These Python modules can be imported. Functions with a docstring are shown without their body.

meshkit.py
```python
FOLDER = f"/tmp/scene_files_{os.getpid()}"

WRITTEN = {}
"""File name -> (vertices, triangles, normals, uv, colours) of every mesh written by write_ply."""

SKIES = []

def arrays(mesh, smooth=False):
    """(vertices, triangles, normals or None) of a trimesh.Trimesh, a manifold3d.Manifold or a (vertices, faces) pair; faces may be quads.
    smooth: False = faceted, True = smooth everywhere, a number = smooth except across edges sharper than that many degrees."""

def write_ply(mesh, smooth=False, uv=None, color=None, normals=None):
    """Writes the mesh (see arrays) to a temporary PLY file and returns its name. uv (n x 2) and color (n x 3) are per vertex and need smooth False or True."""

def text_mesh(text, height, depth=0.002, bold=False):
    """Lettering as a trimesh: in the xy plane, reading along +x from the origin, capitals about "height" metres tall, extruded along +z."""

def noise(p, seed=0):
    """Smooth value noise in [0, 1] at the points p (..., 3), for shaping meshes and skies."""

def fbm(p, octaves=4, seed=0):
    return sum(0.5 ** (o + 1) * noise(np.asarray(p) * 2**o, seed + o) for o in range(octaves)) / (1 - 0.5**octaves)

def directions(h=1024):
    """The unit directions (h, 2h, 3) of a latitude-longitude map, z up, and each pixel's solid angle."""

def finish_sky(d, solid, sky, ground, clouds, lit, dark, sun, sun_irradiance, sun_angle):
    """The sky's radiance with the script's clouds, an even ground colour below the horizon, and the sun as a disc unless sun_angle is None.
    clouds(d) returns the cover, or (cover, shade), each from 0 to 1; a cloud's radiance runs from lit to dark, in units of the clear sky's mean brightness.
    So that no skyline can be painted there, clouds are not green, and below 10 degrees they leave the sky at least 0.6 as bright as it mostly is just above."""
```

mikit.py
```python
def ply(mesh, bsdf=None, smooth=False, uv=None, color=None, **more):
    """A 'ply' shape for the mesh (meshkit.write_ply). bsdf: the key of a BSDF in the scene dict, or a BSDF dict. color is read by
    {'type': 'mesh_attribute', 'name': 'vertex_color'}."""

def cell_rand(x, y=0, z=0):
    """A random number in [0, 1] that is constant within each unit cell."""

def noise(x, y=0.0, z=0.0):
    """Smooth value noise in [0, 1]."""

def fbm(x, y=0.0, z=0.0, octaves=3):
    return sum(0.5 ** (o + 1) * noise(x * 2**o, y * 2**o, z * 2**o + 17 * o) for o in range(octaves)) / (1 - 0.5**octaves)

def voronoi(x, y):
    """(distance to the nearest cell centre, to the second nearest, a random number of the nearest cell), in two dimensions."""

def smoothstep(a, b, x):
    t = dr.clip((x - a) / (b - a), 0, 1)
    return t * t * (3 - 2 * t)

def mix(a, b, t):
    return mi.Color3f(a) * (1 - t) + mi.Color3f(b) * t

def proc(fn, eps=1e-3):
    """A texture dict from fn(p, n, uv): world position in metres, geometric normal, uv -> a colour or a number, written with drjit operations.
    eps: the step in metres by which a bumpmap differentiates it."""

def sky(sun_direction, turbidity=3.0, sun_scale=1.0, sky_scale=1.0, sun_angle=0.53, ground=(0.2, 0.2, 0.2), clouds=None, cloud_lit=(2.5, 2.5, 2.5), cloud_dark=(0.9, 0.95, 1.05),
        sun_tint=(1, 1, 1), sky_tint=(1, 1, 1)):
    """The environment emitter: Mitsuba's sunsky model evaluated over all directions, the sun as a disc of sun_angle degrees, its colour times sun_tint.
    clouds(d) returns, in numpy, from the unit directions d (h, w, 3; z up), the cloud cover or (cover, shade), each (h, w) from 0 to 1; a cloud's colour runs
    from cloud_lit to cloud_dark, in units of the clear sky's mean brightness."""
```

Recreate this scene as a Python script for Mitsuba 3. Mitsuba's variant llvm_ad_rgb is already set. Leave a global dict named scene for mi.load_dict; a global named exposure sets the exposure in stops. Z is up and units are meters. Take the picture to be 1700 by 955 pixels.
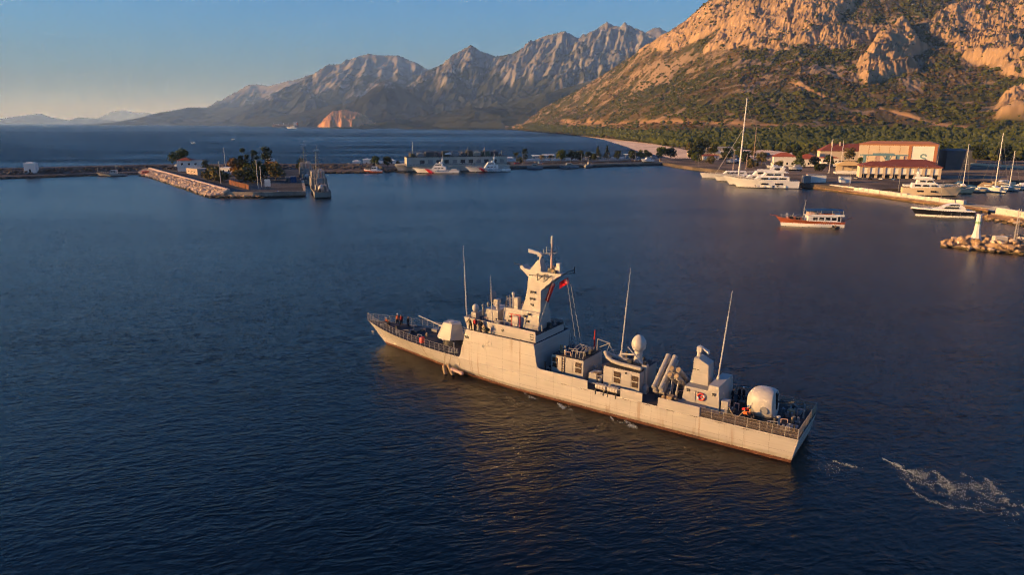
import math
import numpy as np, trimesh, mitsuba as mi, drjit as dr
import manifold3d as m3
import shapely.geometry as sg
from scipy.spatial import cKDTree
import mikit, meshkit
from mikit import noise as tn, fbm as tf, smoothstep as ss, proc, cell_rand

T = mi.ScalarTransform4f
scene, labels = {}, {}
RNG = np.random.default_rng(7)

# ------------------------------------------------------------------ camera, sky, exposure
CAM_H, FOC, CX, CY, HOR = 32.0, 1133.0, 850.0, 477.5, 204.0      # a drone 32 m above the water; the lens in pixels of a 1700 px frame
PITCH = math.atan((CY - HOR) / FOC)
SUN = np.array([-0.975, -0.16, 0.18])
exposure = 3.1
scene['haze_air'] = {'type': 'homogeneous', 'albedo': {'type': 'rgb', 'value': [0.84, 0.92, 0.99]}, 'sigma_t': {'type': 'rgb', 'value': [2.0e-5, 3.2e-5, 5.8e-5]}}
scene['camera'] = {'type': 'perspective', 'fov': math.degrees(2 * math.atan(850 / FOC)), 'fov_axis': 'x', 'near_clip': 1.0, 'far_clip': 120000.0,
                   'to_world': T().look_at(origin=[0, 0, CAM_H], target=[0, math.cos(PITCH), CAM_H - math.sin(PITCH)], up=[0, 0, 1]),
                   'medium': {'type': 'ref', 'id': 'haze_air'}}
def low_cloud(d):
    """a thin grey veil low over the horizon, a little uneven, with a few faint wisps"""
    e = np.degrees(np.arcsin(d[..., 2]))
    n = meshkit.fbm(np.stack([d[..., 0] * 5, d[..., 1] * 5, d[..., 2] * 60], -1), 4, 3)
    c = np.clip((n - 0.55) * 3, 0, 1) * np.exp(-((e - 1.6) / 0.9) ** 2) * .35 + (.72 + .22 * (n - .5)) * np.exp(-(e / 5.5) ** 2)
    return c, 0.55 * np.ones_like(c)
scene['sky'] = mikit.sky(SUN / np.linalg.norm(SUN), turbidity=2.2, sky_scale=0.51, sky_tint=(0.27, 0.82, 1.74), sun_tint=(1.0, 0.99, 1.12), clouds=low_cloud, cloud_lit=(0.56, 0.41, 0.36), cloud_dark=(0.40, 0.31, 0.29))
scene['haze'] = {'type': 'cube', 'to_world': T().translate([0, 15000, 640]).scale([47000, 47000, 680]), 'bsdf': {'type': 'null'}, 'interior': {'type': 'ref', 'id': 'haze_air'}}
labels['haze'] = {'label': 'thin evening haze filling the air over the whole bay', 'category': 'haze', 'kind': 'stuff'}

# ------------------------------------------------------------------ helpers
def W(px, py, Y):
    """the point at forward distance Y that was measured at this place of the photograph"""
    X, V = (px - CX) / FOC, (CY - py) / FOC
    r = np.array([X, math.cos(PITCH) + V * math.sin(PITCH), -math.sin(PITCH) + V * math.cos(PITCH)])
    return np.array([0, 0, CAM_H]) + r * (Y / r[1])
def G(px, py, z=0.0):
    X, V = (px - CX) / FOC, (CY - py) / FOC
    r = np.array([X, math.cos(PITCH) + V * math.sin(PITCH), -math.sin(PITCH) + V * math.cos(PITCH)])
    return r[:2] * ((z - CAM_H) / r[2])

COUNT = {}
def new_key(name):
    n = COUNT.get(name, 0); COUNT[name] = n + 1
    return name if n == 0 else '%s_%03d' % (name, n)
def thing(name, label=None, cat=None, group=None, kind=None):
    k = new_key(name); d = {}
    if label: d['label'] = label
    if cat: d['category'] = cat
    if group: d['group'] = group
    if kind: d['kind'] = kind
    labels[k] = d
    return k
def part(parent, name, mesh, bsdf, smooth=False, label=None, kind=None, color=None, to_world=None, uv=None):
    k = new_key(parent + '__' + name)
    scene[k] = mikit.ply(mesh, bsdf, smooth=smooth, color=color, uv=uv)
    if to_world is not None: scene[k]['to_world'] = to_world
    d = {}
    if label: d['label'] = label
    if kind: d['kind'] = kind
    if d: labels[k] = d
    return k
def solo(name, mesh, bsdf, label=None, cat=None, group=None, kind=None, smooth=False, color=None, uv=None):
    k = thing(name, label, cat, group, kind)
    scene[k] = mikit.ply(mesh, bsdf, smooth=smooth, color=color, uv=uv)
    return k
def cat(ms): return trimesh.util.concatenate([m for m in ms if m is not None])
def box(a, b):
    a, b = np.array(a, float), np.array(b, float)
    m = trimesh.creation.box(extents=np.abs(b - a)); m.apply_translation((a + b) / 2); return m
def tube(p, q, r0, r1=None, n=8):
    """a tapered round bar from p to q"""
    p, q = np.array(p, float), np.array(q, float); r1 = r0 if r1 is None else r1
    d = q - p; L = np.linalg.norm(d); d /= L
    a = np.cross(d, [0, 0, 1.0] if abs(d[2]) < .9 else [1.0, 0, 0]); a /= np.linalg.norm(a); b = np.cross(d, a)
    t = np.arange(n) * 2 * np.pi / n; ring = np.cos(t)[:, None] * a + np.sin(t)[:, None] * b
    v = np.vstack([p + ring * r0, q + ring * r1, [p], [q]]); i = np.arange(n); j = (i + 1) % n
    f = np.vstack([np.c_[i, j, j + n], np.c_[i, j + n, i + n], np.c_[j, i, 0 * i + 2 * n], np.c_[i + n, j + n, 0 * i + 2 * n + 1]])
    return trimesh.Trimesh(v, f, process=False)
def pipe(pts, r, n=6):
    return cat([tube(a, b, r, r, n) for a, b in zip(pts[:-1], pts[1:])])
def prism(poly, lo, hi, axis=1, shrink=None):
    """a polygon (list of 2d points) extruded along an axis between lo and hi; axis 1: polygon in (x, z), axis 2: polygon in (x, y)"""
    m = trimesh.creation.extrude_polygon(sg.Polygon(poly).buffer(0), hi - lo, engine='earcut')
    v = m.vertices.copy()
    if axis == 2: m.vertices = v + [0, 0, lo]
    elif axis == 1:
        m.vertices = np.c_[v[:, 0], v[:, 2] + lo, v[:, 1]]; m.invert()
    else:
        m.vertices = np.c_[v[:, 2] + lo, v[:, 0], v[:, 1]]
    m.fix_normals()
    return m
def loft(rings, close=True, cap=True):
    """joins rings with the same number of points"""
    R = np.array(rings, float); k, n = R.shape[:2]; v = R.reshape(-1, 3); f = []
    for a in range(k - 1):
        for i in range(n if close else n - 1):
            j = (i + 1) % n; p, q, r, s = a * n + i, a * n + j, (a + 1) * n + j, (a + 1) * n + i
            f += [[p, q, r], [p, r, s]]
    if cap and close:
        for a in (0, k - 1):
            c = len(v); v = np.vstack([v, R[a].mean(0)])
            for i in range(n):
                j = (i + 1) % n
                f.append([a * n + j, a * n + i, c] if a == 0 else [a * n + i, a * n + j, c])
    m = trimesh.Trimesh(v, f, process=False)
    if close and cap:
        if m.volume < 0: m.invert()
    return m
def hull(pts):
    return trimesh.Trimesh(np.asarray(pts, float)).convex_hull if False else trimesh.convex.convex_hull(np.asarray(pts, float))
def taper_box(a, b, z0, z1, ins=0.0, insx=None, insy=None):
    """a box with plan from a to b whose top is drawn in: ins may be (x0, x1, y0, y1)"""
    i = ins if hasattr(ins, '__len__') else (ins,) * 4
    return hull([[a[0], a[1], z0], [b[0], a[1], z0], [b[0], b[1], z0], [a[0], b[1], z0], [a[0] + i[0], a[1] + i[2], z1], [b[0] - i[1], a[1] + i[2], z1], [b[0] - i[1], b[1] - i[3], z1], [a[0] + i[0], b[1] - i[3], z1]])
def ellipsoid(c, r, sub=2):
    m = trimesh.creation.icosphere(subdivisions=sub); m.vertices = m.vertices * np.array(r) + np.array(c); return m
def place(m, x, y, yaw=0.0, z=0.0):
    """yaw: degrees, anticlockwise from above"""
    m = m.copy(); c, s = math.cos(math.radians(yaw)), math.sin(math.radians(yaw)); v = m.vertices
    m.vertices = np.c_[x + c * v[:, 0] - s * v[:, 1], y + s * v[:, 0] + c * v[:, 1], z + v[:, 2]]
    return m
def at(x, y, yaw=0.0, z=0.0): return T().translate([x, y, z]).rotate([0, 0, 1], yaw)

# ------------------------------------------------------------------ materials
def rgb(c): return {'type': 'rgb', 'value': [float(x) for x in c]}
def mat(name, base, rough=0.6, spec=0.4, metal=0.0, two=False, bump=None, bscale=1.0, **more):
    b = {'type': 'principled', 'base_color': base if isinstance(base, dict) else rgb(base), 'roughness': rough, 'specular': spec, 'metallic': metal, **more}
    if bump: b = {'type': 'bumpmap', 'arbitrary': bump, 'scale': bscale, 'bsdf': b}
    scene[name] = {'type': 'twosided', 'bsdf': b} if two or bump is None else b
    return name
def seam(v, step, w): return 1 - ss(w * .4, w, dr.abs(v / step - dr.floor(v / step + .5)) * step)
def worn(c, amount=0.25, size=1.0, streak=0.0, dirt=(0.10, 0.07, 0.05)):
    """paint with uneven tone, faint downward runs and some dirt"""
    def fn(p, n, uv):
        a = tf(p.x / size, p.y / size, p.z / size, 3); k = 1 + amount * (a - 0.5) * 2
        col = mi.Color3f(*[float(x) for x in c]) * k
        if streak:
            col = col * (1 + .10 * (tf(p.x * .55, p.y * .55, p.z * 5.5, 3) - .5) * 2)
            s = ss(0.62, 0.9, tf(p.x * 1.9, p.y * 1.9, p.z * 0.16, 3)) * streak
            col = mikit.mix(col, dirt, s)
        return col
    return proc(fn)

# ------------------------------------------------------------------ sea
def crest(x, y, z): return 1 - dr.abs(2 * tn(x, y, z) - 1)
def wave(p, n, uv):
    x, y = p.x * 0.97 + p.y * 0.24, p.y * 0.97 - p.x * 0.24
    patch = (0.12 + 1.55 * tf(p.x / 170, p.y / 55, 0, 4) * (.55 + .75 * tf(p.x / 33, p.y / 14, 6, 2))) * (1 + ss(470, 640, p.y - .22 * p.x) * (1.2 + 4.2 * ss(.3, .7, tf(p.x / 1500, p.y / 260, 3, 3))))
    wx, wy = x + 1.2 * tn(x / 4, y / 3, 3), y + 0.9 * tn(x / 3.1, y / 2.3, 4)
    h = 0.05 * tn(x / 5.0, y / 2.2, 1) + 0.054 * crest(wx / 1.9, wy / 0.85, 5) + 0.044 * crest(wx / 0.95 + 7, wy / 0.43, 8) + 0.024 * crest(x / 0.5 + y * .2, y / 0.24, 9)
    return h * patch
def sea_col(p, n, uv):
    a = tf(p.x / 90, p.y / 35, 0, 3)
    return mikit.mix((0.0001, 0.0014, 0.0034), (0.0002, 0.0024, 0.0056), a)
scene['water'] = {'type': 'bumpmap', 'arbitrary': proc(wave, eps=0.06), 'scale': 1.0,
                  'bsdf': {'type': 'roughplastic', 'distribution': 'beckmann', 'alpha': 0.10, 'int_ior': 1.33, 'nonlinear': False, 'diffuse_reflectance': proc(sea_col)}}
_v = np.array([[-45000, -1500, 0], [45000, -1500, 0], [45000, 42000, 0], [-45000, 42000, 0]], float)
solo('sea', trimesh.Trimesh(_v, [[0, 1, 2], [0, 2, 3]], process=False), 'water', 'deep blue rippled sea filling the harbour and the bay', 'sea', kind='structure', uv=_v[:, :2] / 1000)

# ------------------------------------------------------------------ terrain
scene['terrain'] = {'type': 'twosided', 'bsdf': {'type': 'diffuse', 'reflectance': {'type': 'mesh_attribute', 'name': 'vertex_color'}}}
def nz(x, y, s, oct=4, seed=0): return meshkit.fbm(np.stack([x / s, y / s, 0 * x + seed * 3.7], -1), oct, seed)
def ridged(x, y, s, oct=4, seed=0):
    a, out, w = 1.0, 0, 0
    for o in range(oct):
        n = meshkit.noise(np.stack([x / s * 2 ** o, y / s * 2 ** o, 0 * x + seed * 5.3 + o], -1), seed + o)
        out = out + a * (1 - np.abs(2 * n - 1)); w += a; a *= 0.5
    return out / w
def sstep(a, b, x):
    t = np.clip((x - a) / (b - a), 0, 1); return t * t * (3 - 2 * t)
def mixc(a, b, t): return np.asarray(a) * (1 - t[..., None]) + np.asarray(b) * t[..., None]
def grid_mesh(X, Y, Z):
    r, c = X.shape; i = np.arange(r * c).reshape(r, c)
    q = np.stack([i[:-1, :-1], i[:-1, 1:], i[1:, 1:], i[1:, :-1]], -1).reshape(-1, 4)
    v = np.stack([X, Y, Z], -1).reshape(-1, 3); f = np.vstack([q[:, [0, 1, 2]], q[:, [0, 2, 3]]])
    m = trimesh.Trimesh(v, f, process=False)
    n = np.cross(v[f[:, 1]] - v[f[:, 0]], v[f[:, 2]] - v[f[:, 0]])
    vn = np.zeros_like(v)
    for k in range(3): np.add.at(vn, f[:, k], n)
    vn /= np.linalg.norm(vn, axis=1, keepdims=True) + 1e-12
    if vn[:, 2].mean() < 0: m.faces = f[:, ::-1]; vn = -vn
    return m, vn.reshape(r, c, 3)
def dense(pts, step):
    out = []
    for a, b in zip(pts[:-1], pts[1:]):
        k = max(2, int(np.linalg.norm(b[:2] - a[:2]) / step)); t = np.linspace(0, 1, k, endpoint=False)[:, None]; out.append(a + (b - a) * t)
    return np.vstack(out + [pts[-1:]])

def hash2(i, j, s):
    h = (i * 374761393 + j * 668265263 + s * 144665) & 0xFFFFFFFF; h = ((h ^ (h >> 13)) * 1274126177) & 0xFFFFFFFF; return ((h ^ (h >> 16)) & 0xFFFFFF) / 16777215.0
def gullies(X, Y, gx, gy, cell, oct=4, seed=0, freq=1.9, branch=.55, gain=.5):
    """branching gullies that run down the slope (gx, gy): cell noise of waves laid across the fall line, about -1 to 1"""
    g = np.hypot(gx, gy) + 1e-6; k = np.clip(g * 4, 0, 1) * freq; dx0, dy0 = -gy / g * k, gx / g * k
    h, hx, hy, amp, f, tot = 0, 0, 0, 1.0, 1.0 / cell, 0
    for o in range(oct):
        px, py = X * f + 11.3 * o, Y * f - 7.7 * o; i0, j0 = np.floor(px), np.floor(py); dx, dy = dx0 - hy * branch, dy0 + hx * branch
        va, vb, w_ = 0, 0, 0
        for i in (-1, 0, 1):
            for j in (-1, 0, 1):
                ci, cj = (i0 + i).astype(np.int64), (j0 + j).astype(np.int64)
                qx, qy = px - (i0 + i) - hash2(ci, cj, seed + o), py - (j0 + j) - hash2(ci, cj, seed + o + 50)
                w = np.exp(-2.2 * (qx * qx + qy * qy)); m = (qx * dx + qy * dy) * 2 * np.pi; va = va + np.cos(m) * w; vb = vb - np.sin(m) * w; w_ = w_ + w
        va, vb = va / w_, vb / w_; h = h + amp * va; hx = hx + amp * vb * dx; hy = hy + amp * vb * dy; tot += amp; amp *= gain; f *= 2
    return h / tot
def mountain(name, label, sky_line, spread, cell, seed, rock=0.5, spur=900., veg=(0.036, 0.040, 0.022), rockc=(0.205, 0.19, 0.175), front=None, amp=1.0, shape=1.5, jag=0.0):
    """a range whose crest runs through the given points (photo x, photo y, distance) and falls away on both sides in spurs and gullies"""
    P = dense(np.array([W(*p) for p in sky_line]), cell * 1.5)
    P[:, 2] += jag * (meshkit.fbm(np.c_[P[:, :2] / 160, 0 * P[:, 0]], 3, seed) - 0.5) * 2
    zmax = P[:, 2].max(); wd = zmax * spread * 1.35
    lo, hi = P[:, :2].min(0) - wd * 1.0, P[:, :2].max(0) + wd * 0.45
    X, Y = np.meshgrid(np.arange(lo[0], hi[0], cell), np.arange(lo[1], hi[1], cell * 1.0))
    wx = X + 0.30 * spur * (nz(X, Y, spur * .8, 3, seed + 1) - .5) * 2; wy = Y + 0.30 * spur * (nz(X, Y, spur * .8, 3, seed + 2) - .5) * 2
    d, idx = cKDTree(P[:, :2]).query(np.stack([X, Y], -1).reshape(-1, 2)); d = d.reshape(X.shape); zr = P[idx, 2].reshape(X.shape)
    r1 = ridged(wx, wy, spur, 2, seed + 3); r2 = ridged(wx, wy, spur / 3.1, 4, seed + 4)
    u = d / (zr * spread + 1) * (1.34 - 0.42 * r1 - 0.22 * r2)
    z = zr * np.clip(1 - u, 0, 1) ** shape; q_ = (1.34 - 0.42 * r1 - 0.22 * r2) / spread
    for px_, py_, pz_ in P[np.linspace(0, len(P) - 1, 44).astype(int)]:          # every part of the crest holds up its own flanks
        v_ = 1 - np.hypot(X - px_, Y - py_) * (q_ / pz_); near = v_ > 0; z[near] = np.maximum(z[near], pz_ * v_[near] ** shape); u = np.minimum(u, 1 - v_)
    k = np.clip(d / (0.06 * wd), 0.0, 1) * np.clip(z / (0.25 * zmax), 0, 1)
    gy, gx = np.gradient(z, cell); e1 = gullies(X, Y, gx, gy, spur * .42, 5, seed + 30, gain=.56)
    z = z + amp * zmax * k * (0.06 * (r2 - 0.6) + 0.075 * e1 + 0.03 * (nz(X, Y, spur / 7, 4, seed + 7) - .5))
    gy, gx = np.gradient(z, cell); z = z + amp * zmax * k * .034 * gullies(X, Y, gx, gy, spur * .11, 4, seed + 60, gain=.6)
    z = z - 6.0 * (u > 0.985) - 14 * (u > 1.02)
    m, n = grid_mesh(X, Y, z)
    hf = z / zmax
    q = hf * 1.0 + (0.80 - n[..., 2]) * 0.9 + (nz(X, Y, spur / 4, 4, seed + 8) - .5) * 0.9
    rk = sstep(rock - .12, rock + .12, q)
    sp = nz(X, Y, cell * 3, 3, seed + 9)
    rc = mixc(np.array(rockc) * .78, np.array(rockc) * 1.2, sstep(.3, .7, sp)); vc = mixc(np.array(veg) * .7, np.array(veg) * 1.35, sp)
    m2 = solo(name, m, 'terrain', label, 'mountain' if zmax > 400 else 'hill', kind='structure', smooth=True, color=np.clip(mixc(rc, vc, 1 - rk), 0, 1).reshape(-1, 3))
    return m2

mountain('hills', 'faint low hills on the far left horizon', [(-80, 196, 24000), (0, 196, 24000), (22, 193, 24000), (60, 188, 24000), (68, 188, 24000), (76, 193, 24000), (115, 199, 24000), (130, 194, 24000), (160, 196, 24000), (182, 199, 24000), (240, 203, 24000)], 2.5, 60, 3, rock=2, spur=1500, amp=.3)
mountain('hills', 'barely visible peak beyond the far hills', [(160, 200, 40000), (178, 193, 40000), (190, 183, 40000), (205, 182, 40000), (222, 186, 40000), (245, 186, 40000), (262, 196, 40000)], 2.0, 110, 5, rock=2, spur=2500, amp=.3)
mountain('hills', 'long dark wooded range behind the bay', [(222, 205, 11000), (250, 196, 11000), (267, 186, 11000), (290, 183, 11000), (312, 178, 11000), (340, 178, 11000), (370, 179, 11000), (420, 176, 10800), (470, 172, 10500), (520, 172, 10000), (580, 172, 9300)], 4.5, 26, 9, rock=1.1, spur=900, amp=.7)
mountain('mountains', 'pale rocky mountain at the left end of the range', [(362, 184, 13500), (372, 176, 13500), (390, 163, 13500), (402, 155, 13500), (410, 141, 13500), (430, 139, 13400), (445, 141, 13300), (455, 139, 13200), (475, 134, 13100), (490, 131, 13000), (502, 127, 13000), (515, 122, 13000), (540, 122, 12800)], 1.7, 34, 12, rock=.56, spur=1100, jag=14)
mountain('mountains', 'broad flat topped massif left of the middle', [(478, 178, 9000), (500, 155, 9200), (520, 133, 9300), (533, 115, 9400), (548, 106, 9400), (570, 104, 9400), (590, 94, 9300), (612, 88, 9300), (635, 91, 9300), (660, 91, 9300), (690, 103, 9200), (704, 112, 9200), (722, 118, 9200)], 1.75, 24, 15, rock=.66, spur=1000, jag=10)
mountain('mountains', 'jagged grey mountain ridge behind the beach', [(704, 122, 7600), (715, 113, 7500), (735, 105, 7400), (757, 92, 7300), (770, 80, 7200), (782, 73, 7200), (795, 82, 7200), (820, 92, 7100), (832, 91, 7100), (852, 86, 7000), (880, 73, 6900), (896, 62, 6800), (926, 53, 6800), (938, 51, 6700), (955, 60, 6700), (968, 62, 6700), (985, 52, 6600), (1000, 42, 6600), (1008, 34, 6600), (1015, 41, 6600), (1030, 43, 6500), (1038, 36, 6500), (1050, 44, 6500), (1065, 50, 6400), (1085, 60, 6400), (1110, 72, 6300), (1160, 90, 6200)], 1.55, 16, 21, rock=.66, spur=800, jag=9)
mountain('mountains', 'small blue grey peak just left of the near hill', [(1058, 62, 8600), (1072, 51, 8600), (1084, 45, 8600), (1095, 43, 8600), (1106, 52, 8600), (1122, 66, 8600)], 1.2, 40, 24, rock=.4, spur=900)
mountain('hills', 'dark rounded hump in front of the mountains', [(590, 196, 6150), (603, 162, 6250), (614, 149, 6300), (628, 136, 6300), (640, 133, 6300), (655, 136, 6300), (668, 146, 6250), (682, 164, 6200), (702, 184, 6150), (735, 200, 6100)], 1.75, 11, 27, rock=.98, spur=330, amp=.45, veg=(0.026, 0.028, 0.016))
mountain('hills', 'low green wooded hill left of the rounded hump', [(420, 199, 7500), (470, 192, 7300), (520, 181, 7100), (560, 172, 7000), (600, 170, 6900), (630, 178, 6800)], 3.2, 14, 28, rock=1.0, spur=420, amp=.7)
mountain('hills', 'green foothills sloping down to the beach', [(690, 206, 4700), (745, 198, 4700), (800, 186, 4800), (840, 176, 4900), (880, 164, 5000), (930, 150, 5100), (990, 130, 5200)], 4.5, 13, 30, rock=.85, spur=500, amp=.6)
mountain('hills', 'orange cliffed rock island at the end of the bay', [(530, 207, 5480), (543, 198, 5480), (556, 184, 5480), (575, 182, 5470), (594, 187, 5450), (610, 197, 5430), (632, 209, 5420)], 0.75, 4, 33, rock=-1, spur=90, shape=.45, rockc=(0.50, 0.26, 0.12), amp=1.6)
mountain('hills', 'small orange cliffs on the far shore', [(418, 201, 8500), (428, 196, 8500), (440, 195, 8500), (455, 197, 8500), (470, 203, 8500)], 0.9, 9, 36, rock=-1, spur=150, rockc=(0.42, 0.27, 0.17))

# the near hill
_b = np.array([(850, 3500), (868, 3000), (900, 2500), (940, 2000), (980, 1650), (1020, 1350), (1060, 1150), (1110, 1020), (1200, 960), (1300, 930), (1400, 930), (1500, 900), (1600, 860), (1700, 800), (1850, 760), (2150, 700)], float)
_r = np.array([(850, 212, 3600), (868, 208, 3300), (880, 198, 3250), (900, 181, 3200), (940, 160, 3050), (960, 150, 3000), (1000, 125, 2800), (1030, 105, 2700), (1060, 85, 2550), (1100, 59, 2400), (1130, 42, 2350), (1160, 15, 2300), (1180, -2, 2250), (1250, -60, 2200), (1350, -110, 2150), (1450, -130, 2150), (1600, -150, 2150), (1750, -170, 2100), (2150, -150, 2000)], float)
_rw = np.array([W(*p) for p in _r]); _bt = (_b[:, 0] - CX) / FOC * 1.03
ROCKS = [([(442, 2508), (500, 2440), (531, 2364), (598, 2199), (577, 1907), (538, 1900), (503, 1944), (473, 2016), (444, 2115)], 7),
         ([(598, 2199), (616, 1966), (678, 1827), (806, 1747), (803, 1702), (753, 1649), (794, 1619), (837, 1626), (827, 1575), (760, 1543), (686, 1489), (643, 1570), (604, 1567), (564, 1562), (545, 1669), (521, 1705), (492, 1833), (541, 1885)], 6),
         ([(653, 1348), (745, 1496), (848, 1593), (873, 1578), (831, 1459), (738, 1288), (678, 1272), (628, 1234), (632, 1287)], 22),
         ([(889, 1572), (970, 1650), (1040, 1681), (1138, 1623), (1183, 1574), (990, 1240), (872, 1119), (828, 1164), (837, 1273), (869, 1381), (871, 1467)], 13),
         ([(686, 1015), (742, 1076), (801, 1110), (834, 1080), (708, 908), (677, 964)], 9),
         ([(640, 2150), (700, 2000), (900, 1900), (1200, 1850), (1500, 1900), (1700, 2000), (1300, 2300), (700, 2400)], 6)]
SCREE = [([(345, 2195), (381, 2258), (420, 2078), (469, 1929), (464, 1870), (427, 1875), (392, 1781), (352, 1975)], 0), ([(640, 1190), (700, 1280), (720, 1240), (660, 1150)], 0), ([(560, 1380), (620, 1400), (640, 1330), (590, 1290), (540, 1330)], 0)]
ROAD = np.array([(172, 2510, 32), (223, 1999, 30), (249, 1526, 29), (269, 1365, 31), (297, 1155, 30), (355, 1061, 29), (398, 1028, 28), (453, 993, 22), (513, 978, 20), (551, 956, 18), (590, 913, 15), (640, 850, 11), (760, 770, 6)], float)
TRACK = np.array([(506, 1297, 98), (523, 1182, 70), (538, 1147, 62), (573, 1081, 49), (590, 996, 31), (615, 954, 26)], float)
def inside(X, Y, polys, warp=26, seed=80):
    """0 to 1 inside the given outlines, with a ragged edge, and the raise that belongs to each"""
    import shapely
    wx, wy = X + warp * 2 * (nz(X, Y, 60, 4, seed) - .5), Y + warp * 2 * (nz(X, Y, 60, 4, seed + 1) - .5)
    m, up = np.zeros_like(X), np.zeros_like(X); P_ = shapely.points(wx, wy)
    for poly, h in polys:
        g = sg.Polygon(poly); x0, y0, x1, y1 = g.bounds; near = (wx > x0 - 40) & (wx < x1 + 40) & (wy > y0 - 40) & (wy < y1 + 40)
        d = np.full(X.shape, -99.0); q = P_[near]; e = shapely.distance(g.exterior, q); d[near] = np.where(shapely.contains(g, q), e, -e)
        m = np.maximum(m, sstep(-6, 8, d)); up = np.maximum(up, h * sstep(-4, 22, d))
    return m, up
def line_dist(X, Y, L):
    P_ = dense(L, 3.0); d, i = cKDTree(P_[:, :2]).query(np.stack([X, Y], -1).reshape(-1, 2)); return d.reshape(X.shape), P_[i, 2].reshape(X.shape), P_[i, 1].reshape(X.shape)
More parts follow.
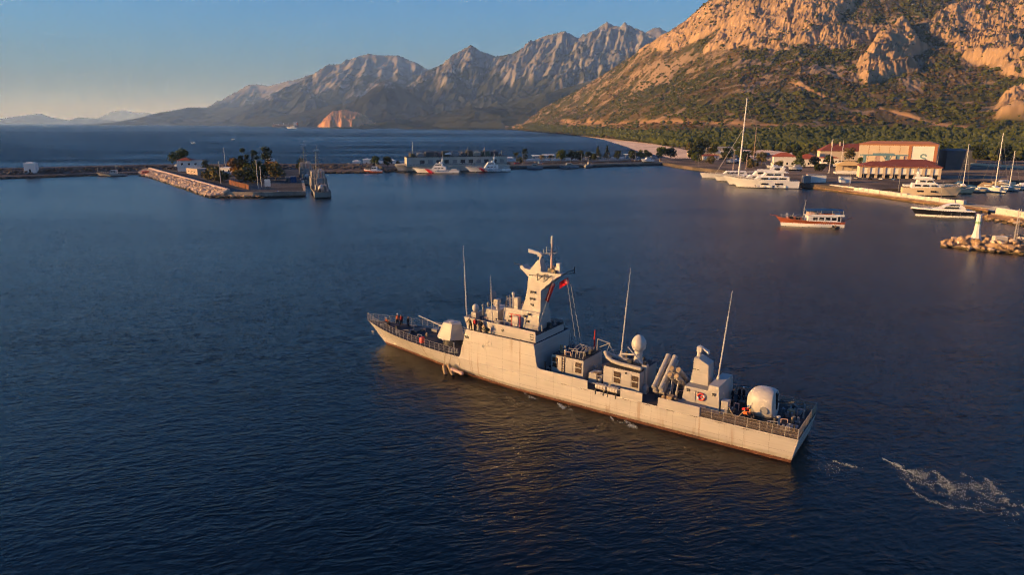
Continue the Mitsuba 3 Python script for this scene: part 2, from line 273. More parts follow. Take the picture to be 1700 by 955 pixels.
def near_hill_z(X, Y):
    a = X / Y
    D = np.interp(a, _bt, _b[:, 1]); R = np.interp(a, _rw[:, 0] / _rw[:, 1], _rw[:, 1]); Zr = np.interp(a, _rw[:, 0] / _rw[:, 1], _rw[:, 2])
    wx = X + 50 * (nz(X, Y, 200, 3, 41) - .5); wy = Y + 50 * (nz(X, Y, 200, 3, 42) - .5)
    t = (Y - D) / (R - D)
    tt = np.array([-1, 0, .06, .10, .25, .5, .62, .75, .88, 1.0, 1.15, 2.0]); ff = np.array([0, 0, .035, .06, .14, .33, .46, .66, .86, 1.0, 0.97, .5])
    z = 3.0 + (Zr - 3) * np.interp(t, tt, ff)
    k = np.clip(t * 3, 0, 1); kr = 1 - 0.8 * np.exp(-((t - 1) / .06) ** 2)
    rm, up = inside(X, Y, ROCKS)
    lat, dn = wx * .84 - wy * .54, wx * .54 + wy * .84          # across and down the slope
    g1 = ridged(lat, dn * .33, 170, 3, 45); g2 = ridged(lat, dn * .36, 58, 3, 46); g3 = ridged(wx, wy, 26, 4, 47); g4 = ridged(X, Y, 10, 3, 48)
    z = z + k * kr * (26 * (g1 - .62) + (6 + 6 * rm) * (g2 - .62) + 16 * (nz(wx, wy, 150, 3, 49) - .5))
    z = z + up * kr * (.75 + .5 * nz(X, Y, 40, 2, 50)) + rm * kr * (7 * (g3 - .6) + 2.2 * (g4 - .6) + 5 * (nz(X, Y, 17, 3, 53) - .5))
    ja, jd = np.gradient(X, axis=1), np.gradient(X, axis=0); jb, je = np.gradient(Y, axis=1), np.gradient(Y, axis=0); det = ja * je - jb * jd
    za, zd_ = np.gradient(z, axis=1), np.gradient(z, axis=0); gx, gy = (za * je - zd_ * jb) / det, (zd_ * ja - za * jd) / det
    e1 = gullies(X, Y, gx, gy, 95, 5, 130, gain=.58); e2 = gullies(X, Y, gx, gy, 24, 3, 140, gain=.6)
    z = z + k * kr * ((5 + 3.2 * rm) * e1 + (1.2 + 1.4 * rm) * e2)
    st = nz(wx, wy, 46, 4, 51); z = z + rm * kr * sum(6 * (sstep(q - .012, q + .012, st + .08 * g2) - .5) for q in (.44, .54, .64))
    z = z + k * (1 - rm) * (5 * (nz(X, Y, 34, 4, 52) - .5) + 2.2 * (g4 - .6))
    for L in (ROAD, TRACK):
        dl, zl, yl = line_dist(X, Y, L); w = np.exp(-(dl / (9 if L is ROAD else 4)) ** 2); z = z * (1 - .8 * w) + (zl + .15 * (Y - yl)) * .8 * w
    return z, t, D, rm
_aa = np.concatenate([np.linspace(-.01, .22, 200), np.linspace(.22, .80, 560)[1:], np.linspace(.80, 1.1, 30)[1:]])
_dd = np.concatenate([np.linspace(0, 1.03, 470) ** 1.25, np.linspace(1.06, 1.5, 14)])
_D = np.interp(_aa, _bt, _b[:, 1]) * .93; _R = np.interp(_aa, _rw[:, 0] / _rw[:, 1], _rw[:, 1])
HY_ = _D[None] + (_R - _D)[None] * _dd[:, None]; HX_ = HY_ * _aa[None]
HZ_, HT_, HD_, _rm = near_hill_z(HX_, HY_)
HZ_ = np.where(HT_ < 0, 3 + 0 * HZ_, HZ_)
hm, hn = grid_mesh(HX_, HY_, HZ_)
_s1 = nz(HX_, HY_, 8, 3, 65); _s2 = nz(HX_, HY_, 38, 3, 66); _s3 = nz(HX_, HY_, 20, 4, 67)
_rk = np.clip(_rm * sstep(.22, .40, _s3 + .25 * (1 - hn[..., 2])) + sstep(.42, .60, 1 - hn[..., 2]) * (HT_ > .12) * .9, 0, 1)
_sc = inside(HX_, HY_, SCREE, 20, 90)[0] * sstep(.36, .5, _s3 * .6 + _s1 * .4)
_dl, _zl, _yl = line_dist(HX_, HY_, ROAD); _d2 = line_dist(HX_, HY_, TRACK)[0]
_so = np.exp(-(_dl / 11) ** 2) * sstep(.33, .48, nz(HX_, HY_, 60, 4, 64) + .06) * sstep(.22, .36, _s3)
_so = np.maximum(_so, np.exp(-(_d2 / 7) ** 2) * sstep(.34, .5, _s3)); _bare = sstep(.535, .60, .55 * nz(HX_, HY_, 60, 5, 68) + .45 * nz(HX_ * .9 + HY_ * .4, HY_ * .6, 17, 3, 70) + .16 * (HT_ - .42) - .05 * (HX_ / HY_ < .28)) * (HT_ > .03); _bluff = sstep(.50, .60, nz(HX_, HY_, 90, 4, 63)) * np.exp(-((HT_ - .022) / .02) ** 2) * (HX_ / HY_ < .20)
_col = mixc((0.058, 0.056, 0.022), (0.120, 0.084, 0.044), sstep(.35, .7, _s2))
_col = mixc(_col, (0.27, 0.19, 0.125), np.maximum(_sc, .85 * _bare * sstep(.30, .5, _s1)))
_rc = mixc((0.235, 0.155, 0.092), (0.42, 0.28, 0.165), sstep(.25, .7, .4 * _s1 + .35 * _s2 + .25 * _s3)); _or = sstep(.55, .75, nz(HX_, HY_, 90, 3, 69))[..., None]; _rc = _rc * (1 - .35 * _or) + np.array((0.40, 0.25, 0.13)) * .35 * _or
_col = _col * (1 - _rk[..., None]) + _rc * _rk[..., None]
_so = np.maximum(_so, _bluff); _col = mixc(_col, (0.36, 0.215, 0.115), np.clip(_so * 1.1, 0, 1) * (1 - .4 * _rk))
solo('hill', hm, 'terrain', 'steep rocky hill with orange cliffs and green scrub on the right', 'hill', kind='structure', smooth=True, color=np.clip(_col, 0, 1).reshape(-1, 3))

# ------------------------------------------------------------------ shore: ground, beach, breakwater, mole, jetties
def dusty(c0, c1, s=9.0, weed=False):
    def fn(p, n, uv):
        a = tf(p.x / s, p.y / s, 0, 4); b = tn(p.x / .7, p.y / .7, p.z / .7)
        col = mikit.mix(c0, c1, ss(.3, .7, a)) * (.8 + .4 * b)
        return mikit.mix(col, (.035, .032, .02), .85 * ss(.75, .35, p.z + .35 * (b - .5))) if weed else col      # weed and wet stone along the tide line
    return proc(fn)
mat('yard', dusty((0.060, 0.048, 0.040), (0.135, 0.10, 0.075), 14), .9, .15)
mat('asphalt', dusty((0.045, 0.043, 0.043), (0.075, 0.07, 0.066), 10), .9, .15)
mat('sand', dusty((0.36, 0.275, 0.215), (0.46, 0.36, 0.285), 20), .95, .1)
mat('quay_stone', dusty((0.18, 0.15, 0.125), (0.30, 0.25, 0.20), 4, True), .85, .2)
mat('quay_orange', dusty((0.20, 0.105, 0.045), (0.36, 0.20, 0.09), 2.5, True), .85, .2)
mat('dark_rubble', dusty((0.065, 0.054, 0.047), (0.125, 0.10, 0.085), 3, True), .9, .15)
mat('rock_pale', dusty((0.36, 0.26, 0.185), (0.60, 0.46, 0.34), 1.6, True), .85, .2)
mat('rock_tan', dusty((0.23, 0.15, 0.09), (0.42, 0.29, 0.18), 1.6, True), .85, .2)
mat('wall_pink', dusty((0.38, 0.28, 0.23), (0.46, 0.35, 0.29), 5), .8, .2)
mat('block_white', worn((0.52, 0.47, 0.41), .2, 1.2, streak=.3, dirt=(.25, .18, .12)), .8, .2)
mat('plaster_white', worn((0.66, 0.64, 0.60), .08, 3.0, streak=.15, dirt=(.4, .36, .3)), .8, .2)
mat('plaster_tan', worn((0.50, 0.41, 0.305), .1, 4.0, streak=.15, dirt=(.36, .25, .16)), .8, .2)
mat('trim_brown', worn((0.33, 0.14, 0.07), .15, 2.0), .8, .2)
mat('roof_tile', worn((0.30, 0.075, 0.04), .22, 1.2, streak=.2, dirt=(.14, .06, .04)), .8, .2)
mat('roof_dark', worn((0.17, 0.05, 0.035), .22, 1.5), .8, .2)
mat('steel_blue', worn((0.13, 0.23, 0.28), .15, 1.0), .5, .4)
mat('canvas_blue', worn((0.018, 0.06, 0.15), .15, 1.5), .85, .1)
mat('canvas_yellow', worn((0.62, 0.42, 0.18), .1, 2.0), .85, .1)
mat('concrete_grey', worn((0.26, 0.25, 0.24), .2, 3.0, streak=.3, dirt=(.12, .1, .09)), .85, .2)
mat('shed_dark', worn((0.07, 0.072, 0.078), .2, 2.0), .7, .2)
mat('bark', worn((0.12, 0.085, 0.055), .3, .4), .9, .1)

LAND_EDGE = [(117, 540), (121, 510), (126, 480), (139.3, 438.6), (146, 400), (149.2, 348), (160, 320), (183, 320), (206, 348), (236, 360), (300, 374), (420, 384), (1100, 450), (1900, 900), (1900, 1500), (1100, 1500), (400, 1600), (235, 1650), (222, 1390), (206, 951), (199, 792), (202, 654), (166, 604), (128, 604)]
lm = prism(LAND_EDGE, -2.0, 2.2, axis=2)
solo('ground', lm, 'yard', 'dusty quayside ground around the harbour buildings', 'ground', kind='structure')
_w = [(120, 610), (147.6, 653.8), (144, 791.6), (156.4, 951.5), (179.6, 1387.5), (178.3, 1591), (172.4, 1819), (164.6, 2124), (117.6, 2733), (62.7, 3646), (-40, 4600)]
_i = [(175, 606), (212, 654), (212, 792), (226, 951), (250, 1387), (250, 1591), (246, 1819), (236, 2124), (190, 2733), (140, 3646), (60, 4700)]
rings = []
for a, b in zip(_w, _i):
    a, b = np.array(a), np.array(b); d = (b - a)
    rings.append([(*(a - d * .12), -.6), (*(a + d * .1), .35), (*(a + d * .45), 1.4), (*b, 2.35), (*(b + d * 1.0), 3.2)])
solo('beach', loft(rings, close=False), 'sand', 'long pinkish sand beach curving away below the hill', 'beach', kind='structure', smooth=True)

def stone_mesh(r, size, rng):
    p = rng.normal(size=(11, 3)); p /= np.linalg.norm(p, axis=1, keepdims=True); p *= np.array([1, rng.uniform(.65, .95), rng.uniform(.55, .85)]) * size * rng.uniform(.8, 1.1, (11, 1))
    a = rng.uniform(0, 6.28); c, s = math.cos(a), math.sin(a); p = np.c_[c * p[:, 0] - s * p[:, 1], s * p[:, 0] + c * p[:, 1], p[:, 2]]
    return hull(p + r)
def rubble(line, n, width, z_in, z_out, size, rng):
    """loose stones along a line; width towards its right-hand side"""
    P_ = dense(np.array(line, float), 1.0); ms = []
    for _ in range(n):
        i = rng.integers(0, len(P_) - 1); d = P_[i + 1] - P_[i]; d /= np.linalg.norm(d); f = rng.random()
        q = P_[i] + np.array([d[1], -d[0]]) * width * f + d * rng.normal()
        ms.append(stone_mesh(np.array([q[0], q[1], z_in + (z_out - z_in) * f]), size * rng.uniform(.6, 1.3), rng))
    return cat(ms)
def sweep(line, profile):
    """profile of (offset to the left of the line's direction, z)"""
    P_ = np.array(line, float); R_ = []
    for i in range(len(P_)):
        d = P_[min(i + 1, len(P_) - 1)] - P_[max(i - 1, 0)]; d /= np.linalg.norm(d); nrm = np.array([-d[1], d[0]])
        R_.append([(*(P_[i] + nrm * o), z) for o, z in profile])
    m = loft(R_, close=True, cap=True); return m
RG = np.random.default_rng(11)
BW = [(-560, 340), (-440, 374), (-301, 405), (-265, 428), (-237, 442), (-170, 449), (-94, 453)]
bw = thing('breakwater', 'long dark stone breakwater closing off the harbour from the open sea', 'breakwater')
part(bw, 'core', sweep(BW, [(0, -1), (1.5, 1.1), (9, 1.5), (14, 2.2), (20, 4.6), (25, 4.9), (27, 4.6), (42, -1)]), 'dark_rubble')
part(bw, 'rubble', rubble([(p[0] , p[1]) for p in BW[1:]], 900, 3, .9, -.1, 1.0, RG), 'dark_rubble', kind='stuff')
part(bw, 'armour', rubble([(p[0] - 1, p[1] + 20) for p in BW[1:]], 900, 9, 4.3, 2.0, 1.1, RG), 'dark_rubble', kind='stuff')
pr = thing('pier', 'long concrete pier with trees between harbour and beach', 'pier')
PL = [(-86, 468), (0, 494), (62, 515), (120, 542)]
part(pr, 'deck', sweep(PL, [(0, -1), (.2, 2.0), (62, 2.1), (64, -1)]), 'asphalt')
part(pr, 'edge_kerb', sweep(PL, [(-.15, 1.2), (-.15, 2.25), (.9, 2.25), (.9, 1.2)]), 'quay_stone')
part(pr, 'sea_wall', sweep(PL, [(57, 1.5), (57, 3.9), (58.2, 3.9), (58.2, 1.5)]), 'plaster_white')
part(pr, 'planting_wall', sweep([(28, 504), (62, 515), (112, 538)], [(17, 2), (17, 3.0), (17.6, 3.0), (17.6, 2)]), 'trim_brown')
part(pr, 'planting_wall', sweep([(28, 504), (62, 515), (112, 538)], [(33, 2), (33, 3.2), (33.6, 3.2), (33.6, 2)]), 'wall_pink')
part(pr, 'rubble', rubble([(-86, 468), (-20, 488)], 200, 3, .9, -.1, .9, RG), 'dark_rubble', kind='stuff')
ml = thing('mole', 'stone mole with a flat quay running out from the breakwater', 'mole')
part(ml, 'deck', prism([(-237, 452), (-126, 303.5), (-114, 303), (-93, 307), (-138, 452)], -1, 2.2, axis=2), 'asphalt')
part(ml, 'quay_edge', sweep([(-126.0, 303.2), (-114, 302.2), (-92.4, 306.4), (-100, 331), (-137.4, 449)], [(-.4, .2), (-.4, 2.35), (.9, 2.35), (.9, .2)]), 'quay_stone')
part(ml, 'wall', sweep([(-239, 455), (-182, 379), (-126, 304)], [(-.2, 1), (-.2, 3.5), (1.1, 3.5), (1.1, 1)]), 'wall_pink')
part(ml, 'bank', sweep([(-240, 456), (-126, 303.5)], [(-.2, 2.4), (-.2, -1), (-8.0, -1), (-5.6, -.3)]), 'rock_tan')
for i in range(2): part(ml, 'rubble', rubble([(-241, 455), (-182, 378), (-126, 303)], 520, 7.0, 2.7, .0, 1.2, RG), ['rock_pale', 'rock_pale'][i], kind='stuff')
part(ml, 'rubble', rubble([(-126, 303), (-110, 302)], 60, 2.0, .9, 0, .8, RG), 'rock_tan', kind='stuff')
jt = thing('jetty', 'stone jetty with a row of pale blocks along its outer edge', 'jetty')
J1 = [(149.2, 348), (160.5, 302), (165, 280), (174.5, 250)]
part(jt, 'apron', sweep(J1, [(0, -1), (.3, .7), (3.2, .9), (3.2, -1)]), 'quay_orange'); part(jt, 'deck', sweep(J1, [(3.2, -1), (3.2, 1.3), (10.5, 1.3), (10.5, -1)]), 'quay_stone')
jd = dense(np.array(J1, float), .25); L_ = np.r_[0, np.cumsum(np.linalg.norm(np.diff(jd, axis=0), axis=1))]
def block_row(parent, jd, L_, start, end, off, z0, h, ln, mats=('block_white',)):
    s = start
    while s < end:
        w = ln * RG.uniform(.8, 1.15); i = np.searchsorted(L_, min(s + w / 2, L_[-1] - .3)); d = jd[min(i + 1, len(jd) - 1)] - jd[i - 1]; d /= np.linalg.norm(d); c = jd[i] + np.array([-d[1], d[0]]) * off
        m = taper_box((-w / 2 + .07, -.75), (w / 2 - .07, .75), 0, h * RG.uniform(.85, 1.1), .08); part(parent, 'block', place(m, c[0], c[1], math.degrees(math.atan2(d[1], d[0])) + RG.normal() * 1.5, z0), mats[RG.integers(len(mats))]); s += w
block_row(jt, jd, L_, 12, L_[-1] - 14, 4.4, 1.28, 1.5, 3.4)
jt2 = thing('jetty', 'orange stained jetty at the right edge behind the lighthouse', 'jetty')
J2 = [(161.5, 236.5), (164.5, 217), (169, 180), (173, 120)]
part(jt2, 'apron', sweep(J2, [(0, -1), (.4, .8), (5.5, 1.1), (5.5, -1)]), 'quay_orange'); part(jt2, 'deck', sweep(J2, [(5.5, -1), (5.5, 1.4), (12, 1.4), (12, -1)]), 'quay_stone')
jd = dense(np.array(J2, float), .25); L_ = np.r_[0, np.cumsum(np.linalg.norm(np.diff(jd, axis=0), axis=1))]
block_row(jt2, jd, L_, 1, 60, 6.6, 1.35, 2.0, 5.0)
part(jt2, 'rubble', rubble([(162, 231), (164.5, 217), (169, 180), (172, 130)], 110, 3.5, 1.2, .0, 1.0, RG), 'rock_tan', kind='stuff')

# rock mound with the harbour light
mound = thing('rock_mound', 'mound of tan boulders at the harbour entrance', 'rock mound')
MB = np.array([(113.4, 178.8), (116, 183), (125, 186), (140, 186), (160, 182), (160, 163), (140, 164), (127, 166.6), (119, 172.4)])
mp_ = sg.Polygon(MB); 
part(mound, 'core', cat([prism(list(mp_.buffer(-1.2).exterior.coords)[:-1], -1, .6, axis=2), prism(list(mp_.buffer(-3.4).exterior.coords)[:-1], .5, 1.9, axis=2)]), 'rock_tan')
pts_, tries = [], 0
while len(pts_) < 240 and tries < 9000:
    tries += 1; q = np.array([RG.uniform(112, 150), RG.uniform(162, 187)])
    pt = sg.Point(q)
    if not mp_.contains(pt): continue
    dd = mp_.exterior.distance(pt)
    if all(np.linalg.norm(q - p[:2]) > 1.15 for p in pts_): pts_.append((q[0], q[1], dd))
for x_, y_, dd in pts_:
    part(mound, 'stone', stone_mesh(np.array([x_, y_, min(.15 + dd * .55, 2.2)]), RG.uniform(.75, 1.35), RG), ['rock_tan', 'rock_pale', 'rock_tan'][RG.integers(3)])
lh = thing('lighthouse', 'small white harbour light tower on the boulder mound', 'lighthouse')
LX, LY = 122.6, 178.4
prof = [(1.5, 1.9), (1.25, 2.3), (.9, 3.4), (.7, 4.8), (.62, 7.0), (.58, 8.6), (.54, 8.6)]
part(lh, 'tower', loft([[(LX + r * math.cos(q), LY + r * math.sin(q), z) for q in np.linspace(0, 2 * np.pi, 8, endpoint=False)] for r, z in prof]), 'plaster_white')
part(lh, 'green_band', tube((LX, LY, 6.2), (LX, LY, 6.8), .68, .66, 8), 'green_paint')
part(lh, 'gallery', tube((LX, LY, 8.6), (LX, LY, 8.75), .72, .72, 16), 'plaster_white'); part(lh, 'lantern', tube((LX + .15, LY, 8.75), (LX + .15, LY, 9.5), .3, .26, 12), 'black_paint'); part(lh, 'lamp_cap', ellipsoid((LX + .15, LY, 9.55), (.32, .32, .2), 1), 'black_paint')
part(lh, 'ladder', cat([tube((LX + .9, LY - .3, 5.5), (LX + .85, LY - .3, 9.1), .04), tube((LX + .9, LY + .2, 5.5), (LX + .85, LY + .2, 9.1), .04)] + [tube((LX + .88, LY - .3, 5.7 + .35 * k), (LX + .88, LY + .2, 5.7 + .35 * k), .03) for k in range(10)]), 'wire')
mat('green_paint', (0.16, 0.34, 0.17), .5, .4)
solo('equipment_cabinet', place(taper_box((-1.55, -.8), (1.55, .8), 0, 1.25, .03), 126.2, 174.6, -6, 2.3), 'block_white', 'white cabinet on the boulder mound beside the lattice mast', 'cabinet')
lm_ = thing('lattice_mast', 'thin lattice mast with a lamp arm on the boulder mound', 'mast')
MX, MY = 128.6, 172.6
part(lm_, 'frame', cat([tube((MX + a, MY + b, 2.0), (MX + a * .75, MY + b * .75, 10.8), .06) for a, b in ((-.3, -.3), (.3, -.3), (0, .35))] + [tube((MX + (-.3 if k % 2 else .3), MY - .3, 2.4 + .75 * k), (MX + (.28 if k % 2 else -.28), MY - .3, 3.1 + .75 * k), .03) for k in range(10)]), 'radome')
part(lm_, 'lamp_arm', cat([tube((MX, MY, 7.0), (MX - 1.0, MY - .2, 7.2), .05), ellipsoid((MX - 1.0, MY - .2, 7.25), (.22, .22, .16), 1)]), 'radome')
part(lm_, 'foot', box((MX - .6, MY - .6, 1.6), (MX + .6, MY + .6, 2.1)), 'concrete_grey')
k = thing('lamp_post', 'thin pole right of the lattice mast on the boulders', 'pole'); part(k, 'pole', tube((130.4, 171.5, 1.8), (130.4, 171.5, 9.0), .09, .06), 'pink_mast'); part(k, 'lamp', box((130.2, 171.2, 8.9), (130.6, 171.6, 9.1)), 'wire')

# ------------------------------------------------------------------ buildings
def bpart(parent, name, mesh, m, o, **k): return part(parent, name, mesh, m, to_world=at(*o), **k)
def hip_roof(x0, y0, x1, y1, z, h, over=.6, ridge=None):
    x0 -= over; y0 -= over; x1 += over; y1 += over; r = min((y1 - y0) / 2, (x1 - x0) / 2) if ridge is None else ridge; ym = (y0 + y1) / 2
    return hull([[x0, y0, z], [x1, y0, z], [x1, y1, z], [x0, y1, z], [x0, y0, z + .2], [x1, y0, z + .2], [x1, y1, z + .2], [x0, y1, z + .2], [x0 + r, ym, z + h], [x1 - r, ym, z + h]])
def windows(parent, o, xs, z0, z1, y, w, face='y', frame='plaster_white', pane='dark_glass'):
    for x in xs:
        if face == 'y': f = bpart(parent, 'window', box((x - w / 2 - .12, y - .08, z0 - .12), (x + w / 2 + .12, y - .005, z1 + .12)), frame, o); part(f, 'pane', box((x - w / 2, y - .10, z0), (x + w / 2, y - .06, z1)), pane, to_world=at(*o))
        else: f = bpart(parent, 'window', box((y - .08, x - w / 2 - .12, z0 - .12), (y - .005, x + w / 2 + .12, z1 + .12)), frame, o); part(f, 'pane', box((y - .10, x - w / 2, z0), (y - .06, x + w / 2, z1)), pane, to_world=at(*o))
# large tan hall with the blue letter
hl = thing('hall', 'large tan industrial hall with brown trim and a blue letter S', 'hall'); O = (234.4, 470.0, -33, 2.2)
bpart(hl, 'wall', box((0, 0, -.5), (45.5, 26, 16.2)), 'plaster_tan', O); bpart(hl, 'roof', hip_roof(0, 0, 45.5, 26, 16.2, 1.8, .5, 6), 'trim_brown', O)
bpart(hl, 'trim', box((-.2, -.25, 15.4), (45.7, -.02, 16.19)), 'trim_brown', O)
for x_ in (30.2, 44.6): bpart(hl, 'pilaster', box((x_ - .9, -.5, 0), (x_ + .9, .05, 15.4)), 'trim_brown', O)
for x_ in (6, 12.2, 18.2, 24.3, 38.0): bpart(hl, 'panel_joint', box((x_ - .12, -.06, 0), (x_ + .12, .02, 15.4)), 'trim_brown', O)
bpart(hl, 'pale_panel', box((31.3, -.1, 3), (43.6, .02, 15.0)), 'plaster_white', O)
tm = meshkit.text_mesh('S', 5.2, .15, bold=True); tm.apply_translation([0, 0, 0]); v_ = tm.vertices; tm.vertices = np.c_[v_[:, 0] + 35.6, -v_[:, 2] - .14, v_[:, 1] + 5.0]; tm.fix_normals()
bpart(hl, 'letter', tm, 'steel_blue', O, label='large blue letter S on the pale wall panel')
k = thing('shed', 'dark grey shed in the shade at the right end of the hall', 'shed'); O = (283, 452, -20, 2.2)
bpart(k, 'wall', box((0, 0, -.5), (14, 22, 12)), 'shed_dark', O); bpart(k, 'roof', hip_roof(0, 0, 14, 22, 12, 1.4, .3, 2), 'shed_dark', O)
# long colonnaded building with red roof
fb = thing('workshop_building', 'long tan building with red tiled roof and a row of white bay doors', 'building'); O = (194.5, 386.5, -20.0, 2.2)
bpart(fb, 'wall', box((0, .6, -.5), (39.8, 12, 6.4)), 'plaster_tan', O); bpart(fb, 'roof', hip_roof(0, 0, 39.8, 12, 6.4, 2.6, .5), 'roof_dark', O); bpart(fb, 'eave', box((-.4, -.52, 6.0), (40.2, .3, 6.39)), 'trim_brown', O)
bpart(fb, 'roof_step', hip_roof(14, 9, 39, 18, 8.2, 1.6, .3), 'roof_dark', O); bpart(fb, 'rear_wall', box((14, 12.1, 0), (39, 17.8, 8.2)), 'plaster_tan', O)
xs = np.linspace(.7, 39.1, 11)
for x_ in xs: bpart(fb, 'pillar', box((x_ - .7, -.1, -.3), (x_ + .7, .65, 5.99)), 'plaster_tan', O)
for a_, b_ in zip(xs[:-1], xs[1:]):
    bpart(fb, 'bay_panel', box((a_ + .75, .45, 2.3), (b_ - .75, .58, 5.6)), 'plaster_white', O); bpart(fb, 'bay_door', box((a_ + .75, .5, -.2), (b_ - .75, .59, 2.1)), 'dark_glass', O); bpart(fb, 'awning', hull([[a_ + .7, .4, 2.25], [b_ - .7, .4, 2.25], [a_ + .7, -.9, 1.9], [b_ - .7, -.9, 1.9], [a_ + .7, .4, 2.33], [b_ - .7, .4, 2.33], [a_ + .7, -.9, 1.98], [b_ - .7, -.9, 1.98]]), 'shed_dark', O)
# blue boat hoist between them
k = thing('boat_hoist', 'blue steel boat hoist rising behind the red roofed building', 'boat hoist'); O = (208, 413, -20, 2.2)
for x_, w_, m_ in ((2, .5, 'steel_blue'), (9, .9, 'pink_mast'), (14.2, .7, 'steel_blue'), (19.5, .6, 'steel_blue'), (23.5, .4, 'pink_mast')):
    for y_ in (0, 5): bpart(k, 'leg', box((x_ - w_, y_ - .3, 0), (x_ + w_, y_ + .3, 11.0)), m_, O)
bpart(k, 'beam', box((-1.0, -.3, 11.0), (24.5, .3, 11.7)), 'steel_blue', O); bpart(k, 'beam', box((6.5, 4.7, 11.0), (18, 5.3, 12.3)), 'steel_blue', O)
bpart(k, 'girder', hull([[7.0, -.6, 11.0], [17.5, -.6, 11.0], [9, -.6, 12.6], [16, -.6, 12.4], [7, -.31, 11], [17.5, -.31, 11], [9, -.31, 12.6], [16, -.31, 12.4]]), 'steel_blue', O)
for x_ in (11.5, 16): bpart(k, 'brace', tube((x_, 0, 11), (14.2, 0, 7.0), .22), 'steel_blue', O)
# pavilion
k = thing('pavilion', 'open pavilion with a pale yellow pitched canopy by the quay', 'pavilion'); O = (195.5, 416, -18, 2.2)
bpart(k, 'canopy', hip_roof(0, 0, 14, 9, 5.0, 2.4, .4), 'canvas_yellow', O); bpart(k, 'floor', box((-.5, -.5, -.2), (14.5, 9.5, .8)), 'plaster_white', O); bpart(k, 'parapet', box((0, 0, .8), (14, .2, 2.0)), 'plaster_white', O); bpart(k, 'back_wall', box((0, 5, .8), (14, 5.3, 5)), 'plaster_tan', O)
for x_ in np.linspace(.2, 13.8, 6): bpart(k, 'post', box((x_ - .15, .2, .8), (x_ + .15, .5, 5)), 'plaster_tan', O)
# white houses with red roofs
def house(name, label, O, w, d, h, rh, roof='roof_tile', wall='plaster_white', wins=4, storeys=1, group=None):
    k = thing(name, label, 'house', group); bpart(k, 'wall', box((0, 0, -.5), (w, d, h)), wall, O); bpart(k, 'roof', hip_roof(0, 0, w, d, h, rh, .5), roof, O)
    for s_ in range(storeys):
        z_ = 1.1 + s_ * h / storeys; windows(k, O, np.linspace(w * .15, w * .85, wins), z_, z_ + min(1.5, h / storeys - 1.4), 0, 1.2); windows(k, O, np.linspace(d * .25, d * .75, 2), z_, z_ + min(1.5, h / storeys - 1.4), 0, 1.2, face='x')
    return k
house('house', 'white house with bright red hipped roof right of the moored yachts', (186, 493, -12, 2.2), 15, 11, 6.5, 2.8, wins=4)
k = house('house', 'white gabled house joined at the right of the red roofed house', (202, 489, -12, 2.2), 14, 12, 5.0, 3.4, wins=3)
k = house('house', 'large house with dark red tiled roof and chimneys left of the hall', (252, 568, -15, 2.2), 44, 16, 7.5, 6.0, roof='roof_dark', wall='plaster_tan', wins=6)
for x_ in (9, 15): bpart(k, 'chimney', box((x_ - .5, 5, 9), (x_ + .5, 6, 15)), 'plaster_tan', (252, 568, -15, 2.2))
k = thing('long_shed', 'low grey roofed shed beyond the boats laid up ashore', 'shed'); O = (208, 735, 2, 2.2)
bpart(k, 'roof', hip_roof(0, 0, 36, 9, 4.2, 1.2, .5), 'concrete_grey', O); bpart(k, 'wall', box((0, 0, -.5), (36, 9, 4.2)), 'plaster_tan', O); windows(k, O, np.linspace(3, 33, 8), 1.4, 2.8, 0, 1.6)
# mole house and yard
k = thing('mole_house', 'white two storey house with red roof at the head of the mole', 'house'); O = (-211, 436, 8, 2.2)
bpart(k, 'wall', box((0, 0, -.5), (14, 10, 6.6)), 'plaster_white', O); bpart(k, 'roof', hip_roof(0, 0, 8.5, 10, 6.6, 2.0, .5), 'roof_tile', O); bpart(k, 'flat_roof', box((8.9, -.3, 6.62), (14.3, 10.3, 6.9)), 'concrete_grey', O)
windows(k, O, (3, 7.2, 11.2), 4.0, 5.3, 0, 1.3); windows(k, O, (3, 7), 4.0, 5.3, 0, 1.3, face='x'); bpart(k, 'balcony', box((-1.6, -.6, 3.0), (0, 6, 3.3)), 'plaster_white', O); bpart(k, 'balcony_rail', box((-1.6, -.6, 3.3), (-1.45, 6, 4.2)), 'plaster_white', O)
k = thing('outbuilding', 'low pinkish outbuilding in front of the mole house', 'outbuilding'); O = (-197, 418, -45, 2.2)
bpart(k, 'wall', box((0, 0, -.5), (17, 7, 3.2)), 'wall_pink', O); bpart(k, 'roof', box((-.2, -.2, 3.2), (17.2, 7.2, 3.5)), 'concrete_grey', O); windows(k, O, (4, 9, 13), 1.2, 2.2, 0, 1.1)
k = thing('outbuilding', 'small white roofed hut behind the shrubs on the mole', 'outbuilding'); O = (-176, 416, -10, 2.2)
bpart(k, 'wall', box((0, 0, -.5), (12, 6, 3.4)), 'plaster_white', O); bpart(k, 'roof', box((-.3, -.3, 3.4), (12.3, 6.3, 3.7)), 'plaster_white', O); windows(k, O, (2.5, 6, 9.5), 1.2, 2.3, 0, 1.0)
k = thing('storage_tank', 'tall white storage tank on the mole behind the trees', 'tank'); part(k, 'body', tube((-152, 436, 2.2), (-152, 436, 9.2), 3.0, 3.0, 20), 'plaster_white', 40); part(k, 'dome', ellipsoid((-152, 436, 9.2), (3.0, 3.0, 1.3), 2), 'plaster_white', True); part(k, 'plinth', box((-156, 432, 2.2), (-148, 440, 3.0)), 'concrete_grey')
mat('fence_brown', worn((0.17, 0.075, 0.045), .3, .5), .85, .1)
k = thing('fence', 'reddish brown slatted fence along the front of the mole garden', 'fence')
fa, fbv = np.array([-141, 343.0]), np.array([-120.5, 314.8])
for i in range(26):
    c = fa + (fbv - fa) * (i + .5) / 26; part(k, 'slat', place(box((-.55, -.05, 0), (.55, .05, 2.2 + .1 * (i % 3))), c[0], c[1], -54, 2.2), 'fence_brown')
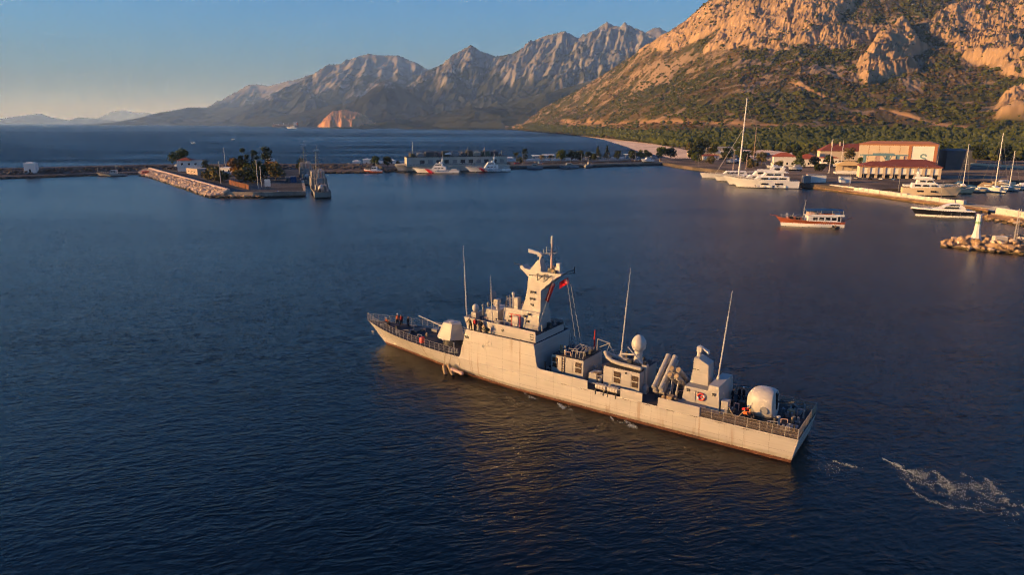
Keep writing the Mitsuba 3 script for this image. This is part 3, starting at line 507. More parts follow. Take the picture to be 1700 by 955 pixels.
for i in range(7): c = fa + (fbv - fa) * i / 6; part(k, 'post', tube((c[0] - .1, c[1] - .08, 2.2), (c[0] - .1, c[1] - .08, 4.7), .1), 'bark')
for (x_, y_, h_, lb) in ((-118.4, 320.5, 13.0, 'tall pale pole near the front of the mole'), (-119.5, 328, 9.5, 'shorter pale pole behind the tall one on the mole'), (-176, 425, 15, 'thin pole standing by the mole house hut'), (-146, 345, 11, 'grey pole at the shrubs of the mole')):
    k = thing('pole', lb, 'pole'); part(k, 'shaft', tube((x_, y_, 2.2), (x_, y_, 2.2 + h_), .2, .13, 8), 'radome'); part(k, 'cap', box((x_ - .35, y_ - .2, 2.1 + h_), (x_ + .35, y_ + .2, 2.4 + h_)), 'wire')
k = thing('sign_board', 'white notice board on posts at the mole quay', 'sign'); part(k, 'board', place(box((-1.3, -.08, 1.4), (1.3, .08, 4.6)), -112.5, 316.5, 8, 2.2), 'plaster_white'); part(k, 'post', place(tube((-.9, .15, 0), (-.9, .15, 1.5), .08), -112.5, 316.5, 8, 2.2), 'wire'); part(k, 'post', place(tube((.9, .15, 0), (.9, .15, 1.5), .08), -112.5, 316.5, 8, 2.2), 'wire')
def crate(name, label, c, size, m, x, y, yaw=0, z=2.2):
    k = thing(name, label, c); part(k, 'body', place(taper_box((-size[0] / 2, -size[1] / 2), (size[0] / 2, size[1] / 2), 0, size[2], .04), x, y, yaw, z), m); part(k, 'lid', place(box((-size[0] / 2 - .06, -size[1] / 2 - .06, size[2] + .005), (size[0] / 2 + .06, size[1] / 2 + .06, size[2] + .15)), x, y, yaw, z), 'shade_grey'); return k
crate('container', 'blue covered crate on the mole quay near the grey ships', 'crate', (3.2, 2.4, 2.8), 'canvas_blue', -113, 356, -60)
crate('container', 'dark crate standing left of the blue crate on the mole', 'crate', (2.6, 2.2, 2.0), 'shed_dark', -116.5, 359, -60)
crate('container', 'green grey skip near the middle of the mole quay', 'crate', (3.4, 2.2, 1.8), 'olive_cloth', -117, 366, -60)
# huts and awnings on the breakwater and pier
for i, (px, py, w_, h_, lb, m_) in enumerate(((592, 276, 5.4, 4.4, 'pale hut on the breakwater left of the trees', 'plaster_white'), (609, 274, 5.5, 4.8, 'white hut on the breakwater beside the round tree', 'plaster_white'), (50, 285, 6.5, 6.2, 'white box shaped hut far left on the breakwater', 'plaster_white'), (650, 272, 6, 3.4, 'white roofed hut left of the long grey ship', 'plaster_white'), (578, 277, 3.2, 2.8, 'small tan hut at the left end of the breakwater group', 'plaster_tan'))):
    x_, y_ = G(px, py, 2.0 if i != 2 else 3.0); O = (x_, y_ , 8, 1.9 if i != 2 else 2.6); k = thing('hut', lb, 'hut'); bpart(k, 'wall', box((-w_ / 2, 0, -.5), (w_ / 2, 4, h_ - .9)), m_, O); bpart(k, 'roof', hip_roof(-w_ / 2, 0, w_ / 2, 4, h_ - .9, .9, .25), m_, O); bpart(k, 'door', box((-.5, -.06, 0), (.5, .02, 2.0)), 'dark_glass', O)
for i, (px, py, w_, lb) in enumerate(((840, 268, 13, 'long white canopy at the left end of the pier'), (893, 264, 9, 'white canopy behind the palms on the pier'), (912, 263, 11, 'low white canopy between the palms and the round trees'), (984, 266, 12, 'pale canopy below the conifers on the pier'), (1052, 262, 15, 'white canopy near the shore end of the pier'))):
    x_, y_ = G(px, py, 2.1); O = (x_, y_, 15, 2.1); k = thing('canopy', lb, 'canopy'); bpart(k, 'roof', hull([[-w_ / 2, 0, 2.6], [w_ / 2, 0, 2.6], [w_ / 2, 5, 3.2], [-w_ / 2, 5, 3.2], [-w_ / 2, 0, 2.75], [w_ / 2, 0, 2.75], [w_ / 2, 5, 3.35], [-w_ / 2, 5, 3.35]]), 'plaster_white', O)
    for x2 in np.linspace(-w_ / 2 + .2, w_ / 2 - .2, 5): bpart(k, 'post', tube((x2, .3, 0), (x2, .3, 2.65), .09), 'plaster_white', O)
# cars
def car(label, x, y, yaw, m, z=2.2):
    k = thing('parked_car', label, 'car', 'cars parked at the harbour'); O = (x, y, yaw, z)
    bpart(k, 'body', hull([[-2.1, -.85, .3], [2.1, -.85, .3], [2.1, .85, .3], [-2.1, .85, .3], [-2.15, -.85, .8], [2.15, -.8, .7], [2.15, .8, .7], [-2.15, .85, .8], [-2.0, -.8, .95], [1.0, -.8, .95], [1.0, .8, .95], [-2.0, .8, .95]]), m, O)
    bpart(k, 'cabin', hull([[-1.9, -.78, .94], [1.0, -.78, .94], [1.0, .78, .94], [-1.9, .78, .94], [-1.4, -.62, 1.47], [.3, -.62, 1.47], [.3, .62, 1.47], [-1.4, .62, 1.47]]), 'dark_glass', O)
    for a in (-1.3, 1.35):
        for b in (-.82, .82): bpart(k, 'wheel', tube((a, b - .1, .32), (a, b + .1, .32), .32, .32, 12), 'rubber', O)
car('white car parked in front of the long red roofed building', 198.5, 371, 60, 'white_paint'); car('dark car left of the white car before the red roofed building', 194, 373, 60, 'black_paint'); car('silver car nearest the pavilion on the quay', 188, 376.5, 55, 'rib_grey'); car('blue car at the right of the white car on the quay', 204, 368.5, 60, 'blue_paint'); car('black car beside the storage boxes on the quay', 181, 377, 10, 'black_paint')
car('red car standing on the pier near the palms', 4, 517, 20, 'red_paint', 2.1); car('white car on the pier left of the round trees', 22, 523, 20, 'white_paint', 2.1); car('dark car on the pier just left of the red car', -3, 514, 20, 'black_paint', 2.1); car('grey car near the shore end of the pier', 100, 556, 20, 'rib_grey', 2.1)
# storage boxes by the yachts
crate('storage_box', 'large white storage box on the quay right of the front yacht', 'container', (9, 4, 3.6), 'plaster_white', 157, 356, -4); crate('storage_box', 'smaller white storage box between the quay and the pavilion', 'container', (5, 4, 3.0), 'plaster_white', 170.5, 353, -6); crate('storage_box', 'grey blue box behind the stern of the front yacht', 'container', (3.5, 3, 3.4), 'shade_grey', 150.8, 353, 0)
crate('storage_box', 'orange red cabin box behind the storage boxes on the quay', 'container', (5, 3, 2.6), 'red_paint', 163, 375, -5)
k = thing('boundary_wall', 'long pale wall at the back of the boat yard on the right', 'wall'); part(k, 'panel', sweep([(318, 560), (345, 463), (420, 470)], [(0, 2), (0, 3.6), (.5, 3.6), (.5, 2)]), 'plaster_tan'); part(k, 'coping', sweep([(318, 560), (345, 463), (420, 470)], [(-.1, 3.605), (-.1, 3.8), (.6, 3.8), (.6, 3.605)]), 'block_white')
k = thing('flat_hangar', 'low dark hangar with pale door in the shaded yard on the right', 'shed'); O = (330, 545, -15, 2.2); bpart(k, 'wall', box((0, 0, -.5), (30, 14, 6)), 'shed_dark', O); bpart(k, 'roof', box((-.5, -.5, 6), (30.5, 14.5, 6.5)), 'shed_dark', O); bpart(k, 'door', box((4, -.1, 0), (14, .02, 4.6)), 'rib_grey', O)

NTH = ['fourth', 'fifth', 'sixth', 'seventh', 'eighth', 'ninth', 'tenth', 'first', 'second', 'third', 'eleventh', 'twelfth']
for i, (px, py, Y_) in enumerate(((768, 209.5, 4720), (786, 209, 4760), (803, 209, 4750), (822, 208.5, 4700), (835, 208.8, 4640), (846, 208.6, 4600), (858, 209, 4540), (700, 208.5, 5200), (716, 208.5, 5150), (742, 208.5, 4950), (872, 207, 4380), (880, 209.5, 3900))):
    x_ = (px - CX) / FOC * Y_ * 1.03; k = thing('shore_house', 'tiny pale house on the far shore below the foothills, %s of twelve from the left' % NTH[i], 'house', 'houses on the far shore'); w_ = 16 + 7 * (i * 5 % 4); zb_ = float(max(3, CAM_H - (py - HOR) / FOC * Y_)); O = (x_, Y_, -25 + 11 * (i % 5), zb_)
    bpart(k, 'wall', box((-w_ / 2, -6, -6), (w_ / 2, 6, 8 + 2 * (i % 3))), 'plaster_white' if i % 3 else 'plaster_tan', O); bpart(k, 'roof', hip_roof(-w_ / 2, -6, w_ / 2, 6, 8 + 2 * (i % 3), 3, .8), 'roof_tile' if i % 2 else 'concrete_grey', O)

# lamp posts along the quays
LP = [('pier', 8, 507, 2.1), ('pier', 30, 514, 2.1), ('pier', 52, 521, 2.1), ('pier', 74, 530, 2.1), ('pier', 96, 541, 2.1), ('marina quay', 131, 486, 2.2), ('marina quay', 143, 446, 2.2), ('marina quay', 151, 402, 2.2), ('jetty', 163, 332, 1.3), ('jetty', 170, 302, 1.3), ('jetty', 175.5, 280, 1.3), ('yard before the red roofed building', 203, 366, 2.2), ('yard before the red roofed building', 189, 371, 2.2), ('yard before the red roofed building', 217, 361, 2.2)]
seen = {}
for wh, x_, y_, z_ in LP:
    seen[wh] = seen.get(wh, 0) + 1; nth = ['first', 'second', 'third', 'fourth', 'fifth'][seen[wh] - 1]
    k = thing('lamp_post', 'slim grey lamp post on the %s, %s of its row' % (wh, nth), 'lamp post', 'lamp posts on the harbour quays')
    part(k, 'pole', tube((x_, y_, z_), (x_, y_, z_ + 8), .11, .07), 'wire'); part(k, 'arm', tube((x_, y_, z_ + 7.9), (x_ - 1.2, y_ - .3, z_ + 8.2), .05), 'wire'); part(k, 'lamp', box((x_ - 1.7, y_ - .45, z_ + 8.1), (x_ - 1.0, y_ - .15, z_ + 8.25)), 'shade_grey')
for i, (x_, y_, w_, d_, h_, yaw, m_, lb) in enumerate(((158, 575, 14, 7, 3.2, 5, 'plaster_white', 'low white hut among the trees left of the laid up boats'), (176, 605, 18, 8, 3.6, -8, 'plaster_tan', 'tan hut with flat roof behind the tall mast of the sailing yacht'), (232, 520, 12, 8, 4.2, -15, 'plaster_white', 'white hut between the gabled house and the dark roofed house'), (164, 640, 26, 9, 4.0, 3, 'plaster_tan', 'long tan shed at the top of the beach'), (205, 560, 12, 7, 3.4, -10, 'wall_pink', 'pink walled hut behind the red roofed house'))):
    k = thing('hut', lb, 'hut'); O = (x_, y_, yaw, 2.2); bpart(k, 'wall', box((0, 0, -.5), (w_, d_, h_)), m_, O); bpart(k, 'roof', hip_roof(0, 0, w_, d_, h_, 1.3, .4), 'roof_tile' if i % 2 == 0 else 'concrete_grey', O); windows(k, O, np.linspace(w_ * .15, w_ * .85, 4), 1.2, 2.4, 0, 1.1); bpart(k, 'door', box((w_ * .45, -.1, 0), (w_ * .45 + 1.0, .02, 2.1)), 'dark_glass', O)

# ------------------------------------------------------------------ paints of boats
def hull_bump(p, n, uv):
    return 0.5 * tf(p.x / 0.9, p.y / 0.9, p.z / 0.7, 2) + 0.5 * tf(p.x / 2.4, p.y / 2.4, p.z / 3.0, 2)
def plating(p, n, uv):
    """grey paint on welded plates: uneven tone, brushed streaks, thin seams, rust runs from the scuppers"""
    ca, sa = math.cos(math.radians(180 - math.degrees(0.612))), math.sin(math.radians(180 - math.degrees(0.612)))
    s = (p.x - 29.33) * ca + (p.y - 62.98) * sa
    k = (1 + .14 * (tf(s / 2.2, p.z / 1.1, 1, 3) - .5)) * (1 + .16 * (tf(s * .45, p.z * 6.0, 7, 3) - .5)) * (1 + .07 * (cell_rand(s / 2.45, p.z / 1.3, 3) - .5))
    col = mi.Color3f(.345, .322, .302) * k
    col = col * (1 - .28 * dr.maximum(seam(s, 2.45, .035), seam(p.z + .15, 1.3, .03)))
    run = ss(.63, .82, tf(s * 1.7, p.z * .12, 4, 2)) * ss(.35, .75, tf(s * 5, p.z * .5, 9, 2))
    col = mikit.mix(col, (.20, .125, .075), run * .55)
    return mikit.mix(col, (.16, .12, .085), ss(1.0, .30, p.z) * .5 * tf(s * 1.5, p.z * 3, 2, 3))
mat('navy_grey', proc(plating), .48, .4, bump=proc(hull_bump, eps=.02), bscale=.07, two=True)
mat('navy_grey_plain', worn((0.325, 0.303, 0.284), .08, 1.0, streak=.2, dirt=(0.25, 0.2, 0.16)), .5, .4)
mat('shade_grey', worn((0.20, 0.20, 0.205), .12, 1.0), .55, .3)
mat('deck_paint', worn((0.040, 0.038, 0.042), .35, .8), .75, .25)
mat('boot_paint', worn((0.085, 0.036, 0.022), .35, .5, streak=.5, dirt=(.03, .03, .02)), .5, .4)
mat('louvre', worn((0.060, 0.034, 0.020), .3, .3), .7, .2)
mat('dark_metal', worn((0.035, 0.035, 0.038), .3, .4), .5, .4)
mat('wire', (0.28, 0.26, 0.24), .5, .4)
mat('white_paint', worn((0.72, 0.71, 0.68), .06, 1.5, streak=.12, dirt=(.4, .36, .3)), .35, .5)
mat('radome', worn((0.41, 0.385, 0.36), .08, .6), .45, .4)
mat('red_paint', worn((0.50, 0.025, 0.02), .15, .6), .45, .4)
mat('flag_red', (0.62, 0.012, 0.015), .8, .1, two=True)
mat('pink_mast', worn((0.46, 0.31, 0.26), .15, .6), .5, .4)
mat('orange_paint', worn((0.62, 0.13, 0.03), .12, .6), .45, .4)
mat('yellow_paint', (0.70, 0.42, 0.04), .45, .4)
mat('blue_paint', worn((0.03, 0.10, 0.26), .2, .8), .5, .4)
mat('black_paint', worn((0.012, 0.012, 0.014), .3, 1.0), .25, .5)
mat('dark_glass', (0.010, 0.011, 0.014), .12, .5)
mat('rubber', worn((0.03, 0.028, 0.026), .3, .3), .8, .2)
mat('rib_grey', worn((0.30, 0.28, 0.255), .1, .6), .6, .3)
mat('rope', worn((0.34, 0.27, 0.18), .2, .1), .9, .1)
mat('fender_tan', worn((0.26, 0.19, 0.12), .35, .25), .8, .2)
mat('skin', (0.42, 0.25, 0.17), .6, .3)
mat('navy_cloth', (0.012, 0.014, 0.022), .85, .1)
mat('olive_cloth', (0.06, 0.055, 0.035), .85, .1)
mat('vest_orange', (0.60, 0.12, 0.03), .75, .2)
mat('vest_red', (0.45, 0.03, 0.03), .75, .2)
mat('cap_white', (0.75, 0.74, 0.70), .6, .3)
mat('cap_blue', (0.05, 0.16, 0.45), .5, .3)

# ------------------------------------------------------------------ the warship: x forward from the stern, y to port, z up from the water
SHIP_AT = (29.33, 62.98, 180 - math.degrees(0.612))
SHIP_T = at(*SHIP_AT)
def on_ship(s, y):
    a = math.radians(SHIP_AT[2]); return SHIP_AT[0] + s * math.cos(a) - y * math.sin(a), SHIP_AT[1] + s * math.sin(a) + y * math.cos(a)
ship = thing('warship', 'long grey warship under way with tall mast and guns at both ends', 'warship')
def sp(name, mesh, bsdf='navy_grey_plain', smooth=False, label=None, kind=None, under=None):
    return part(under or ship, name, mesh, bsdf, smooth, label, kind, to_world=SHIP_T)

_t = np.array([0, .15, .3, .55, .65, .72, .8, .88, .95, 1.0])
_bd = np.array([3.9, 4.1, 4.15, 4.15, 4.12, 3.98, 3.5, 2.6, 1.3, .04]); _bc = np.array([3.85, 4.05, 4.12, 4.08, 3.85, 3.45, 2.65, 1.6, .65, .03])
_bw = np.array([3.72, 3.86, 3.92, 3.78, 3.35, 2.85, 2.05, 1.15, .42, .02]); _bk = np.array([3.2, 3.3, 3.3, 3.0, 2.4, 1.8, 1.1, .5, .15, .01])
from scipy.interpolate import PchipInterpolator as PI
TT = np.linspace(0, 1, 60)
def lvl(b, s0, s1, z): return np.c_[s0 + TT * (s1 - s0), PI(_t, b)(TT), z if hasattr(z, '__len__') else np.full(60, z)]
zdeck = 2.65 + .48 * np.clip((TT - .62) / .38, 0, 1) ** 1.6
zch = .75 + .75 * np.clip((TT - .5) / .5, 0, 1) ** 1.3
Lk, Lw, Lb, Lc, Ld = lvl(_bk, .6, 56.5, -1.2), lvl(_bw * .995, .35, 58.6, 0.0), lvl(_bw * 1.005, .28, 59.0, .34), lvl(_bc, .18, 60.4, zch), lvl(_bd, -.2, 62.3, zdeck)
Lc2 = Lc + np.c_[0 * TT, 0.05 * np.sin(np.pi * TT), 0.07 + 0 * TT]
def side_strips(levels):
    ms = []
    for sg_ in (1, -1):
        L = [l * [1, sg_, 1] for l in levels]
        ms.append(loft(np.array(L).transpose(0, 1, 2), close=False))
    m = cat(ms)
    # transom
    tr = np.vstack([[l[0] for l in levels], [l[0] * [1, -1, 1] for l in levels[::-1]]]); c = len(tr)
    m2 = trimesh.Trimesh(np.vstack([tr, tr.mean(0)]), [[i, (i + 1) % c, c] for i in range(c)], process=False)
    return cat([m, m2])
sp('hull', side_strips([Lb, Lc, Lc2, Ld]), 'navy_grey', 25)
sp('boot_topping', side_strips([Lk, Lw, Lb - [0, .004, 0]]), 'boot_paint', 25, 'dark red brown band along the waterline')
dk = Ld - [0, .03, .03]
_v = np.vstack([dk, dk * [1, -1, 1]]); n_ = len(dk)
sp('deck', trimesh.Trimesh(_v, sum([[[i, i + 1, n_ + i + 1], [i, n_ + i + 1, n_ + i]] for i in range(n_ - 1)], []), process=False), 'deck_paint')
def both(m):
    q = m.copy(); q.vertices = q.vertices * [1, -1, 1]; q.invert(); return q
# superstructure: block and flush side plating
sp('superstructure', prism([(29.6, 2.6), (41.2, 2.6), (40.2, 6.4), (29.75, 6.4)], -4.04, 4.04))
plate = [(41.6, 2.5), (41.25, 2.75), (41.0, 3.2), (40.75, 4.3), (40.3, 5.0), (40.1, 6.62), (29.8, 6.58), (29.35, 3.95), (29.15, 3.74), (28.8, 3.66), (22.5, 3.64), (22.5, 2.5)]
pm = prism(plate, 4.045, 4.152); sp('side_plating', pm, 'navy_grey'); sp('side_plating', both(pm), 'navy_grey')
sp('walkway', prism([(29.9, 6.4), (40.0, 6.4), (40.0, 6.43), (29.9, 6.43)], -4.03, 4.03), 'deck_paint')
sp('side_opening', box((39.55, 4.13, 5.45), (40.2, 4.17, 5.8)), 'dark_metal')
for s_, z_, r_ in ((36.3, 5.35, .36), (39.6, 4.9, .22), (37.3, 4.85, .22)):
    rg = trimesh.creation.annulus(r_ * .8, r_, .05, sections=20); rg.apply_transform(trimesh.transformations.rotation_matrix(math.pi / 2, [1, 0, 0])); rg.apply_translation([s_, 4.17, z_])
    sp('port_ring', rg)
sp('port_cover', tube((37.3, 4.15, 4.85), (37.3, 4.17, 4.85), .17, n=14), 'shade_grey')
# bridge with an open roof behind a parapet
sp('bridge', prism([(30.1, 6.4), (40.5, 6.4), (40.75, 7.3), (30.15, 7.25)], -3.3, 3.3))
wall = [(30.05, 7.15), (40.75, 7.25), (41.0, 7.95), (30.15, 7.78)]
pw = prism(wall, 3.22, 3.33); sp('parapet', pw); sp('parapet', both(pw))
sp('parapet', hull([[40.7, -3.22, 7.25], [40.7, 3.22, 7.25], [41.0, 3.22, 7.95], [41.0, -3.22, 7.95], [40.6, -3.22, 7.25], [40.6, 3.22, 7.25], [40.9, 3.22, 7.95], [40.9, -3.22, 7.95]]))
sp('bridge_roof', box((30.2, -3.2, 7.24), (40.6, 3.2, 7.33)), 'deck_paint')
sp('porthole', tube((34.9, 3.29, 7.2), (34.9, 3.36, 7.2), .19, n=16), 'dark_metal')
for k in range(7): sp('bridge_window', box((40.52, -2.95 + k * .86, 6.75), (40.72, -2.2 + k * .86, 7.15)), 'dark_glass')
for k in range(3): sp('rung', box((30.35, 3.33, 6.75 + k * .3), (30.85, 3.37, 6.83 + k * .3)), 'dark_metal')
# director deck forward of the mast
sp('director_house', taper_box((37.0, -1.5), (39.2, 1.5), 7.3, 8.9, (.0, .06, .1, .1)))
dr_ = tube((38.2, 0, 8.9), (38.2, 0, 9.5), .35, .28, 12); dk_ = sp('director', cat([dr_, box((37.8, -.35, 9.4), (38.5, .35, 10.0))]))
bowl = []
for a_ in np.linspace(0, 1, 6): bowl.append([(38.55 + .30 * a_ ** 2, .8 * a_ * math.cos(q) + 0.0, 10.2 + .8 * a_ * math.sin(q)) for q in np.linspace(0, 2 * np.pi, 20, endpoint=False)])
sp('director_dish', loft(bowl, cap=False), 'shade_grey', True)
sp('director_horn', cat([tube((38.5, 0, 10.2), (39.2, 0, 10.2), .06), tube((39.2, 0, 10.2), (38.85, .75, 10.3), .03), tube((39.2, 0, 10.2), (38.85, -.7, 10.5), .03)]))
sp('sensor', cat([tube((37.4, .9, 8.9), (37.4, .9, 9.5), .22, .16), ellipsoid((37.4, .9, 9.65), (.26, .26, .3), 1)]))
sp('pedestal', box((39.75, 1.7, 7.3), (40.5, 2.45, 8.45)))
sp('radome_ball', ellipsoid((40.1, 2.05, 8.95), (.44, .44, .52), 2), 'radome', True)
for y_ in (.7, -.4, -1.6): sp('sensor', cat([tube((39.9, y_, 7.3), (39.9, y_, 8.9), .09), ellipsoid((39.9, y_, 9.0), (.2, .2, .24), 1)]), 'shade_grey')
sp('console', box((36.0, 2.0, 7.3), (36.7, 2.7, 7.9)))
# mast house, mast
sp('mast_house', taper_box((30.9, -1.5), (36.3, 1.5), 7.3, 9.5, (.0, .15, .25, .25)))
mp = [(33.75, 9.4), (33.2, 10.9), (32.98, 12.2), (32.87, 13.7), (33.76, 14.38), (34.2, 14.62), (34.25, 14.85), (33.9, 15.02), (33.55, 14.68), (32.75, 14.6), (31.75, 15.9), (31.45, 15.9), (31.12, 14.52), (28.3, 14.6), (28.35, 14.42), (29.1, 13.95), (30.97, 12.3), (30.95, 9.0), (30.9, 7.3), (33.9, 7.3)]
mm = prism(mp, -1, 1); mm = mm.subdivide_to_size(1.2); v_ = mm.vertices; mm.vertices = np.c_[v_[:, 0], v_[:, 1] * np.interp(v_[:, 2], [7, 9.5, 13.5, 16], [1.25, .98, .78, .4]), v_[:, 2]]
mast = sp('mast', mm, 'navy_grey_plain')
for s_, z_, k in ((32.0, 11.95, 3), (32.05, 11.1, 3), (32.2, 10.35, 2)):
    for j in range(k): sp('mast_bracket', box((s_ - .28 + j * .28, .75, z_ - .16 + (.12 if j % 2 else 0)), (s_ - .12 + j * .28, 1.02, z_ + .12)), 'dark_metal', under=mast)
sp('mast_door', box((31.25, 1.2, 7.35), (32.15, 1.33, 8.4)), 'dark_metal')
sp('platform_strut', cat([tube((31.6, .7, 14.3), (31.0, 1.6, 13.7), .05), tube((31.0, 1.6, 13.7), (30.4, .8, 14.4), .05), tube((30.4, .8, 14.4), (30.1, 1.6, 13.6), .05), tube((30.1, 1.6, 13.6), (29.6, .7, 14.3), .05), tube((32.2, 1.6, 14.2), (29.4, 1.6, 14.4), .05)]), 'dark_metal')
rad = sp('search_radar', cat([tube((31.6, 0, 15.8), (31.6, 0, 16.4), .2, .16), box((31.3, -.25, 16.3), (31.9, .25, 16.6))]))
sp('radar_reflector', hull([[33.1, .5, 16.7], [33.2, .35, 17.15], [31.5, -.2, 16.45], [31.55, -.3, 16.75], [33.0, .2, 16.7], [33.1, .1, 17.1], [31.4, .25, 16.45], [31.5, .2, 16.75]]), 'radome', under=rad)
sp('radar_bar', cat([tube((31.9, .1, 16.55), (29.9, -.9, 16.75), .07), tube((31.3, -.2, 16.6), (31.3, -.2, 17.2), .05)]), 'radome', under=rad)
pole = sp('pole_mast', cat([tube((30.05, 0, 14.5), (30.0, 0, 18.1), .17, .11, 10)]), 'pink_mast')
sp('pole_top', tube((30.0, 0, 18.0), (30.0, 0, 18.95), .17, .15, 10), 'radome', under=pole)
for sg_ in (1, -1):
    sp('antenna_arm', cat([tube((30.0, 0, 16.3), (30.0 + .45 * sg_, .5 * sg_, 17.1), .035), tube((30.0 + .45 * sg_, .5 * sg_, 16.85), (30.0 + .45 * sg_, .5 * sg_, 17.7), .05), tube((30, 0, 17.2), (30.0 + .5 * sg_, .6 * sg_, 17.3), .03)]), 'radome', under=pole)
for k in range(7): sp('pole_step', tube((29.98, -.1, 14.9 + .42 * k), (29.7, -.3, 14.9 + .42 * k), .03), 'dark_metal', under=pole)
sp('jammer', cat([box((28.7, -.3, 14.65), (29.3, .3, 15.35)), box((28.78, -.25, 15.35), (29.25, .25, 15.75))]), 'radome')
sp('yardarm', cat([tube((28.6, 0, 14.5), (28.3, -2.6, 14.6), .06), tube((28.3, 0, 14.5), (27.4, -1.2, 14.55), .05), tube((27.5, -1.1, 14.5), (27.5, -1.1, 15.3), .06), tube((33.9, 0, 14.9), (35.3, .1, 15.0), .03), ellipsoid((35.3, .1, 15.02), (.1, .1, .1), 1)]), 'dark_metal')
# gear on the mast house platform
sp('lattice_sensor', cat([tube((35.7 + a, b, 9.5), (35.7 + a, b, 10.9), .04) for a in (-.25, .25) for b in (.4, .9)] + [box((35.42, .37, 9.5 + .35 * k), (35.98, .93, 9.56 + .35 * k)) for k in range(4)]), 'wire')
sp('sensor', cat([tube((35.2, .6, 9.5), (35.2, .6, 11.1), .16), ellipsoid((35.2, .6, 11.25), (.22, .22, .24), 1)]), 'radome')
sp('locker', box((34.2, .5, 9.5), (34.75, 1.1, 10.9)))
sp('locker', box((34.75, -.5, 9.5), (35.1, .2, 10.6)), 'shade_grey')
sp('bridge_rail', pipe([(36.3, 3.1, 8.3), (32.6, 3.1, 8.3)], .03) + pipe([(36.3, 3.1, 7.8), (32.6, 3.1, 7.8)], .03) + cat([tube((32.6 + k * .74, 3.1, 7.3), (32.6 + k * .74, 3.1, 8.3), .03) for k in range(6)]), 'wire')
sp('signal_locker', box((33.6, 1.52, 7.35), (34.4, 1.95, 8.75)), 'radome')
sp('signal_frame', cat([tube((34.6, 1.9, 7.3), (34.6, 1.9, 9.0), .05), tube((33.3, 1.9, 7.3), (33.3, 1.9, 9.0), .05), tube((33.2, 1.9, 9.0), (35.0, 1.9, 9.0), .05)]), 'red_paint')
for q in ((35.2, 7.9), (32.9, 8.9), (32.5, 8.3), (35.0, 8.5), (32.3, 9.2)): sp('fitting', box((q[0] - .16, 1.35, q[1] - .12), (q[0] + .16, 1.56, q[1] + .12)), 'dark_metal')
# whip aerials
def whip(base, top, r=.085):
    b, t_ = np.array(base, float), np.array(top, float); m_ = b + (t_ - b) * .72
    sp('whip_aerial', cat([tube(b, b + (t_ - b) * .05, r * 2.2, r * 1.8), tube(b, m_, r, r * .8, 8), tube(m_, t_, r * .5, r * .25, 6)]), 'radome')
whip((41.25, 2.4, 7.3), (41.6, 2.45, 17.0)); whip((37.15, 2.45, 7.3), (37.3, 2.5, 13.7), .08); whip((20.45, 0, 5.9), (19.7, 0, 16.3)); whip((9.1, 0, 5.4), (8.3, 0, 15.3))
sp('aerial_base', cat([box((20.1, -.35, 5.15), (20.8, .35, 5.95)), box((19.5, -.1, 5.15), (20.1, .5, 5.7))]))
# deckhouses amidships
def louvre(s0, s1, z0, z1, y):
    p_ = sp('louvre', box((s0, y - .01, z0), (s1, y + .03, z1)), 'louvre')
    for k in range(1): sp('louvre_bar', box((s0, y + .03, (z0 + z1) / 2 - .05), (s1, y + .05, (z0 + z1) / 2 + .05)), 'navy_grey_plain', under=p_)
    for k in range(6): sp('slat', box((s0 + .05, y + .03, z0 + .08 + k * (z1 - z0) / 6.2), (s1 - .05, y + .045, z0 + .14 + k * (z1 - z0) / 6.2)), 'dark_metal', under=p_)
sp('deckhouse', taper_box((24.05, -2.3), (28.42, 2.4), 2.6, 5.12, (.02, .05, .05, .05))); sp('deckhouse_roof', box((24.12, -2.2, 5.12), (28.3, 2.3, 5.17)), 'deck_paint')
louvre(27.55, 28.25, 3.6, 4.85, 2.39); louvre(24.3, 25.1, 3.55, 4.8, 2.39)
sp('ladder', cat([box((26.55, 2.40, 3.1), (26.6, 2.46, 5.1)), box((26.9, 2.40, 3.1), (26.95, 2.46, 5.1))] + [box((26.6, 2.42, 3.3 + .3 * k), (26.9, 2.45, 3.36 + .3 * k)) for k in range(6)]), 'louvre')
sp('hatch_door', box((25.45, 2.38, 3.1), (26.2, 2.42, 4.85)))
fr = []
for k in range(4):
    s_ = 25.9 - k * .5; fr.append(pipe([(s_, 1.9, 5.15), (s_ - .1, 1.8, 6.0 + .1 * (k % 2)), (s_ - .3, .9, 6.4), (s_ - .3, -.3, 6.1), (s_, -.4, 5.15)], .045))
fr.append(pipe([(26.0, 1.85, 5.9), (24.2, 1.85, 6.0), (24.1, .3, 6.2), (25.8, .2, 6.3)], .05))
sp('pipe_frame', cat(fr), 'wire')
sp('roof_vent', cat([tube((26.9, 1.6, 5.15), (26.9, 1.6, 5.6), .14), ellipsoid((26.9, 1.6, 5.65), (.2, .2, .16), 1)]))
for q in (27.3, 27.15): sp('roof_post', tube((q, 1.2, 5.15), (q, 1.2, 6.1), .05), 'wire')
sp('starboard_truss', cat([pipe([(24.6, -2.0, 4.0), (24.6, -2.0, 6.6), (23.2, -2.2, 6.3), (22.4, -2.3, 5.0)], .06), pipe([(24.3, -2.0, 5.6), (23.0, -2.2, 6.3), (23.4, -2.1, 5.1), (22.4, -2.3, 5.6)], .05), box((22.6, -2.6, 4.4), (23.2, -2.0, 4.7))]), 'wire')
sp('danger_post', tube((25.0, -2.0, 5.1), (25.0, -2.0, 7.6), .09), 'red_paint')
sp('vent_box', taper_box((22.35, .9), (23.4, 2.3), 2.6, 3.85, .04))
for s_, y_, h_ in ((22.0, 1.7, .9), (21.8, 2.4, .7), (22.1, .6, 1.3), (23.6, .2, 1.2)): sp('machinery', cat([tube((s_, y_, 2.62), (s_, y_, 2.62 + h_), .22), ellipsoid((s_, y_, 2.65 + h_), (.28, .28, .2), 1)]), 'shade_grey')
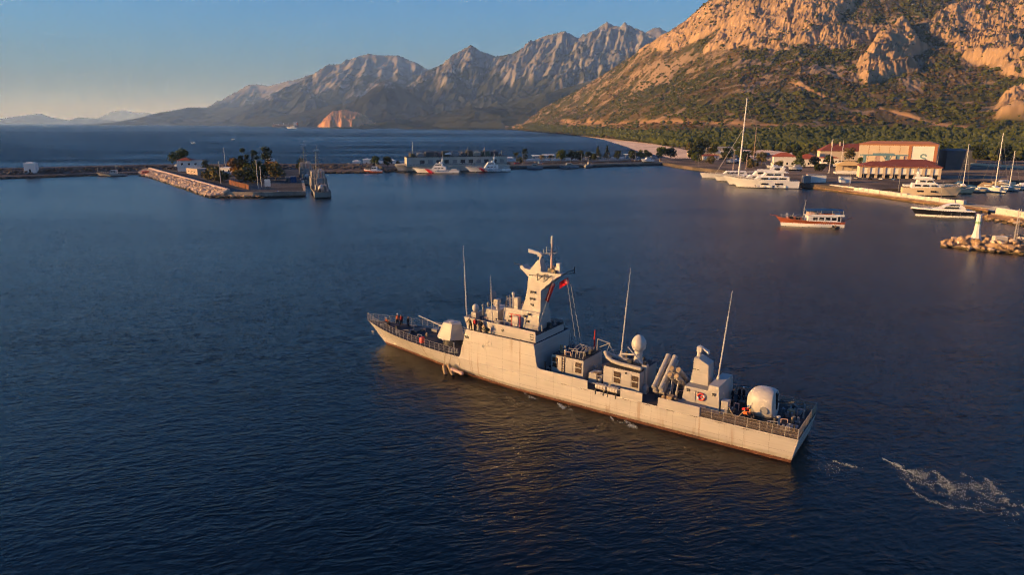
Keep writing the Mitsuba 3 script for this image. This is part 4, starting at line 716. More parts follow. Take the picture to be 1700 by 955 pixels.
sp('deckhouse', taper_box((16.95, -2.3), (21.45, 2.4), 2.6, 5.12, (.05, .02, .05, .05))); sp('deckhouse_roof', box((17.05, -2.2, 5.12), (21.35, 2.3, 5.17)), 'deck_paint')
louvre(19.3, 20.1, 3.45, 4.75, 2.39); louvre(17.15, 17.9, 3.4, 4.7, 2.39)
for a_, b_ in ((18.0, 19.05), (20.25, 20.5)): sp('hatch_door', box((a_, 2.38, 3.1), (b_, 2.42, 4.85)))
sp('wall_lamp', box((18.5, 2.4, 4.75), (18.7, 2.5, 4.95)), 'dark_metal')
rm = []
for z_, r_ in ((5.15, .62), (6.2, .45), (6.75, .46), (6.85, .62), (7.1, .76), (7.45, .84), (7.8, .82), (8.15, .70), (8.45, .47), (8.62, .22), (8.66, .04)): rm.append([(18.45 + r_ * math.cos(q), -.35 + r_ * math.sin(q), z_) for q in np.linspace(0, 2 * np.pi, 24, endpoint=False)])
sp('satellite_dome', loft(rm), 'radome', 40)
cr = sp('crane', cat([tube((16.9, .95, 2.7), (16.95, .95, 5.75), .28, .24, 10), box((16.7, .65, 5.3), (17.3, 1.25, 5.75))]), 'navy_grey_plain')
sp('boom', cat([hull([[16.8, .8, 5.4], [17.2, .8, 5.7], [16.8, 1.1, 5.4], [17.2, 1.1, 5.7], [19.2, .75, 7.3], [19.3, .75, 7.45], [19.2, .92, 7.3], [19.3, .92, 7.45]])]), 'radome', under=cr)
sp('boom_ram', tube((18.3, .4, 6.5), (20.2, .3, 6.2), .09), 'radome', under=cr); sp('boom_ram', tube((17.8, .3, 5.6), (19.2, .2, 5.6), .09), 'radome', under=cr)
sp('crane_foot', cat([ellipsoid((16.7, 1.3, 3.1), (.4, .4, .5), 1), ellipsoid((17.1, 1.6, 3.9), (.22, .22, .3), 1), box((16.4, 1.0, 2.62), (17.2, 1.8, 3.0))]), 'navy_grey_plain')
# deck edge
def edge_plate(s0, s1, z1, f=.0): 
    m_ = prism([(s0, 2.55), (s1, 2.55), (s1, z1), (s0 + f, z1)], 4.05, 4.145); sp('bulwark', m_); sp('bulwark', both(m_))
edge_plate(15.8, 18.4, 3.68); edge_plate(9.45, 14.0, 3.65)
# missile launchers: four round canisters each in a frame, one firing to each side
def launcher(s0, s1, low, high, sgn):
    L = sp('missile_launcher', cat([tube((s0 - .1, sgn * 1.1, 2.62), (s0 - .1, sgn * 1.0, 4.3), .07), tube((s1 + .1, sgn * 1.1, 2.62), (s1 + .1, sgn * 1.0, 4.3), .07), tube((s0 - .1, sgn * 1.8, 2.62), (s0, sgn * 1.1, 4.6), .07), tube((s1 + .1, sgn * 1.8, 2.62), (s1, sgn * 1.1, 4.6), .07), tube((s0 - .1, -sgn * .9, 2.62), (s0, -sgn * .4, 3.7), .07), tube((s1 + .1, -sgn * .9, 2.62), (s1, -sgn * .4, 3.7), .07),
                                  hull([[s0 - .38, sgn * 1.75, 4.85], [s1 + .38, sgn * 1.75, 4.85], [s0 - .38, -sgn * 1.0, 2.95], [s1 + .38, -sgn * 1.0, 2.95], [s0 - .38, sgn * 1.75, 4.95], [s1 + .38, sgn * 1.75, 4.95], [s0 - .38, -sgn * 1.0, 3.05], [s1 + .38, -sgn * 1.0, 3.05]])]), 'navy_grey_plain')
    d = np.array(high) - np.array(low); d /= np.linalg.norm(d); up = np.cross([1, 0, 0], d); up *= np.sign(up[2])
    for s_ in (s0, s1):
        for k in (0, .74):
            a = np.array([s_, low[1], low[2]]) + up * k; b = np.array([s_, high[1], high[2]]) + up * k
            c = sp('canister', tube(a, b, .275, .275, 16), 'navy_grey_plain', 40, under=L)
            for q in (.04, .3, .55, .8, .97): m_ = a + (b - a) * q; sp('canister_band', tube(m_ - d * .06, m_ + d * .06, .305, .305, 16), 'shade_grey' if q < .1 else 'navy_grey_plain', 40, under=L)
            sp('canister_cap', tube(b, b + d * .04, .27, .25, 14), 'fender_tan', 40, under=L)
launcher(15.3, 14.5, (0, 1.9, 3.25), (0, -1.9, 5.95), -1)
launcher(13.75, 13.0, (0, -1.7, 3.0), (0, 1.75, 5.55), 1)
for s_, y_ in ((13.3, 2.6), (12.6, 2.7), (13.9, 2.8)): sp('machinery', cat([tube((s_, y_, 2.62), (s_, y_, 3.1), .2), ellipsoid((s_, y_, 3.25), (.26, .26, .24), 1)]), 'fender_tan')
# aft deckhouse and director tower
sp('aft_deckhouse', taper_box((9.3, -2.1), (12.25, 2.1), 2.6, 4.75, (.0, .3, .08, .08))); sp('aft_roof', box((9.35, -1.95, 4.75), (11.9, 1.95, 4.79)), 'shade_grey')
sp('aft_deckhouse', taper_box((8.0, -2.35), (9.35, 2.35), 2.6, 5.5, (.25, .03, .15, .15)))
sp('aft_ledge', box((9.35, 2.1, 2.62), (13.0, 2.9, 3.15)), 'shade_grey')
sp('director_tower', prism([(9.85, 4.75), (11.85, 4.75), (11.6, 6.45), (11.55, 7.65), (11.05, 7.65), (9.95, 7.1)], -.8, .8)); sp('tower_seam', box((10.9, .8, 6.35), (11.62, .83, 6.43)), 'dark_metal')
sp('tracking_radar', cat([tube((11.3, 0, 7.6), (11.3, 0, 8.3), .26, .2), box((11.0, -.3, 8.2), (11.5, .3, 8.75)), hull([[11.1, .2, 8.75], [11.1, -.2, 8.75], [10.2, .25, 8.1], [10.2, -.25, 8.1], [10.3, .25, 8.4], [10.3, -.25, 8.4], [11.3, 0, 8.95]])]), 'radome')
for q in ((11.5, 4.4), (10.3, 4.3), (8.7, 4.6)): sp('wall_fitting', box((q[0] - .16, 2.02, q[1] - .14), (q[0] + .16, 2.36 if q[0] < 9 else 2.16, q[1] + .14)), 'dark_metal')
sp('aft_door', box((10.7, 2.05, 2.9), (11.25, 2.13, 4.5)))
sp('vent_box', box((7.2, 1.3, 2.62), (7.9, 2.2, 4.1))); sp('winch', cat([tube((7.0, 1.2, 3.0), (7.0, 2.2, 3.0), .35), box((6.8, 1.0, 2.62), (7.5, 2.3, 2.8))]), 'dark_metal')
# forward gun
base = sp('forward_gun', cat([tube((45.6, 0, 2.62), (45.6, 0, 3.35), 1.5, 1.4, 24)]), 'dark_metal')
lo_ = [(47.75, .95), (47.75, -.95), (47.0, -1.5), (45.0, -1.5), (43.75, -.15), (43.75, .15), (45.0, 1.5), (47.0, 1.5)]
hi_ = [(46.9, .5), (46.9, -.5), (46.6, -.8), (45.1, -.85), (44.3, -.1), (44.3, .1), (45.1, .85), (46.6, .8)]
sp('gun_house', hull([(a, b, 3.45) for a, b in lo_] + [(a, b, 5.6) for a, b in hi_]), 'navy_grey_plain', under=base)
sp('gun_hatch', tube((45.8, .1, 5.6), (45.8, .1, 5.7), .4, .36, 14), 'radome', under=base)
sp('barrel', cat([tube((46.9, 0, 4.55), (48.1, 0, 4.8), .2, .15, 12), tube((48.1, 0, 4.8), (51.7, 0, 5.45), .085, .07, 10), tube((51.5, 0, 5.41), (51.9, 0, 5.48), .1, .1, 10)]), 'navy_grey_plain', under=base)
sp('gun_mantlet', ellipsoid((47.2, 0, 4.6), (.5, .42, .6), 2), 'radome', True, under=base)
sp('gun_lug', ellipsoid((46.2, 1.4, 3.45), (.3, .16, .22), 1), 'radome', under=base)
# after gun: a rounded closed dome cut flat towards the stern
gd = ellipsoid((0, 0, 0), (1, 1, 1), 4); v_ = gd.vertices; v_ = np.sign(v_) * np.abs(v_) ** .82; v_ = v_ / np.abs(v_).max(0)
v_ = np.c_[np.clip(v_[:, 0] * 1.75, -1.05 + .12 * v_[:, 2], 9), v_[:, 1] * 1.55, np.clip(v_[:, 2] * 1.6, -1.35, 9)]
gd.vertices = v_ + [4.05, .1, 4.15]
gb = sp('after_gun', tube((4.05, .1, 2.62), (4.05, .1, 2.85), 1.35, 1.3, 24), 'dark_metal')
sp('gun_dome', gd, 'radome', 35, under=gb)
sl = [hull([[2.98 + .12 * 0, y0, 3.6], [2.9, y0, 3.6], [2.9, y0 + .45, 3.6], [2.98, y0 + .45, 3.6], [2.9, y0, 5.3], [3.2, y0, 5.45], [3.2, y0 + .45, 5.45], [2.9, y0 + .45, 5.3]]) for y0 in (-.35,)]
sp('gun_slot', cat(sl), 'dark_glass', under=gb)
for y_ in (-.2, 0.05): sp('gun_barrel', tube((3.0, y_, 4.4), (1.3, y_, 4.75), .06, .05), 'dark_metal', under=gb)
rg = trimesh.creation.annulus(.3, .38, .08, sections=24); rg.apply_transform(trimesh.transformations.rotation_matrix(math.pi / 2, [1, 0, 0])); rg.apply_translation([3.75, 1.66, 3.85]); sp('dome_hatch', rg, 'shade_grey', under=gb)
sp('hatch_plate', tube((3.75, 1.6, 3.85), (3.75, 1.68, 3.85), .3, n=20), 'shade_grey', under=gb)
sp('dome_vent', hull([[4.9, 1.5, 3.3], [5.0, 1.5, 3.3], [4.95, 1.52, 4.5], [4.75, 1.55, 3.5], [5.12, 1.48, 3.5]]), 'shade_grey', under=gb)
# rails
def rail(pts, n, h=1.0, net=False):
    P_ = np.array(pts, float); L_ = np.r_[0, np.cumsum(np.linalg.norm(np.diff(P_, axis=0), axis=1))]
    q = np.linspace(0, L_[-1], n); S = np.c_[[np.interp(q, L_, P_[:, k]) for k in range(3)]].T
    r_ = sp('railing', cat([pipe(S + [0, 0, h * f], .014 if f < 1 else .02, 4) for f in (.35, .68, 1.0)]), 'wire')
    for c in S: sp('stanchion', tube(c, c + [0, 0, h + .04], .030, .026, 6), 'navy_grey_plain', under=r_)
    if net:
        q = np.linspace(0, L_[-1], int(L_[-1] / .11)); S2 = np.c_[[np.interp(q, L_, P_[:, k]) for k in range(3)]].T
        w = [tube(c + [0, 0, .05], c + [0, 0, h], .012, .012, 3) for c in S2] + [pipe(S + [0, 0, z_], .012, 3) for z_ in np.arange(.12, h, .11)]
        sp('safety_net', cat(w), 'fender_tan', kind='stuff', under=r_)
for sg_ in (1, -1):
    e = Ld[(Ld[:, 0] > 41.9)] * [1, sg_, 1] - [0, .1 * sg_, 0.02]; rail(e, 24, 1.02)
    rail([(9.4, 4.03 * sg_, 2.64), (4, 3.95 * sg_, 2.64), (-.1, 3.82 * sg_, 2.64)], 9, 1.02, True)
rail([(-.12, 3.8, 2.64), (-.12, -3.8, 2.64)], 8, 1.02, True)
# bow and stern fittings
sp('wave_breaker', cat([hull([[52.4, 1.9, 2.75], [52.5, 1.9, 2.75], [52.4, 1.9, 3.25], [53.3, .2, 2.8], [53.4, .2, 2.8], [53.3, .2, 3.4]]), hull([[52.4, -1.9, 2.75], [52.5, -1.9, 2.75], [52.4, -1.9, 3.25], [53.3, -.2, 2.8], [53.4, -.2, 2.8], [53.3, -.2, 3.4]])]), 'shade_grey')
for s_, y_ in ((58.6, .5), (58.6, -.5), (54.5, 1.6), (54.5, -1.6), (43.2, 3.2), (42.6, 2.9), (1.2, 2.4), (1.2, -2.4), (1.6, -1.0), (.8, -.2)):
    sp('bollard', cat([tube((s_, y_, 2.66), (s_, y_, 3.2), .13), tube((s_ + .4, y_, 2.66), (s_ + .4, y_, 3.2), .13), box((s_ - .2, y_ - .18, 2.64), (s_ + .6, y_ + .18, 2.72))]), 'shade_grey')
sp('capstan', cat([tube((56.2, 0, 2.75), (56.2, 0, 3.3), .35, .25, 14), tube((56.2, 0, 3.3), (56.2, 0, 3.4), .4, .4, 14)]), 'dark_metal')
sp('deck_locker', box((48.8, 2.3, 2.66), (49.3, 2.9, 3.5)), 'red_paint'); sp('deck_locker', box((50.3, -2.6, 2.7), (51.3, -1.9, 3.2)), 'shade_grey')
sp('hose_reel', tube((4.9, 1.75, 3.05), (4.9, 2.15, 3.05), .42, n=16), 'dark_metal'); sp('fuel_bottle', tube((2.5, 1.9, 2.62), (2.5, 1.9, 3.5), .22, n=12), 'dark_metal')
RF = np.random.default_rng(5)
def clutter(n, s0, s1, y0, y1, z, hmax, mats):
    for i in range(n):
        s_, y_, h_ = RF.uniform(s0, s1), RF.uniform(y0, y1), RF.uniform(.25, hmax); w_ = RF.uniform(.12, .35)
        if i % 3 == 0: sp('deck_fitting', taper_box((s_ - w_, y_ - w_), (s_ + w_, y_ + w_), z, z + h_, .03), mats[i % len(mats)])
        elif i % 3 == 1: sp('deck_vent', cat([tube((s_, y_, z), (s_, y_, z + h_), w_ * .5, w_ * .45), ellipsoid((s_, y_, z + h_), (w_ * .75, w_ * .75, w_ * .45), 1)]), mats[i % len(mats)])
        else: sp('pipe_run', pipe([(s_, y_, z), (s_, y_, z + h_), (s_ + w_ * 3, y_ + w_, z + h_), (s_ + w_ * 3, y_ + w_, z)], .05), mats[i % len(mats)])
MX_ = ('dark_metal', 'shade_grey', 'navy_grey_plain', 'fender_tan', 'dark_metal', 'pink_mast')
clutter(16, 21.7, 23.9, -2.4, 2.0, 2.62, 1.4, MX_); clutter(10, 24.4, 28.0, -2.0, 1.9, 5.16, .9, MX_); clutter(8, 17.3, 21.0, -2.0, -.9, 5.16, .9, MX_); clutter(14, 12.4, 16.6, -2.9, 2.8, 2.62, 1.2, MX_); clutter(10, 28.5, 29.4, -3.2, 2.8, 2.62, 1.6, MX_)
clutter(12, 36.4, 40.3, -2.8, 2.6, 7.33, 1.0, MX_); clutter(8, 31.0, 36, -1.2, 1.2, 9.5, 1.0, MX_); clutter(12, .5, 2.8, -3.2, 2.6, 2.65, .8, MX_); clutter(8, 6.2, 7.8, -3.2, .8, 2.65, .9, MX_); clutter(10, 42.2, 44.0, -2.8, 2.8, 2.66, .9, MX_); clutter(10, 49, 55, -1.8, 1.8, 2.75, .5, MX_)
clutter(9, 30.2, 31.4, -3.0, 3.0, 7.33, .9, MX_)
clutter(7, 28.6, 30.8, -.6, .6, 14.56, .7, MX_)
sp('white_bottle', tube((2.3, 1.6, 2.62), (2.3, 1.6, 3.6), .2, .2, 12), 'radome', 40)
sp('stern_gear', box((.5, .9, 2.64), (1.5, 2.0, 2.82)), 'shade_grey')
sp('stern_locker', cat([box((1.0, -3.2, 2.64), (2.2, -2.0, 3.0)), tube((1.4, -3.0, 3.0), (1.9, -2.6, 3.6), .1)]), 'shade_grey')
sp('stern_post', tube((.6, -1.5, 2.64), (.6, -1.5, 3.5), .08), 'shade_grey'); sp('stern_post', tube((.9, -3.4, 2.64), (.9, -3.4, 3.4), .12), 'shade_grey')
sp('anchor', cat([box((60.1, .95, 1.9), (60.5, 1.12, 2.0)), tube((60.3, 1.0, 1.9), (60.3, 1.0, 1.45), .06)]), 'wire')
for k in range(9): sp('hull_frame_mark', box((26 - k * 2.6, 4.148, 2.5), (25.2 - k * 2.6, 4.156, 2.54)), 'louvre')

# ------------------------------------------------------------------ things carried on the warship
def on(name, label, cat_, mesh, bsdf, group=None, smooth=False):
    k = solo(name, mesh, bsdf, label, cat_, group, smooth=smooth); scene[k]['to_world'] = SHIP_T; return k
rib = thing('inflatable_boat', 'grey inflatable boat stowed on the middle deckhouse under the crane', 'inflatable boat')
tub = [(22.0, .9, 6.2), (21.5, 1.35, 5.85), (20.7, 1.6, 5.6), (19.5, 1.7, 5.5), (17.2, 1.75, 5.45)]
part(rib, 'tube', cat([pipe(tub, .24, 10)] + [ellipsoid(q, (.24, .24, .24), 1) for q in tub] + [pipe([(22.0, .9, 6.2), (21.5, .45, 5.85), (20.7, .2, 5.6), (19.5, .1, 5.5), (17.2, .05, 5.45)], .24, 10)]), 'rib_grey', 50, to_world=SHIP_T)
part(rib, 'floor', hull([[21.6, .9, 5.8], [20.5, 1.5, 5.4], [20.5, .3, 5.4], [17.1, 1.6, 5.4], [17.1, .2, 5.4], [17.1, .9, 5.18], [21.2, .9, 5.4]]), 'dark_metal', to_world=SHIP_T)
part(rib, 'console', box((18.6, .6, 5.4), (19.1, 1.2, 6.0)), 'dark_metal', to_world=SHIP_T)
part(rib, 'outboard_motor', cat([box((16.9, .7, 5.6), (17.2, 1.1, 6.1)), box((16.95, .82, 5.2), (17.1, .98, 5.6))]), 'black_paint', to_world=SHIP_T)
for s_, lb in ((20.95, 'white life raft canister on the deck edge, the one nearer the bow'), (19.45, 'white life raft canister on the deck edge, the one nearer the stern')):
    k = thing('life_raft', lb, 'life raft', 'life raft canisters on the deck edge')
    part(k, 'canister', loft([[(s_ + a, 3.75 + r_ * math.cos(q), 3.15 + r_ * math.sin(q)) for q in np.linspace(0, 2 * np.pi, 16, endpoint=False)] for a, r_ in ((-.68, .2), (-.62, .34), (-.05, .36), (.05, .36), (.62, .34), (.68, .2))]), 'radome', 40, to_world=SHIP_T)
    for a in (-.35, 0, .35): part(k, 'strap', tube((s_ + a - .04, 3.75, 3.15), (s_ + a + .04, 3.75, 3.15), .375, .375, 16), 'fender_tan', to_world=SHIP_T)
    part(k, 'cradle', cat([box((s_ + a - .05, 3.5, 2.3), (s_ + a + .05, 4.2, 2.84)) for a in (-.5, .5)]), 'dark_metal', to_world=SHIP_T)
k = thing('life_raft_rack', 'dark curved rack end beside the life raft canisters', 'rack')
part(k, 'rail', cat([pipe([(21.9, 4.1, 3.5), (18.4, 4.1, 3.45), (18.2, 4.1, 3.1), (18.3, 4.1, 2.66)], .05)]), 'wire', to_world=SHIP_T); part(k, 'drum', tube((18.75, 3.75, 3.1), (18.45, 3.75, 3.1), .36, .3, 16), 'dark_metal', to_world=SHIP_T)
k = thing('lifebuoy', 'red and white lifebuoy hung on the aft deckhouse wall', 'lifebuoy')
for i in range(8):
    q0 = np.linspace(i * math.pi / 4, (i + 1) * math.pi / 4, 5)
    part(k, 'segment', pipe([(10.05 + .36 * math.cos(a), 2.2, 4.0 + .36 * math.sin(a)) for a in q0], .09, 8), 'red_paint' if i % 4 != 3 else 'white_paint', to_world=SHIP_T)
part(k, 'light', tube((10.05, 2.12, 3.95), (10.05, 2.2, 4.0), .1), 'red_paint', to_world=SHIP_T)
for i, (s_, lb, m_) in enumerate(((43.55, 'tan rope fender hanging on the hull below the fore deck, furthest forward', 'fender_tan'), (42.55, 'dark tan rope fender, the middle one of three on the hull', 'fender_tan'), (41.5, 'pinkish fender lying along the hull, furthest aft of the three', 'pink_mast'))):
    k = thing('fender', lb, 'fender', 'fenders hanging on the warship')
    zz = (.35, .75, .72)[i]; a0 = np.array([s_, 4.3, zz]); d_ = np.array([(.12, 0, .55), (.25, .05, .5), (-.75, -.02, -.12)][i])
    part(k, 'body', cat([tube(a0 - d_, a0 + d_, .3 - .07 * (i == 2), .28 - .07 * (i == 2), 12), ellipsoid(a0 + d_, (.28, .28, .28), 1), ellipsoid(a0 - d_, (.3, .3, .28), 1)]), m_, 40, to_world=SHIP_T)
    part(k, 'line', tube(a0 + d_, (s_ + .1, 4.05, 2.7), .03), 'rope', to_world=SHIP_T)
hz = [(7.2, 2.0, 3.6), (6.9, 2.2, 3.3), (6.5, 2.2, 2.75), (6.1, 2.0, 2.7), (5.75, 1.75, 3.2), (5.5, 1.75, 3.5), (5.2, 1.9, 3.2), (4.9, 2.1, 3.05)]
on('hose', 'pale hose looping from the winch to the reel on the stern', 'hose', pipe(hz, .055, 6), 'rope')
def flag(name, label, o, u_, v_, w, h, fold, emblem=True):
    """cloth from a corner o, width along u_, drop along v_"""
    o, u_, v_ = (np.array(x, float) for x in (o, u_, v_)); nx, ny = 14, 8
    def P_(a, b, off=0.0):
        n_ = np.cross(u_, v_); n_ /= np.linalg.norm(n_)
        return o + u_ * w * a + v_ * h * b + n_ * (fold * math.sin(6.5 * a + 1.5 * b) * (.3 + a) + off) - np.array([0, 0, .18 * w * a * a])
    k = thing(name, label, 'flag')
    g = np.array([[P_(i / nx, j / ny) for j in range(ny + 1)] for i in range(nx + 1)])
    part(k, 'cloth', loft(g, close=False), 'flag_red', True, to_world=SHIP_T)
    if emblem:
        for off in (.02, -.02):
            cs = sg.Point(.36, .5).buffer(.25).difference(sg.Point(.43, .5).buffer(.2)); st = sg.Polygon([(.62 + (.12 if q % 2 == 0 else .05) * math.cos(math.pi + q * math.pi / 5), .5 + (.12 if q % 2 == 0 else .05) * math.sin(math.pi + q * math.pi / 5)) for q in range(10)])
            ms = []
            for s_ in (cs, st):
                vv, ff = trimesh.creation.triangulate_polygon(s_, engine='earcut'); ms.append(trimesh.Trimesh([P_(a * h / w, b, off) for a, b in vv], ff, process=False))
            part(k, 'emblem', cat(ms), 'white_twosided', to_world=SHIP_T)
mat('white_twosided', (0.8, 0.8, 0.8), .8, .1, two=True)
flag('flag', 'small red flag with white crescent flying aft of the mast', (27.95, -.4, 14.05), (.85, .25, -.40), (-.1, 0, -1), 1.2, .75, .07)
flag('flag', 'large red flag drooping on its halyard below the mast platform', (29.85, .15, 13.3), (.43, 0, -.9), (-.62, -.3, -.3), 2.2, .62, .10)
on('halyard', 'pair of thin signal lines running down from the yard to the deckhouse', 'rope', cat([tube((28.1, -.3, 14.1), (26.6, -.6, 5.2), .03, n=5), tube((28.0, -.8, 14.1), (26.0, -.8, 5.2), .03, n=5)]), 'wire')
on('flag_halyard', 'line holding the large drooping flag to the bridge roof', 'rope', tube((29.3, .4, 14.2), (31.0, 1.5, 7.4), .025, n=5), 'wire')

# ------------------------------------------------------------------ people
def capsule_chain(segs):
    out = m3.Manifold()
    for (p, r0), (q, r1) in segs:
        a = m3.Manifold.sphere(r0, 12).translate(tuple(map(float, p))); b = m3.Manifold.sphere(r1, 12).translate(tuple(map(float, q)))
        out = out + m3.Manifold.batch_hull([a, b])
    return out
def smooth_mesh(man, size=.05):
    m_ = man.refine_to_length(size).to_mesh(); t_ = trimesh.Trimesh(m_.vert_properties[:, :3], m_.tri_verts, process=True)
    trimesh.smoothing.filter_taubin(t_, iterations=6); return t_
def person(label, world, yaw, pose='stand', cloth='navy_cloth', vest=None, head=None, group=None):
    """x is the way the figure faces, z up, feet at 0"""
    crouch = pose == 'crouch'; hip = .52 if crouch else .93; lean = .38 if crouch else (.16 if pose == 'lean' else .02)
    sh = np.array([lean, 0, hip + (.44 if crouch else .51)]); pel = np.array([-.12 if crouch else 0, 0, hip])
    head_c = sh + [.06 + lean * .2, 0, .25]
    k = thing('person', label, 'person', group)
    loc = T().translate(list(world)).rotate([0, 0, 1], yaw)
    J = {}
    for s_ in (1, -1):
        J['hip', s_] = pel + [0, .09 * s_, 0]; J['ank', s_] = np.array([(-.1 if s_ > 0 else .14) if pose != 'stand' else .04 * s_, .13 * s_, .08])
        J['knee', s_] = (np.array([.32, .16 * s_, .42]) if crouch else (J['hip', s_] + J['ank', s_]) / 2 + [.05, 0, .02])
        J['sh', s_] = sh + [0, .19 * s_, 0]
        J['el', s_] = J['sh', s_] + ([.16, .07 * s_, -.24] if pose != 'stand' else [-.02, .08 * s_, -.28])
        J['wr', s_] = J['el', s_] + ([.22, -.05 * s_, -.05] if pose != 'stand' else [.08, -.02 * s_, -.25])
    skin = [((head_c, .098), (head_c - [.0, 0, .05], .085)), ((head_c + [.03, 0, -.06], .07), (head_c + [.05, 0, -.08], .06)), ((sh + [0, 0, .02], .06), (head_c - [0.02, 0, .08], .055)), ((head_c + [.1, 0, -.01], .018), (head_c + [.12, 0, -.03], .016))]
    skin += [((head_c + [0, .1 * s_, 0], .02), (head_c + [0, .1 * s_, -.04], .016)) for s_ in (1, -1)]
    skin += [((sh - [0, 0, .1], .09), (sh + [0, 0, .02], .06))]
    for s_ in (1, -1):
        w = J['wr', s_]; d_ = w - J['el', s_]; d_ /= np.linalg.norm(d_); sd = np.cross(d_, [1, 0, .3]); sd /= np.linalg.norm(sd)
        skin += [((J['sh', s_], .05), (J['el', s_], .042)), ((J['el', s_], .04), (w, .03)), ((w, .032), (w + d_ * .08, .036)), ((sh - [0, 0, .1], .08), (J['sh', s_], .05))]
        for f in (-1.5, -.5, .5, 1.5): skin += [((w + d_ * .08 + sd * .018 * f, .012), (w + d_ * (.16 - .01 * abs(f)) + sd * .02 * f + np.array([.01, 0, -.01]), .009))]
        skin += [((w + d_ * .03 + sd * .03, .013), (w + d_ * .09 + sd * .06, .01))]
    part(k, 'body', smooth_mesh(capsule_chain(skin), .06), 'skin', True, to_world=loc)
    tr = [((pel + [0, .05, .02], .135), (pel + [0, -.05, .02], .135))]
    for s_ in (1, -1): tr += [((J['hip', s_], .12), (J['knee', s_], .085)), ((J['knee', s_], .082), (J['ank', s_], .062))]
    part(k, 'trousers', smooth_mesh(capsule_chain(tr), .07), cloth, True, to_world=loc)
    jk = [((pel + [0, 0, .06], .15), (sh - [0, 0, .12], .165))] + [((sh - [0, .1 * s_, .06], .115), (J['sh', s_], .08)) for s_ in (1, -1)]
    for s_ in (1, -1): jk += [((J['sh', s_], .078), (J['el', s_], .06)), ((J['el', s_], .058), (J['wr', s_], .046)), ((sh - [0, 0, .12], .13), (J['sh', s_], .07))]
    part(k, 'jacket', smooth_mesh(capsule_chain(jk), .07), cloth, True, to_world=loc)
    for s_ in (1, -1): a = J['ank', s_]; part(k, 'shoe', smooth_mesh(capsule_chain([((a - [.03, 0, .03], .05), (a + [.15, 0, -.045], .038))]), .05), 'black_paint', True, to_world=loc)
    if vest: part(k, 'life_vest', smooth_mesh(capsule_chain([((pel + [.02, 0, .2], .175), (sh - [-.02, 0, .1], .19))] + [((sh - [-.05, .09 * s_, .02], .09), (pel + [.1, .09 * s_, .18], .1)) for s_ in (1, -1)]), .08), vest, True, to_world=loc)
    hc = head_c + [-.005, 0, .035]; hm_ = capsule_chain([((hc, .108), (hc + [0, 0, .02], .104))]).trim_by_plane((-.25, 0, .97), float(hc[2] * .97 - .25 * hc[0] - .01))
    part(k, 'helmet' if head else 'hair', smooth_mesh(hm_, .06), head or 'black_paint', True, to_world=loc)
    return k
SY = SHIP_AT[2]
def crew(label, s_, y_, yaw, z=2.66, **k): person(label, (*on_ship(s_, y_), z), SY + yaw, **k)
crew('bending crewman in orange vest and white helmet near the bow tip', 57.6, .5, 70, pose='lean', vest='vest_orange', head='cap_white')
crew('dark clothed crewman behind the white helmeted man at the bow', 56.7, 1.15, 60, pose='stand')
crew('crewman in red life vest standing left of the capstan', 57.0, -1.6, 140, pose='stand', vest='vest_red')
crew('crewman in orange vest seen beside the red vested man on the bow', 57.7, -1.5, -60, pose='lean', vest='vest_orange', head='cap_white')
crew('dark figure standing behind the red vested crewman on the bow', 55.6, -1.6, 200, pose='stand')
crew('officer leaning at the front of the port bridge wing', 39.6, 3.72, 80, z=6.43, pose='lean', cloth='olive_cloth', head='cap_white')
crew('crewman in red vest on the port bridge wing', 38.9, 3.68, 100, z=6.43, pose='stand', cloth='navy_cloth', vest='vest_red')
crew('dark clothed lookout on the port bridge wing, third from the front', 38.0, 3.7, 90, z=6.43, pose='stand')
crew('olive clothed crewman bending on the bridge wing, furthest aft', 36.9, 3.7, 60, z=6.43, pose='crouch', cloth='olive_cloth')
crew('dark uniformed sailor with white cap standing before the after gun', 6.85, -2.1, 30, pose='stand', head='cap_white')
crew('dark figure in the shade by the aft deckhouse, nearer the wall', 8.0, -2.7, 200, pose='stand') if False else crew('dark figure in the shade behind the aft deckhouse, nearer the wall', 7.75, -1.1, 200, pose='stand')
crew('dark figure in the shade behind the aft deckhouse, nearer the stern', 7.3, -1.9, 170, pose='stand')
crew('sailor in red vest and blue helmet handling the hose', 5.75, 1.35, 150, pose='crouch', vest='vest_red', head='cap_blue')
crew('sailor in yellow helmet crouching with the hose beside the after gun', 5.35, 2.3, 160, pose='crouch', vest='vest_orange', head='yellow_paint')

